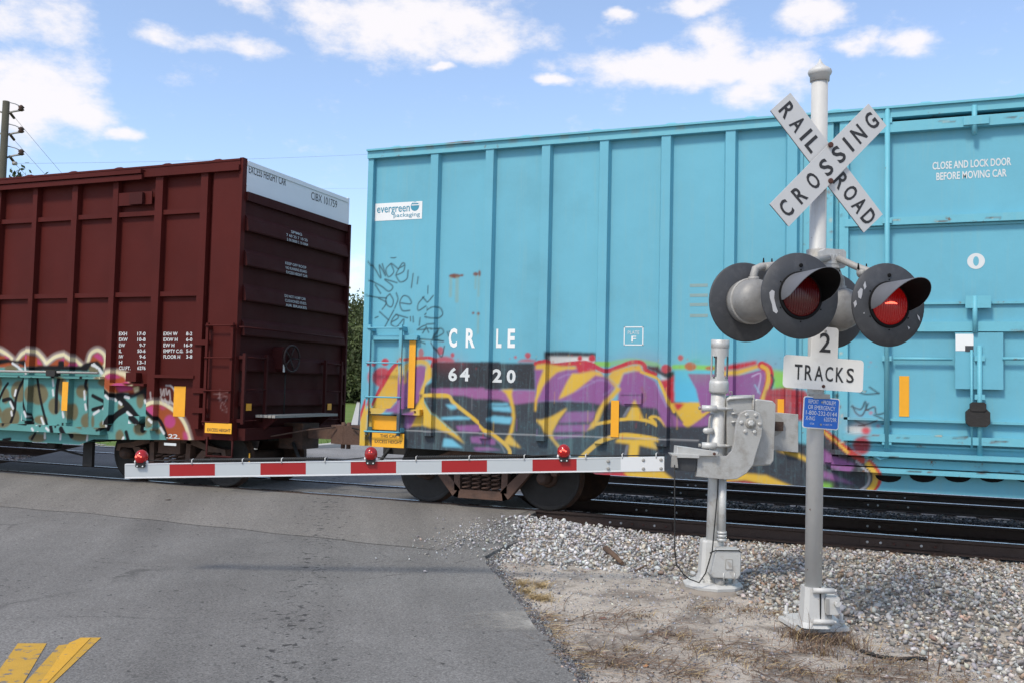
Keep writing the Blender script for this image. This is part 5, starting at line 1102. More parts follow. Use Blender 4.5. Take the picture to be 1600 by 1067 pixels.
for ya in (531, 606, 637): bledge(302, 322, ya, ya+8, .03, 'side_bracket')
rows1 = [('EXH', '17-0'), ('EXW', '10-8'), ('EW', '9-7'), ('IL', '50-6'), ('IW', '9-6'), ('H', '13-1'), ('CU.FT.', '6276')]
rows2 = [('EXH W', '8-2'), ('EXW H', '6-0'), ('EW H', '16-9'), ('EMPTY C.G.', '5-0'), ('FLOOR H', '3-8')]
wid = {'EXH': 12.5, 'EXW': 13.5, 'EW': 9.5, 'IL': 4.5, 'IW': 6.5, 'H': 5, 'CU.FT.': 18, 'EXH W': 22, 'EXW H': 22, 'EW H': 17, 'EMPTY C.G.': 31, 'FLOOR H': 26}
for rows, x0_, x1_, nr in ((rows1, 186, 227.5, 1), (rows2, 255.5, 300.5, 2)):
    for k, (a, b_) in enumerate(rows):
        y = 518.8+8.85*k; word(TR, a, x0_, x0_+wid[a], y, y+5.6, 'decal_pale', YQ, .018); vw = 3.2*len(b_); word(TR, b_, x1_-vw, x1_, y, y+5.6, 'decal_pale', YQ, .018)
word(TR, '.22.', 260, 281, 677, 684, 'decal_pale', YQ, .02); plate(TR, 'faded_stencil', 256.5, 691, 275.5, 695, 'decal_pale', YQ-.001, .002)
# the end of the car
def onX(px, py, X=BX1):
    d = ray(px, py); t = X/d[0]; return d[1]*t, CAMH+d[2]*t
y0e, y1e = YC+.1, YB-.03
zw = onX(384, 300)[1]
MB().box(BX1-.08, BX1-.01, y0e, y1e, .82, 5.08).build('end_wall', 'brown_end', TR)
wp = MB().box(BX1-.012, BX1+.012, y0e, y1e, zw, 5.075).build('end_panel', 'white_end', TR); wp['label'] = 'white upper end panel reading EXCESS HEIGHT CAR'
MB().box(BX1-.012, BX1+.03, y0e, y1e, 5.0, 5.07).build('end_cap', 'white_end', wp)
MB().box(BX1-.012, BX1+.022, y0e, y1e, zw, zw+.11).build('end_cap', 'white_end', wp)
MB().box(BX1-.05, BX1+.05, y1e, y1e+.07, .82, 5.07).build('corner_post', 'white_end', TR) if False else None
MB().box(BX1-.05, BX1+.078, y1e, y1e+.05, .82, zw).build('corner_post', 'brown_end', TR); MB().box(BX1-.05, BX1+.015, y1e, y1e+.06, zw, 5.09).build('corner_post', 'white_end', TR)
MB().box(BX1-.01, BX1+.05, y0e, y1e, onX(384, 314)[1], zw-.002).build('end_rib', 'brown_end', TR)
EY = np.array([0, 1.0, 0])
def eword(txt, cx0, cx1, py, h, mat, X, bold=.012, parent=None):
    ya, za = onX(cx0, py, X); yb, _ = onX(cx1, py, X); mb = MB(); lettering(mb, txt, (X, ya, za), EY, EZ, yb-ya, h, bold); mb.build('lettering', mat, parent or TR)
ribz = []
for k in range(8):
    zt, zb_ = zw-.335-.535*k, zw-.335-.535*k-.27
    if zb_ < .85: break
    ribz.append((zt, zb_))
    mb = MB(); pr = [(BX1-.012, zt), (BX1+.045, zt-.07), (BX1+.075, zb_+.02), (BX1+.068, zb_), (BX1-.012, zb_+.005)]
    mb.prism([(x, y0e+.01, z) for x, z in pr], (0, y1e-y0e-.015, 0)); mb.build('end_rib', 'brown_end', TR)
yl, zl = onX(362, 276); 
mb = MB(); lettering(mb, 'EXCESS HEIGHT CAR', (BX1+.014, YC+.14, zw+.30), EY, EZ, onX(446, 285)[0]-YC-.14, .125, .004); mb.build('lettering', 'decal_black', wp)
eword('CIBX 101759', 486, 527, 312, .135, 'decal_black', BX1+.014, .004, wp)
for (py, lines, xa, xb) in ((375, ['SPMG', '7 60 25 7 10 25', '2 00 0000 2 10 0004'], 449, 482), (425, ['KEEP OFF ROOF', 'NO RUNNING BOARD', 'EXCESS HEIGHT CAR'], 448, 481), (475, ['DO NOT HUMP CAR', 'CUSHIONED ENDS', 'AIR BRAKES'], 447, 480)):
    zc = onX(465, py+2)[1]; rb = min(ribz, key=lambda r: abs((r[0]+r[1])/2-zc)); zmid = (rb[0]+rb[1])/2
    mb = MB()
    for k, s_ in enumerate(lines):
        ya, _ = onX(xa+(8 if len(s_) < 8 else 0), py, BX1+.085); yb, _ = onX(xb-(8 if len(s_) < 8 else 0), py, BX1+.085)
        zz = rb[0]-.115-.075*k; slope = .03/.18; ux = BX1+.045+(rb[0]-.07-zz)*slope+.004
        lettering(mb, s_, (ux, ya, zz), EY, np.array([-slope, 0, 1.0]), yb-ya, .045, .006)
    mb.build('stencil_text', 'decal_pale', TR, kind='stuff')
# end fittings
def elad(pxa, pxb, pys):
    ya, _ = onX(pxa, pys[0], BX1+.13); yb, _ = onX(pxb, pys[0], BX1+.13); zs = [onX(pxa, p_, BX1+.13)[1] for p_ in pys]
    L = MB()
    for y in (ya, yb): L.box(BX1+.10, BX1+.15, y-.02, y+.02, zs[-1]-.05, zs[0]+.06)
    o = L.build('end_ladder', 'brown_end', TR)
    for z in zs: MB().cyl((BX1+.13, ya, z), (BX1+.13, yb, z), .013, n=6).build('rung', 'brown_end', o)
    for y in (ya, yb):
        for z in (zs[0], zs[-1]): MB().box(BX1-.01, BX1+.11, y-.015, y+.015, z-.025, z+.025).build('ladder_bracket', 'brown_end', o)
elad(383, 417, (558, 608, 657)); elad(509, 534, (568, 611, 655))
yb0, zb0 = onX(380, 511, BX1+.12); yb1, _ = onX(537, 530, BX1+.12)
MB().tube([(BX1+.05, yb0, zb0), (BX1+.13, yb0+.02, zb0), (BX1+.13, yb1-.02, zb0), (BX1+.05, yb1, zb0)], .014, 6).build('grab_iron', 'brown_end', TR)
yp0, zp = onX(416, 650, BX1+.3); yp1, _ = onX(515, 652, BX1+.3)
pf = MB()
for k in range(5): pf.box(BX1+.10+.075*k, BX1+.16+.075*k, yp0, yp1, zp-.02, zp+.02)
pf.build('brake_step', 'galv_dark', TR)
for y in (yp0+.15, yp1-.15): MB().prism([(BX1-.01, y-.02, zp-.02), (BX1+.42, y-.02, zp-.02), (BX1-.01, y-.02, zp-.35)], (0, .04, 0)).build('step_bracket', 'brown_end', TR)
yh, zh = onX(456, 560, BX1+.25)
hw = MB(); hw.tube([(BX1+.25, yh+.21*math.cos(a), zh+.21*math.sin(a)) for a in np.linspace(0, 2*math.pi, 28)], .017, 6)
for a in np.linspace(0, 2*math.pi, 6)[:-1]: hw.tube([(BX1+.22, yh, zh), (BX1+.25, yh+.20*math.cos(a), zh+.20*math.sin(a))], .013, 5)
MT['handwheel'] = material('maroon_handwheel', (.02, .008, .008), .6, var=.2)
hw.build('brake_wheel', 'handwheel', TR); mb = MB().obox((BX1+.10, yh-.05, zh-.02), (0, 1, 0), (1, 0, 0), EZ, .14, .10, .20, .05); mb.build('brake_gear_box', 'brown_end', TR)
MB().cyl((BX1+.15, yh-.02, zh-.9), (BX1+.15, yh-.02, zh-.2), .012, n=6).build('brake_chain', 'black_steel', TR); MB().box(BX1+.2, BX1+.21, yh-.16, yh-.12, zh-.22, zh-.1).build('tag_plate', 'sticker', TR)
for pxa, pxb, py0, py1 in ((385, 393, 630, 641), (512, 518, 630, 640)):
    ya, za = onX(pxa, py0, BX1+.155); yb, _ = onX(pxb, py0, BX1+.155); _, zb_ = onX(pxa, py1, BX1+.155); MB().box(BX1+.151, BX1+.156, ya, yb, zb_, za).build('reflector_strip', 'reflector', TR)
mb = MB().box(BX1-.02, BX1+.16, y0e, y1e, .80, .98); mb.build('end_sill', 'brown_end', TR)
truck(TR, -11.50, -9.66); truck(TR, -25.0+.1, -23.1)
MB().box(-23, -12.1, YC+.35, YM-.3, .62, .95).build('underframe', 'black_steel', TR); MB().box(-12.1, BX1-.05, YC+.2, YB-.2, .86, .96).build('underframe', 'black_steel', TR)
# brake rigging seen under the car side
MB().tube([(-14.9, YC+.45, .60), (-13.2, YC+.45, .52), (-12.1, YC+.45, .36)], .018, 6).build('brake_rod', 'black_steel', TR); MB().box(-12.28, -12.08, YC+.4, YC+.46, .22, .62).build('rod_hanger', 'black_steel', TR)
for x in (-13.7, -13.0): MB().lathe((x, YC+.40, .56), (0, 1, 0), [(0, .09), (.16, .09)], 14).build('brake_cylinder', 'black_steel', TR)
# couplers and hoses
def coupler(T, xe, dx, mat):
    xm = -7.85; zc = .875
    MB().box(min(xe-dx*.1, xe+dx*.35), max(xe-dx*.1, xe+dx*.35), YM-.24, YM+.24, zc-.26, zc+.16).build('draft_pocket', mat, T)
    c = MB().box(min(xe+dx*.3, xm-dx*.26), max(xe+dx*.3, xm-dx*.26), YM-.075, YM+.075, zc-.085, zc+.085)
    c.prism([(xm-dx*.28, YM-.13, zc-.15), (xm-dx*.02, YM-.21, zc-.15), (xm+dx*.05, YM-.17, zc-.15), (xm-dx*.03, YM-.02, zc-.15), (xm+dx*.02, YM+.10, zc-.15), (xm+dx*.10, YM+.19, zc-.15), (xm-dx*.02, YM+.23, zc-.15), (xm-dx*.25, YM+.13, zc-.15)], (0, 0, .30))
    o = c.build('coupler', 'rust_truck', T)
    MB().cyl((xm-dx*.05, YM-.13, zc-.22), (xm-dx*.05, YM-.13, zc+.2), .035, n=10).build('knuckle_pin', 'rust_truck', o)
    MB().tube([(xe+dx*.2, YM-.28, zc-.15), (xe+dx*.35, YM-.33, zc-.38), (xe+dx*.62, YM-.33, zc-.56), (xm-dx*.08, YM-.30, zc-.50)], .027, 8).build('air_hose', 'rubber', T)
    MB().tube([(xe+dx*.08, YC+.2, zc-.02), (xe+dx*.10, YM-.9, zc-.05), (xe+dx*.5, YM-.35, zc+.06), (xm-dx*.15, YM-.2, zc+.12)], .013, 6).build('cut_lever', 'rust_truck' if dx > 0 else 'black_steel', T)
coupler(TR, BX1, 1, 'rust_dark'); coupler(TB, TX0, -1, 'black_steel')
MB().tube([(BX1+.12, YC+.28, .60), (BX1+.12, YC+.28, .28), (BX1+.12, YC+.60, .30)], .012, 5).build('cut_lever_handle', 'orange_plate', TR)

# ------------------------------------------------------------------ crossing signal
RH = _r0.copy(); FH = np.array([_f0[0], _f0[1], 0]); FH /= np.linalg.norm(FH)
PHI = R_(14)
SR = math.cos(PHI)*RH+math.sin(PHI)*FH; SN = math.sin(PHI)*RH-math.cos(PHI)*FH      # right of the sign face, out of the face
ZM = 7.25
m0 = P(1270, 962, ZM); m1 = P(1281, 118, ZM); mdir = (m1-m0)/np.linalg.norm(m1-m0)
def mast_at(z): return m0+(m1-m0)*((z-m0[2])/(m1[2]-m0[2]))
GS = float(gz(m0[0], m0[1]))
SG_ = thing('crossing_signal', (m0[0], m0[1], GS), 'silver crossing signal mast with crossbuck, four round lights and 2 TRACKS sign', 'crossing signal')
mast = MB().cyl(m0, m1, .066, .063, 28).build('mast', 'galv_mast', SG_)
cap = MB().lathe(m1-mdir*.05, mdir, [(0, .074), (.045, .076), (.05, .084), (.070, .092), (.088, .087), (.103, .070), (.117, .047), (.135, .027), (.155, .013), (.180, .003)], 28).build('cap', 'galv_mast', SG_)
# base casting
pz = GS+.035
corners = [onZ(px, py, pz) for px, py in ((1216, 966), (1251, 987.5), (1327, 984), (1298, 962))]
MB().prism([(x, y, pz+.022) for x, y in corners], (0, 0, -.03)).build('base_plate', 'galv_mast', SG_)
cc = np.mean(np.array(corners), 0); MB().prism([((x-cc[0])*.90+cc[0], (y-cc[1])*.90+cc[1], pz+.001) for x, y in corners], (0, 0, -.16)).build('foundation', 'concrete', SG_)
MB().prism([((x-cc[0])*.82+cc[0], (y-cc[1])*.82+cc[1], pz+.052) for x, y in corners], (0, 0, -.035)).build('base_flange', 'galv_mast', SG_)
def loft(rings, mat, name, parent):
    mb = MB(); n_ = len(rings[0]); vs = [v for r in rings for v in r]
    fs = [(i*n_+k, i*n_+(k+1) % n_, (i+1)*n_+(k+1) % n_, (i+1)*n_+k) for i in range(len(rings)-1) for k in range(n_)]
    mb.add(vs, fs); mb.f.append(tuple(range((len(rings)-1)*n_, len(rings)*n_))); mb.sm.append(False); mb.f.append(tuple(range(n_-1, -1, -1))); mb.sm.append(False)
    return mb.build(name, mat, parent)
def rrect(c, hx, hy, ch, ax=RH, ay=FH):
    return [c+ax*a+ay*b_ for a, b_ in ((-hx+ch, -hy), (hx-ch, -hy), (hx, -hy+ch), (hx, hy-ch), (hx-ch, hy), (-hx+ch, hy), (-hx, hy-ch), (-hx, -hy+ch))]
bm_ = np.array([m0[0], m0[1], 0]);
cast = loft([rrect(bm_+EZ*(pz+.05), .115, .115, .03), rrect(bm_+EZ*(pz+.09), .098, .098, .03), rrect(bm_+EZ*(pz+.20), .088, .09, .03), rrect(bm_+EZ*(pz+.355), .080, .082, .03)], 'galv_mast', 'base_casting', SG_)
for z in (.09, .33):
    c0 = bm_+EZ*(pz+z+.01)-FH*.10; MB().cyl(c0-RH*.035, c0+RH*.13, .022, n=12).build('clamp_bolt', 'galv_mast', cast)
    MB().cyl(c0+RH*.13, c0+RH*.15, .013, n=8).build('clamp_bolt', 'galv_mast', cast)
MB().obox(bm_+EZ*(pz+.21)-FH*.088+RH*.028, RH, FH, EZ, .004, .01, .155).build('casting_gap', 'hood_in', cast)
jb = MB().obox(bm_+EZ*(pz+.225)+RH*.125-FH*.02, RH, FH, EZ, .055, .07, .07, .012).build('junction_box', 'galv_mast', SG_)
MB().obox(bm_+EZ*(pz+.215)+RH*.085-FH*.085, RH, FH, EZ, .012, .012, .06).build('box_recess', 'galv_dark', jb); MB().cyl(bm_+EZ*(pz+.24)+RH*.15-FH*.09, bm_+EZ*(pz+.24)+RH*.15-FH*.13, .018, n=10).build('box_latch', 'galv_mast', jb)
MB().cyl(bm_+EZ*(pz+.06)+RH*.10-FH*.04, bm_+EZ*(pz+.16)+RH*.10-FH*.04, .035, n=12).build('conduit', 'galv_dark', jb)
for i, (x, y) in enumerate(corners):
    p_ = np.array([(x-cc[0])*.78+cc[0], (y-cc[1])*.78+cc[1], pz+.02]); MB().cyl(p_, p_+EZ*.10, .013, n=8).lathe(p_+EZ*.02, EZ, [(0, .024), (.03, .024)], 6).build('anchor_bolt', 'galv_mast', SG_)
# crossbuck
def blade(cpx, ang, off, letters, lab, tilt=0):
    c = P(*cpx, ZM-off*.97); a = R_(ang); d_ = SR*math.cos(a)+EZ*math.sin(a); u_ = -SR*math.sin(a)+EZ*math.cos(a)
    b_ = MB().obox(c, d_, -SN, u_, .605, .0035, .1145).build('crossbuck_blade', 'sign_face', SG_); b_['label'] = lab
    MB().obox(c-SN*.012, d_, -SN, u_, .60, .007, .108).build('blade_backing', 'light_black', b_)
    for ch, u in letters:
        w = {'I': .026, 'N': .098, 'G': .092, 'O': .092}.get(ch, .086); mb = MB(); lettering(mb, ch, c+d_*(u-w/2)-u_*.068+SN*.0055, d_, u_, w, .136, .022); mb.build('letter', 'decal_ink', b_)
    return b_
blade((1292.5, 255.5), -47.4, .085, [('R', -.52), ('A', -.385), ('I', -.28), ('L', -.185), ('R', .178), ('O', .30), ('A', .42), ('D', .54)], 'crossbuck blade lettered RAILROAD, partly behind the other blade')
blade((1295.5, 257), 45.2, .106, [('C', -.525), ('R', -.365), ('O', -.20), ('S', -.04), ('S', .115), ('I', .235), ('N', .365), ('G', .525)], 'crossbuck blade lettered CROSSING')
for py in (227, 283.5): MB().lathe(P(1297.5, py, ZM-.108), SN, [(0, .022), (.010, .022), (.014, .015)], 12).build('bolt', 'rust_bolt', SG_)
for z in (227, 283.5): q = P(1297.5, z, ZM-.108); MB().cyl(q-SN*.14, q, .012, n=8).build('bolt_shank', 'rust_bolt', SG_)
# 2 TRACKS plate and blue notice
def rounded(w0, h0, w1, h1, r):
    pts = []
    def arc(cx, cy, a0, a1):
        for a in np.linspace(a0, a1, 5): pts.append((cx+r*math.cos(R_(a)), cy+r*math.sin(R_(a))))
    arc(w0-r, -h0+r, -90, 0); arc(w0-r, h0-r, 0, 90)
    if w1: pts.append((w1, h0)); arc(w1-r, h1-r, 0, 90); arc(-w1+r, h1-r, 90, 180); pts.append((-w1, h0))
    arc(-w0+r, h0-r, 90, 180); arc(-w0+r, -h0+r, 180, 270); return pts
def tilted(deg): a = R_(deg); return SR*math.cos(a)+EZ*math.sin(a), -SR*math.sin(a)+EZ*math.cos(a)
dx_, ux_ = tilted(-2.1); c = P(1287, 583.5, ZM-.082)
tp = MB().prism([c+dx_*a+ux_*b_+SN*.002 for a, b_ in rounded(.350, .126, .117, .362, .03)], -SN*.004).build('tracks_sign', 'sign_plate', SG_); tp['label'] = 'white T-shaped plate reading 2 TRACKS'
for ch, u, w, v, h in (('T', -.222, .066, -.058, .116), ('R', -.134, .066, -.058, .116), ('A', -.044, .076, -.058, .116), ('C', .046, .068, -.058, .116), ('K', .140, .070, -.058, .116), ('S', .232, .066, -.058, .116), ('2', .0, .098, .165, .150)):
    mb = MB(); lettering(mb, ch, c+dx_*(u-w/2)+ux_*v+SN*.0045, dx_, ux_, w, h, .012); mb.build('letter', 'decal_black', tp)
MB().lathe(c-ux_*.098+SN*.003, SN, [(0, .014), (.008, .012)], 10).build('bolt', 'rust_bolt', tp); MB().lathe(c+ux_*.328+SN*.003, SN, [(0, .011), (.008, .009)], 10).build('bolt', 'galv_dark', tp)
dx_, ux_ = tilted(-3.2); c = P(1283, 645, ZM-.08)
bs = MB().prism([c+dx_*a+ux_*b_+SN*.001 for a, b_ in rounded(.158, .123, 0, 0, .02)], -SN*.004).build('notice_sign', 'sign_plate', SG_); bs['label'] = 'small blue emergency notice with white lettering'
MB().prism([c+dx_*a+ux_*b_+SN*.0030 for a, b_ in rounded(.150, .115, 0, 0, .016)], -SN*.0015).build('notice_face', 'sign_blue', bs)
for s_, u0, u1, v, h in (('REPORT', -.118, -.030, .070, .030), ('PROBLEM', .012, .118, .070, .030), ('OR EMERGENCY', -.118, .118, .026, .032), ('1-800-232-0144', -.135, .135, -.018, .033), ('X-ING', -.135, -.055, -.060, .031), ('620729R', .025, .135, -.060, .031), ('CSX', -.095, -.058, -.092, .013), ('A', .022, .031, -.092, .013), ('607.79', .040, .098, -.092, .013)):
    mb = MB(); lettering(mb, s_, c+dx_*u0+ux_*v+SN*.0048, dx_, ux_, u1-u0, h, -.004); mb.build('lettering', 'decal_white', bs)
for v in (.085, -.088): MB().lathe(c+ux_*v+SN*.003, SN, [(0, .009), (.006, .008)], 8).build('bolt', 'galv_dark', bs)
MB().obox(mast_at(c[2]+.13)+SN*.05, SR, -SN, EZ, .07, .04, .018).build('sign_clamp', 'galv_dark', SG_); MB().obox(mast_at(c[2])+SN*.06, SR, -SN, EZ, .03, .02, .08).build('sign_clamp', 'galv_dark', SG_)
MB().obox(mast_at(c[2]+.45)+SN*.06, SR, -SN, EZ, .03, .022, .10).build('sign_clamp', 'galv_dark', SG_)
# lights
def signal_light(px, py, Z, nrm, lit, chips, lab):
    c = P(px, py, Z); n_ = nrm/np.linalg.norm(nrm); rt = np.cross(EZ, n_); rt /= np.linalg.norm(rt); up = np.cross(n_, rt)
    h = MB().lathe(c-n_*.012, -n_, [(0, .165), (.03, .172), (.06, .172), (.07, .165), (.17, .160), (.21, .135), (.235, .09), (.245, .03)], 32).build('signal_light', 'light_housing', SG_); h['label'] = lab
    bk = MB().lathe(c, n_, [(-.012, .03), (-.012, .295), (-.004, .305), (.006, .300), (.010, .16), (.010, .03)], 48).build('background_disc', 'light_black', h)
    # bezel and lens
    MB().lathe(c, n_, [(.009, .172), (.022, .168), (.024, .150), (.012, .146)], 36).build('bezel', 'hood_in', h)
    ln = MB().lathe(c, n_, [(.010, .150), (.020, .147), (.034, .125), (.046, .085), (.052, .04), (.053, .004)], 36).build('lens', 'lens_lit' if lit else 'lens_dim', h)
    for k in range(15):                                       # moulded flutes of the lens
        u = -.126+.018*k; hh = math.sqrt(max(.138**2-u*u, 0)); q = []
        for v in np.linspace(-hh, hh, 9):
            r_ = math.hypot(u, v); dz = float(np.interp(r_, [0, .04, .085, .125, .147], [.053, .052, .046, .034, .020])); q.append(c+rt*u+up*v+n_*(dz+.0008))
        MB().tube(q, .0042, 5).build('lens_flute', 'lens_lit' if lit else 'lens_dim', ln)
    if lit:
        for (u, v, r_) in ((-.056, .004, .006), (-.044, .006, .008), (-.032, .008, .010), (-.02, .01, .011), (-.008, .010, .011), (.004, .010, .010), (.016, .008, .008), (.028, .006, .006)):
            rr = math.hypot(u, v); dz = float(np.interp(rr, [0, .04, .085], [.053, .052, .046])); MB().lathe(c+rt*u+up*v+n_*(dz-.004), n_, [(0, r_), (.008, r_*.8), (.0105, r_*.3)], 12).build('filament_glow', 'lens_core', ln)
    # hood: sheet-metal visor, long over the top and cut back at the sides
    outer, inner = MB(), MB(); m_ = 25; r_ = .162
    th = np.linspace(R_(-14), R_(194), m_); L = [.05+.31*max(0, math.sin(min(max((t-R_(-14))/(R_(208))*math.pi, 0), math.pi)))**.62 for t in th]
    for mbx, rr in ((outer, r_), (inner, r_-.004)):
        vs = []
        for t, l_ in zip(th, L):
            for d_ in (.012, l_): vs.append(c+(rt*math.cos(t)+up*math.sin(t))*rr+n_*d_)
        mbx.add(vs, [(2*i, 2*i+1, 2*i+3, 2*i+2) for i in range(m_-1)], True)
    vs = []
    for t, l_ in zip(th, L): vs += [c+(rt*math.cos(t)+up*math.sin(t))*r_+n_*l_, c+(rt*math.cos(t)+up*math.sin(t))*(r_-.004)+n_*l_]
    outer.add(vs, [(2*i, 2*i+1, 2*i+3, 2*i+2) for i in range(m_-1)])
    outer.build('hood', 'hood_out', h); inner.build('hood_lining', 'hood_in', h)
    MB().lathe(c+up*.215+n_*.008, n_, [(0, .014), (.008, .014), (.009, .008)], 10).build('disc_bolt', 'hood_in', bk)
    for a in (30, 90, 150, 210, 270, 330): MB().lathe(c+(rt*math.cos(R_(a))+up*math.sin(R_(a)))*.183+n_*.008, n_, [(0, .006), (.006, .005)], 6).build('disc_bolt', 'hood_in', bk)
    for poly_ in chips: MB().prism([c+rt*u+up*v+n_*.0107 for u, v in poly_], -n_*.002).build('bare_patch', 'chip_grey', bk)
    # cast ring and latch on the housing
    MB().lathe(c-n_*.085, -n_, [(0, .168), (.004, .176), (.018, .176), (.022, .168)], 32).build('housing_ring', 'galv_dark', h); MB().tube([c-n_*.06-rt*.168, c-n_*.05-rt*.20, c-n_*.09-rt*.21], .010, 6).build('latch', 'galv_dark', h)
    return c, n_, rt, up
def chipset(l): return [[(u, v) for u, v in q] for q in l]
chA = [[(-.245, .01), (-.225, .03), (-.205, .02), (-.208, -.03), (-.195, -.08), (-.178, -.12), (-.19, -.135), (-.215, -.12), (-.225, -.07), (-.24, -.03)]]
chB = [[(-.26, .08), (-.235, .11), (-.22, .10), (-.225, .06), (-.235, .03), (-.255, .04)], [(-.215, .13), (-.20, .16), (-.19, .12), (-.205, .10)], [(-.295, .0), (-.275, .02), (-.268, -.01), (-.285, -.035)], [(.235, -.06), (.255, -.08), (.262, -.11), (.248, -.095)], [(.155, -.15), (.175, -.16), (.165, -.175)], [(-.215, -.07), (-.205, -.065), (-.207, -.078)]]
l1 = signal_light(1250, 462.5, 6.50, SN, False, chA, 'dimly lit red light under a hood, facing the road')
l2 = signal_light(1388, 476.5, 6.72, SN, True, chB, 'brightly lit red light under a hood, facing the road')
l3 = signal_light(1164, 472.5, 7.08, -SN, False, [], 'light facing away, its cast housing showing')
l4 = signal_light(1299, 485, 7.42, -SN, False, [], 'light facing away, half hidden behind the mast')
# cross-arm piping
bc = P(1299, 405, ZM-.087)
jb = MB().obox(bc, SR, -SN, EZ, .100, .045, .072, .018).build('arm_junction_box', 'cast', SG_); mb = MB(); lettering(mb, 'mi', bc+SN*.047-SR*.045-EZ*.002, SR, EZ, .09, .05, .012); mb.build('cast_lettering', 'galv', jb)
mb = MB(); lettering(mb, 'MODERN IND.', bc+SN*.047-SR*.07-EZ*.045, SR, EZ, .14, .020, 0) if False else mb.obox(bc+SN*.0465-EZ*.036, SR, -SN, EZ, .065, .002, .006); mb.build('cast_lettering', 'galv', jb)
def arm(pts, r=.028, mat='galv_dark'): return MB().tube(pts, r, 12).build('arm_pipe', mat, SG_)
def elbow_bolts(p_):
    for s_ in (-.035, .035): MB().cyl(p_+SR*s_, p_+SR*s_+EZ*.045, .009, .004, 6).build('set_screw', 'hood_in', SG_)
def over(l, back): c_, n_, rt, up = l; return c_-n_*back
for l, back in ((l1, .13), (l2, .13), (l3, .13), (l4, .13)):
    q = over(l, back); top = q+EZ*.25; e1 = np.array([bc[0], bc[1], bc[2]-.0])
    d_ = e1-top; d_[2] = 0; nrm_ = np.linalg.norm(d_); d_ /= nrm_
    arm([q+EZ*.13, q+EZ*.19, top-EZ*.01+d_*.015, top+d_*.06+EZ*.01, top+d_*(nrm_*.5)+EZ*.5*(e1[2]-top[2]), e1-d_*.06], [.030, .030, .031, .030, .026, .026]); MB().lathe(q+EZ*.15, EZ, [(0, .04), (.03, .04)], 14).build('pipe_collar', 'galv_dark', SG_)
    MB().lathe(top+d_*.09+EZ*.01, d_, [(0, .034), (.06, .034)], 14).build('pipe_collar', 'galv_dark', SG_); elbow_bolts(top+d_*.12+EZ*.035)
MB().lathe(mast_at(bc[2])-EZ*.08, EZ, [(0, .085), (.16, .085)], 24).build('arm_clamp', 'galv_dark', SG_)

# ------------------------------------------------------------------ crossing gate
ZG = 8.75
g0 = P(1113, 905, ZG); g1 = P(1123.2, 602, ZG); gdir = (g1-g0)/np.linalg.norm(g1-g0)
GG = float(gz(g0[0], g0[1]))
TG_ = thing('crossing_gate', (g0[0], g0[1], GG), 'lowered railway crossing gate with red and white striped arm and silver mechanism', 'crossing gate')
MB().cyl(g0, g1, .072, .070, 24).build('mast', 'galv', TG_)
def gp(px, py, dz=0.0): return P(px, py, ZG)+FH*dz
# slotted sleeve on top
def slotted():
    mb = MB(); n_ = 36; zs = np.r_[np.linspace(0, .08, 2), np.linspace(.08, .36, 17)[1:], .46]; base = g1-gdir*.03; a = RH-gdir*np.dot(RH, gdir); a /= np.linalg.norm(a); b_ = np.cross(gdir, a); r_ = .080
    ring = lambda z, r: [base+gdir*z+(a*math.cos(2*math.pi*k/n_)+b_*math.sin(2*math.pi*k/n_))*r for k in range(n_)]
    def open_(k, z):
        if not (.10 < z < .31): return False
        hw = 2.5*math.sqrt(max(0, 1-(max(0, abs(z-.205)-.06)/.045)**2))
        return min(abs((k+.5-c_+18) % 36-18) for c_ in (4, 13.5, 22, 31.5)) < hw
    for r_, flip in ((.082, False), (.076, True)):
        vs = []; fs = []
        for z in zs: vs += ring(z, r_)
        for i in range(len(zs)-1):
            for k in range(n_):
                if open_(k, (zs[i]+zs[i+1])/2): continue
                f = (i*n_+k, i*n_+(k+1) % n_, (i+1)*n_+(k+1) % n_, (i+1)*n_+k); fs.append(f[::-1] if flip else f)
        mb.add(vs, fs, True)
    vs = ring(zs[-1], .082)+ring(zs[-1], .076); mb.add(vs, [(k, (k+1) % n_, n_+(k+1) % n_, n_+k) for k in range(n_)])
    return mb.build('mast_sleeve', 'galv', TG_)
sl = slotted()
topc = g1-gdir*.03
MB().lathe(topc-gdir*.04, gdir, [(0, .086), (.02, .092), (.09, .092), (.12, .084)], 28).build('sleeve_collar', 'galv', TG_)
MB().lathe(topc+gdir*.385, gdir, [(0, .083), (.004, .086), (.075, .086), (.078, .078)], 28).build('sleeve_rim', 'galv', sl)
# mechanism housing (boxes lie behind the crank plate)
def ppoly(pts, dz, ext, mat, name, parent=TG_, bev=.006):
    return MB().prism([gp(x, y, dz) for x, y in pts], FH*ext, bev).build(name, mat, parent)
zq = lambda x, y: (1000+x/3.81, 500+y/3.81)
HS = ppoly([(1133, 622), (1139, 618), (1172, 616.5), (1176, 619), (1172, 730), (1135, 730)], -.06, .34, 'cast', 'mechanism_housing', bev=.008)
ppoly([(1176.5, 624), (1180, 622.5), (1204, 625.5), (1209, 631), (1209, 640), (1205.5, 719), (1201, 725), (1172, 727.5)], -.07, .36, 'cast', 'housing_cover', HS, .012)
MB().tube([gp(1174.5, 616, -.065), gp(1174, 640, -.07), gp(1171.5, 731, -.07)], .012, 8).build('housing_seam', 'galv_dark', HS)
MB().tube([gp(1134, 626, -.07), gp(1137, 622, -.075), gp(1172, 620, -.075)], .014, 8).build('housing_rim', 'galv', HS)
MB().tube([gp(1138, 617, -.03), gp(1139, 611.5, -.03), gp(1142, 611, -.03), gp(1143, 617, -.03)], .006, 6).build('padlock_loop', 'galv_dark', HS)
for y in (637, 650): MB().cyl(gp(1140, y+8, -.075), gp(1148, y+8, -.075), .010, n=8).build('housing_bolt', 'galv', HS)
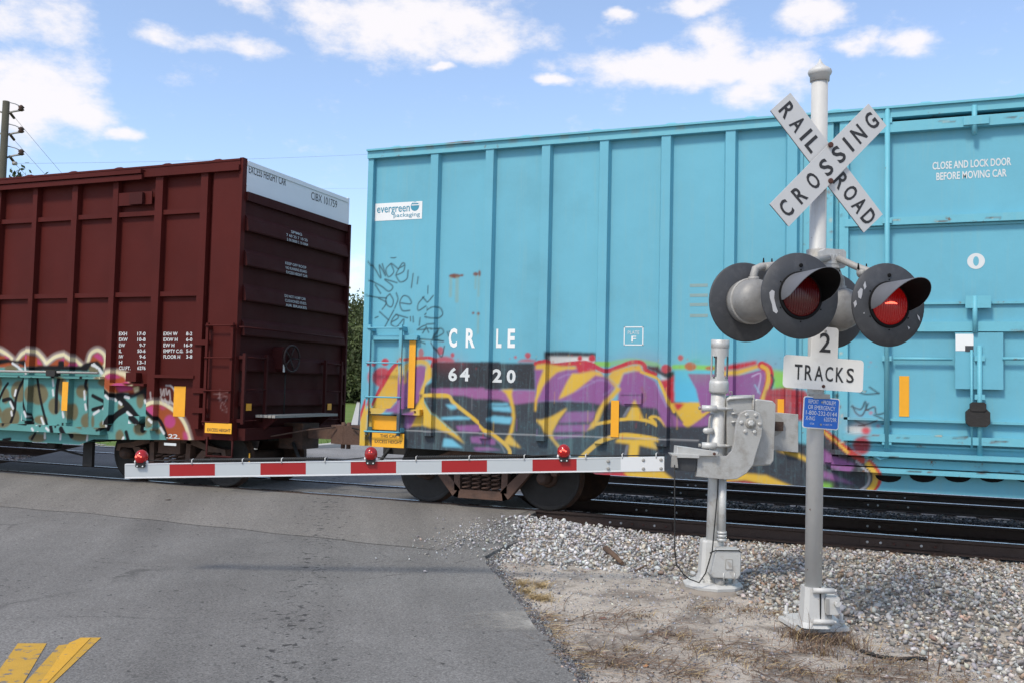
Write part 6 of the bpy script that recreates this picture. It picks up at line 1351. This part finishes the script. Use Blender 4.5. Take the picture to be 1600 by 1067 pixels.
# crank plate carrying the arm
zp_ = [(568, 548), (600, 533), (640, 530), (680, 550), (699, 600), (692, 680), (655, 800), (642, 850), (602, 900), (545, 933), (480, 937), (308, 918), (318, 790), (430, 797), (490, 800), (520, 770), (535, 700), (547, 600)]
CP = ppoly([zq(*q) for q in zp_], -.20, .05, 'cast', 'crank_plate', bev=.007)
hub = gp(*zq(625, 607), -.20)
MB().lathe(hub, -FH, [(-.01, .05), (.006, .05), (.008, .034)], 20).build('hub_washer', 'galv_dark', CP); MB().lathe(hub, -FH, [(0, .032), (.028, .030), (.034, .020)], 6, False).build('hub_nut', 'galv', CP)
for zx, zy in ((601, 558), (655, 560), (571, 602), (678, 612), (594, 654), (648, 657)): MB().lathe(gp(*zq(zx, zy), -.20), -FH, [(0, .019), (.012, .018), (.016, .010)], 6, False).build('plate_bolt', 'galv', CP)
MB().cyl(hub, hub+FH*.3, .045, n=16).build('main_shaft', 'galv_dark', CP)
# counterweight plate on the far side
cw = ppoly([(1196, 642), (1210, 643.5), (1263, 648), (1263, 710), (1207, 704.5), (1196, 703)], .30, .045, 'cast', 'counterweight', bev=.006)
MB().prism([gp(1209+30*math.cos(a), 665+21*math.sin(a), .27) for a in np.linspace(-math.pi/2, math.pi/2, 15)], FH*.03).build('counterweight_hub', 'galv_dark', cw)
MB().obox(gp(1224, 667, .262), RH, FH, EZ, .075, .008, .045).build('counterweight_slot', 'rust_dark', cw)
# clamps on the mast
for y in (637.5, 695):
    c0 = gp(1120, y); MB().tube([c0+RH*.10-FH*.0, c0+RH*.05-FH*.09, c0-RH*.06-FH*.09, c0-RH*.13], .016, 8).build('u_clamp', 'galv', TG_)
    MB().cyl(c0-RH*.155-FH*.06, c0-RH*.02-FH*.085, .030, n=12).build('clamp_lug', 'galv', TG_); MB().cyl(c0-FH*.085, c0+RH*.13-FH*.085, .013, n=8).build('clamp_rod', 'galv', TG_); MB().lathe(c0-RH*.165-FH*.06, -RH, [(0, .018), (.02, .018)], 6, False).build('clamp_nut', 'galv_dark', TG_)
MB().tube([gp(1110, 646, -.05), gp(1107, 652, -.06), gp(1104, 692, -.06), gp(1108, 698, -.05)], .012, 8).build('grab_rod', 'galv_dark', TG_)
MB().lathe(gp(1107, 672, -.06), -RH, [(-.03, .03), (.03, .03), (.052, .026), (.064, .012)], 14).build('buffer_knob', 'galv', TG_)
# arm bracket
ppoly([(1050, 706), (1051, 694), (1070, 696.5), (1114, 703), (1113, 709), (1080, 709), (1058, 709.5)], -.24, .16, 'galv', 'arm_bracket')
ppoly([(1040, 705), (1068, 706), (1084, 707.5), (1084, 712), (1045, 711)], -.26, .14, 'galv', 'bracket_shelf', bev=.003)
ppoly([(1052, 710), (1082, 712), (1080, 733), (1049, 731)], -.22, .10, 'light_black', 'shear_block'); ppoly([(1043, 707), (1050, 708), (1052, 727), (1042, 726)], -.27, .06, 'galv_dark', 'shear_pin')
MB().lathe(gp(1107, 705.5, -.25), -FH, [(0, .014), (.012, .013)], 8).build('bracket_bolt', 'rust_bolt', TG_)
# the arm: extrusion with reflective sheeting
ZA = 8.55
def ap(px, v):
    """point on the arm: pixel column and fraction 0 (bottom) .. 1 (top)"""
    yb = np.interp(px, [195, 1038], [747.2, 735.6]); yt = np.interp(px, [195, 1038], [724.2, 713.0]); return P(px, yb+(yt-yb)*v, ZA)
ARM = MB().prism([ap(195, 0), ap(1038, 0), ap(1038, 1), ap(195, 1)], FH*.045).build('gate_arm', 'arm_white', TG_); ARM['label'] = 'long red and white striped gate arm'
bounds = [195.5, 265, 336, 407, 478, 548, 619, 690, 761, 832, 901, 970]
for k in range(len(bounds)-1):
    a, b_ = bounds[k], bounds[k+1]; red = k % 2 == 1
    MB().prism([ap(a, .13), ap(b_, .13), ap(b_, .94), ap(a, .94)], -FH*.0025).build('reflective_stripe', 'arm_red' if red else 'arm_grey', ARM)
for v in (.05, .975): MB().prism([ap(196, v-.03), ap(969, v-.03), ap(969, v+.03), ap(196, v+.03)], -FH*.006).build('arm_flange', 'arm_white', ARM)
MB().prism([ap(970, .02), ap(1037.5, .02), ap(1037.5, .99), ap(970, .99)], -FH*.009).build('arm_splice', 'arm_white', ARM)
for px, v in ((1005, .8), (1005, .2), (1032.5, .8), (1032.5, .2), (950, .75), (950, .25)): MB().lathe(ap(px, v)-FH*.009, -FH, [(-.008, .016), (.004, .016), (.010, .009)], 8).build('arm_bolt', 'galv_dark', ARM)
for px in (300, 379, 440, 508, 650, 733, 819, 915, 972, 1025): MB().tube([ap(px, .9)-FH*.006, ap(px, 1.0)-FH*.01, ap(px, 1.22)-FH*.004, ap(px+2, 1.28)+FH*.01], .0055, 5).build('cable_clip', 'galv', ARM)
for px, dy in ((220.5, 0), (579.5, 0), (881, 0)):
    c_ = ap(px, 1.52)+FH*.01; lit = px != 579.5
    lp = MB().obox(ap(px, 1.02)+FH*.005, RH, FH, EZ, .043, .032, .036, .008).build('arm_lamp', 'rubber', ARM)
    for s_ in (-1, 1): MB().lathe(ap(px, 1.12)+RH*s_*.045+FH*.005, RH*s_, [(0, .016), (.014, .016), (.018, .010)], 8).build('lamp_screw', 'arm_white', lp)
    for s_ in (-.025, .025): MB().lathe(ap(px, .84)+RH*s_-FH*.028, -FH, [(0, .008), (.006, .006)], 6).build('lamp_screw', 'arm_white', lp)
    MB().lathe(c_-EZ*.03, EZ, [(-.03, .044), (-.01, .055), (.02, .060), (.05, .055), (.075, .038), (.088, .012)], 20).build('lamp_globe', 'lens_lit' if lit else 'lens_mid', lp)
    if lit:
        for u, v in ((-.012, .012), (.014, -.004), (.0, .004), (-.03, -.004)): MB().lathe(c_+RH*u+EZ*v-FH*.05, -FH, [(0, .010), (.006, .008), (.010, .003)], 8).build('filament_glow', 'lens_core', lp)
    else:
        for u, v in ((-.01, .008), (.012, .012)): MB().lathe(c_+RH*u+EZ*v-FH*.05, -FH, [(0, .006), (.006, .003)], 8).build('filament_glow', 'lens_core', lp)
def cable(pxs, vs, r, name, ribbed=False):
    if ribbed:
        pts = []; rr = []; n_ = int((pxs[1]-pxs[0])*.9)
        for k in range(n_): px = pxs[0]+(pxs[1]-pxs[0])*k/n_; pts.append(ap(px, vs)+FH*.012); rr.append(r if k % 3 else r*.62)
        return MB().tube(pts, rr, 6).build(name, 'rubber', ARM)
    return MB().tube([ap(a, v)+FH*.015 for a, v in zip(pxs, vs)], r, 6).build(name, 'rubber', ARM)
cable((296, 512), 1.18, .018, 'corrugated_conduit', True); cable((650, 821), 1.18, .018, 'corrugated_conduit', True)
cable((226, 260, 300), (1.22, 1.18, 1.15), .006, 'lamp_cable'); cable((512, 540, 574), (1.15, 1.1, 1.22), .006, 'lamp_cable'); cable((586, 610, 650), (1.22, 1.12, 1.16), .006, 'lamp_cable'); cable((821, 850, 876), (1.16, 1.2, 1.22), .006, 'lamp_cable'); cable((888, 950, 1040), (1.2, 1.1, 1.12), .006, 'lamp_cable')
# conduit, junction box, base of the gate
MB().cyl(gp(1126, 745, -.085), gp(1124.5, 838, -.085), .036, .036, 14).build('conduit', 'galv', TG_)
for y in (829, 834, 840): MB().lathe(gp(1124.6, y, -.085), EZ, [(-.012, .045), (.012, .045)], 16).build('conduit_coupling', 'galv', TG_)
gb = np.array([g0[0], g0[1], 0.0]); zb0 = P(1113, 908, ZG)[2]
MB().lathe(gb+EZ*(zb0-.035)-FH*.02, EZ, [(0, .28), (.025, .285), (.032, .27), (.045, .24), (.052, .20)], 10, False).build('base_plate', 'galv_mast', TG_)
MB().lathe(gb+EZ*(GG-.12)-FH*.02, EZ, [(0, .31), (zb0-GG+.084, .30)], 16).build('foundation', 'concrete', TG_)
loft([rrect(gb+EZ*(zb0+.0)-RH*.02, .13, .12, .04), rrect(gb+EZ*(zb0+.08)-RH*.02, .105, .10, .03), rrect(gb+EZ*(zb0+.38)-RH*.01, .10, .095, .03), rrect(gb+EZ*(zb0+.40)-RH*.01, .092, .09, .03)], 'galv_mast', 'base_casting', TG_)
jb = MB().prism([gp(x, y, -.26) for x, y in ((1108.5, 853), (1112, 850), (1144, 851), (1148, 854), (1147, 890), (1142, 896), (1106, 893.5), (1101, 888))], FH*.17, .012).build('junction_box', 'galv', TG_)
MB().tube([gp(1100, 856, -.255), gp(1109, 851.5, -.265), gp(1144, 852, -.265), gp(1148, 856, -.25)], .006, 6).build('box_gasket', 'rubber', jb)
MB().obox(gp(1129, 873, -.262), RH, FH, EZ, .034, .003, .050, .006).build('maker_plate', 'galv_dark', jb); MB().obox(gp(1129, 873, -.265), RH, FH, EZ, .027, .003, .042, .006).build('maker_plate', 'galv', jb)
for x in (1121, 1137): MB().tube([gp(x, 886, -.262), gp(x, 898, -.262)], .006, 6).build('box_rib', 'galv', jb)
MB().cyl(gp(1118, 895, -.19), gp(1118, 910, -.19), .045, n=14).build('box_conduit', 'galv_dark', jb)
for px in (1092, 1104, 1130, 1143): q = gp(px, 905, -.12); MB().lathe(q, EZ, [(-.03, .028), (.02, .028), (.024, .015), (.05, .014)], 6, False).build('anchor_bolt', 'galv_mast', TG_)
MB().tube([gp(1046, 722, -.27), gp(1046.5, 790, -.27), gp(1046, 850, -.28), gp(1048.5, 872, -.28), gp(1060, 888, -.26), gp(1070, 896, -.24), gp(1083, 900, -.28), gp(1092, 885, -.30), gp(1103, 851, -.28), gp(1112, 815, -.13), gp(1117, 770, -.11), gp(1119, 735, -.10)], .006, 6).build('drop_cable', 'rubber', TG_)

# ------------------------------------------------------------------ utility pole, wires, trees
ptop = P(9.8, 159, 33.0); pb = np.array([ptop[0], ptop[1], float(gz(ptop[0], ptop[1]))-.05])
UP = thing('utility_pole', tuple(pb+EZ*.05), 'weathered wooden utility pole with three insulator brackets behind the train', 'utility pole')
MB().tube([pb, pb+(ptop-pb)*.5, ptop], [.165, .14, .115], 14).build('pole', 'pole_wood', UP)
for y in (177, 211, 246):
    q0 = P(10, y+1, 33); q1 = P(33, y-4, 33)
    a_ = MB().tube([q0, q0*.5+q1*.5+EZ*.02, q1], .035, 6).build('bracket', 'galv_dark', UP)
    MB().lathe(q1-EZ*.03, EZ, [(0, .05), (.05, .11), (.10, .07), (.14, .11), (.19, .06), (.22, .03)], 12).build('insulator', 'rust_dark', a_)
    MB().tube([P(12, y-17, 33), P(24, y-14, 33), P(32, y-10, 33)], .018, 5).build('jumper', 'wire', a_); q2 = P(15, y-1, 33); MB().tube([q2, P(22, y+8, 33.4)], .05, 6).build('strain_insulator', 'rust_dark', a_)
    q3 = P(-14, y-6, 33); MB().tube([q0, q3], .035, 6).build('bracket', 'galv_dark', UP)
MB().tube([P(20, 256, 33), P(26, 256, 33)], .07, 6).build('strain_insulator', 'galv_dark', UP)
wl = 'thin overhead wire running down from the utility pole'
for i, (a, b_) in enumerate((((22, 183, 33.4), (210, 398, 70)), ((21, 218, 33.4), (190, 398, 70)), ((20, 253, 33.4), (170, 398, 70)))):
    A0, A1 = P(*a), P(*b_); pts = [A0+(A1-A0)*t-EZ*.5*4*t*(1-t)*.25 for t in np.linspace(0, 1, 10)]
    tag(MB().tube(pts, .007, 5).build('overhead_wire', 'wire'), 'thin overhead wire sloping down from the '+('topmost', 'middle', 'lowest')[i]+' insulator bracket of the utility pole', 'wire')
for a, m_, b_, lab in (((23, 256, 33), (420, 248, 40), (760, 232, 48), 'faint level overhead wire leaving the pole above both boxcars'), ((-200, 300, 60), (548, 295, 60), (900, 290, 60), 'faint lower overhead wire crossing the gap between the boxcars')):
    A0, A1, A2 = P(*a), P(*m_), P(*b_); pts = [A0*(1-t)*(1-2*t)+A1*4*t*(1-t)+A2*t*(2*t-1) for t in np.linspace(0, 1, 16)]
    tag(MB().tube(pts, .0045, 5).build('overhead_wire', 'wire'), lab, 'wire')
def tree(x, y, h, rad, label, kind='broad', n=5200, tone=(.060, .095, .030), leaf=.20):
    z0 = float(gz(x, y)); T = thing('tree', (x, y, z0), label, 'tree', None)
    tr = MB(); tr.tube([(x, y, z0-.1), (x+.1, y, z0+h*.3), (x-.05, y+.1, z0+h*.62), (x, y, z0+h*.9)], [h*.028, h*.02, h*.012, h*.004], 9)
    clumps = []
    for k in range(22 if kind == 'broad' else 26):
        a = random.random()*6.283; t = random.random()
        if kind == 'broad': zc = z0+h*(.16+.74*t); rr = rad*(1-abs(t-.38)*1.05)*random.uniform(.35, .95)
        else: zc = z0+h*(.3+.68*t); rr = rad*(1-t)*random.uniform(.3, 1)
        c_ = np.array([x+rr*math.cos(a), y+rr*math.sin(a), zc]); clumps.append(c_)
        b0 = np.array([x, y, max(z0+h*.15, zc-h*.14)]); tr.tube([b0, (b0+c_)/2+EZ*.2, c_], [h*.008, h*.006, h*.002], 5)
    tr.build('trunk', 'bark', T)
    C = np.array(clumps); w = rng.integers(0, len(C), n); sg = rad*(.27 if kind == 'broad' else .15)
    ctr = C[w]+rng.normal(0, 1, (n, 3))*sg*np.array([1, 1, .72]); ctr[:, 2] = np.maximum(ctr[:, 2], z0+.15)
    u = rng.standard_normal((n, 3)); u /= np.linalg.norm(u, axis=1, keepdims=True); v = np.cross(u, rng.standard_normal((n, 3))); v /= np.linalg.norm(v, axis=1, keepdims=True)
    s_ = (leaf*rng.uniform(.6, 1.5, n))[:, None]
    Q = np.stack([ctr-u*s_, ctr+v*s_*.55, ctr+u*s_, ctr-v*s_*.55], 1).reshape(-1, 3)
    tn = np.array(tone)*rng.uniform(.55, 1.5, (n, 1))*(1+.25*rng.standard_normal((len(C), 1))[w]).clip(.5, 1.6); tn = np.repeat(np.clip(tn, .01, .3), 4, 0)
    raw_mesh('crown', Q, np.arange(4*n).reshape(-1, 4), 'leaf', tn, parent=T); return T
def tree_at(px, depth, pytop, rad, label, **k):
    q = P(px, 603, depth); h = P(px, pytop, depth)[2]-float(gz(q[0], q[1])); return tree(q[0], q[1], h, rad, label, **k)
tree_at(546, 104, 466, 4.6, 'tall olive green tree seen through the gap between the boxcars', n=9000, tone=(.085, .105, .042))
tree_at(588, 99, 470, 4.4, 'dense green tree whose edge shows just left of the blue boxcar', n=9000, tone=(.080, .100, .040))
tree_at(505, 108, 480, 4.4, 'green tree hidden mostly behind the red boxcar end')
tree_at(440, 112, 470, 4.6, 'broad green tree standing behind the red boxcar'); tree_at(690, 104, 470, 4.8, 'broad green tree standing behind the blue boxcar number')
tree_at(22, 46, 262, 3.0, 'dark pine tree top beside the utility pole', kind='pine', n=6500, tone=(.045, .070, .030), leaf=.14)
mb = MB()
# a hedge of undergrowth below the trees
n = 9000; t = rng.random(n); A0, A1 = P(380, 603, 106), P(760, 603, 100); base = A0[None]+(A1-A0)[None]*t[:, None]; base = base+rng.normal(0, .8, (n, 3))*np.array([1, 1, 0]); base[:, 2] = -.3+np.abs(rng.normal(0, 1.5, n))
u = rng.standard_normal((n, 3)); u /= np.linalg.norm(u, axis=1, keepdims=True); v = np.cross(u, rng.standard_normal((n, 3))); v /= np.linalg.norm(v, axis=1, keepdims=True); s_ = .25
Q = np.stack([base-u*s_, base+v*s_*.6, base+u*s_, base-v*s_*.6], 1).reshape(-1, 3)
ob = raw_mesh('undergrowth', Q, np.arange(4*n).reshape(-1, 4), 'leaf', np.repeat(np.array([(.045, .065, .025)])*rng.uniform(.5, 1.3, (n, 1)), 4, 0), kind='stuff'); ob['label'] = 'dark undergrowth beneath the far trees'; ob['category'] = 'undergrowth'

# ------------------------------------------------------------------ small litter
def lie(px, py): x, y = onZ(px, py, -.17); return np.array([x, y, max(float(ballast_height(x, y)) if y > toe(x) else float(gz(x, y)), float(road_z(y)) if x < np.interp(y, eY, eX) else -9)])
a, b_ = lie(946, 868), lie(972, 884)
tag(MB().tube([a+EZ*.06, (a+b_)/2+EZ*.055, b_+EZ*.03], [.034, .032, .022], 7).build('wood_stick', 'stick'), 'short broken piece of dark wood lying on the ballast', 'stick')
a, b_ = lie(990, 893), lie(1020, 882); tag(MB().tube([a+EZ*.02, (a+b_)/2+EZ*.03+RH*.03, b_+EZ*.04], [.008, .01, .006], 6).build('twig', 'stick'), 'thin curved twig lying at the ballast edge', 'twig')
st0 = [lie(x, y)+EZ*.014 for x, y in ((1345, 1008), (1375, 1016), (1405, 1019), (1430, 1018), (1450, 1020))]
pts = []; rr = []
for i in range(len(st0)-1):
    for t in np.linspace(0, 1, 12, endpoint=False): pts.append(st0[i]*(1-t)+st0[i+1]*t); rr.append(.016 if len(rr) % 3 else .011)
tag(MB().tube(pts, rr, 7).build('rubber_strip', 'rubber'), 'frayed black rubber strip lying on the sand by the mast', 'debris')
def leaf_(px, py, s_, colr, lab, rot):
    c_ = lie(px, py)+EZ*.008; MT['leaf_'+lab[:8]] = MT.get('leaf_'+lab[:8]) or material('dry_leaf', colr, .8, var=.2, vscale=30)
    a_ = RH*math.cos(rot)+FH*math.sin(rot); b2 = -RH*math.sin(rot)+FH*math.cos(rot)
    mb = MB().add([c_-a_*s_, c_-a_*s_*.3+b2*s_*.5+EZ*.006, c_+a_*s_*.5+b2*s_*.35+EZ*.010, c_+a_*s_, c_+a_*s_*.4-b2*s_*.4+EZ*.008, c_-a_*s_*.4-b2*s_*.45+EZ*.003, c_+EZ*.002], [(0, 6, 1), (1, 6, 2), (2, 6, 3), (3, 6, 4), (4, 6, 5), (5, 6, 0)])
    tag(mb.build('fallen_leaf', MT['leaf_'+lab[:8]]), lab, 'leaf')
leaf_(262, 794, .05, (.07, .05, .04), 'dark curled leaf lying on the asphalt near the gate tip', .2); leaf_(942, 957, .04, (.16, .06, .04), 'reddish brown leaf lying on the gravelly sand', .1)
leaf_(1010, 1030, .03, (.42, .2, .09), 'small orange leaf on the pale sand', .7); leaf_(1017, 880, .022, (.45, .03, .04), 'tiny bright red scrap on the ballast', 1.2)
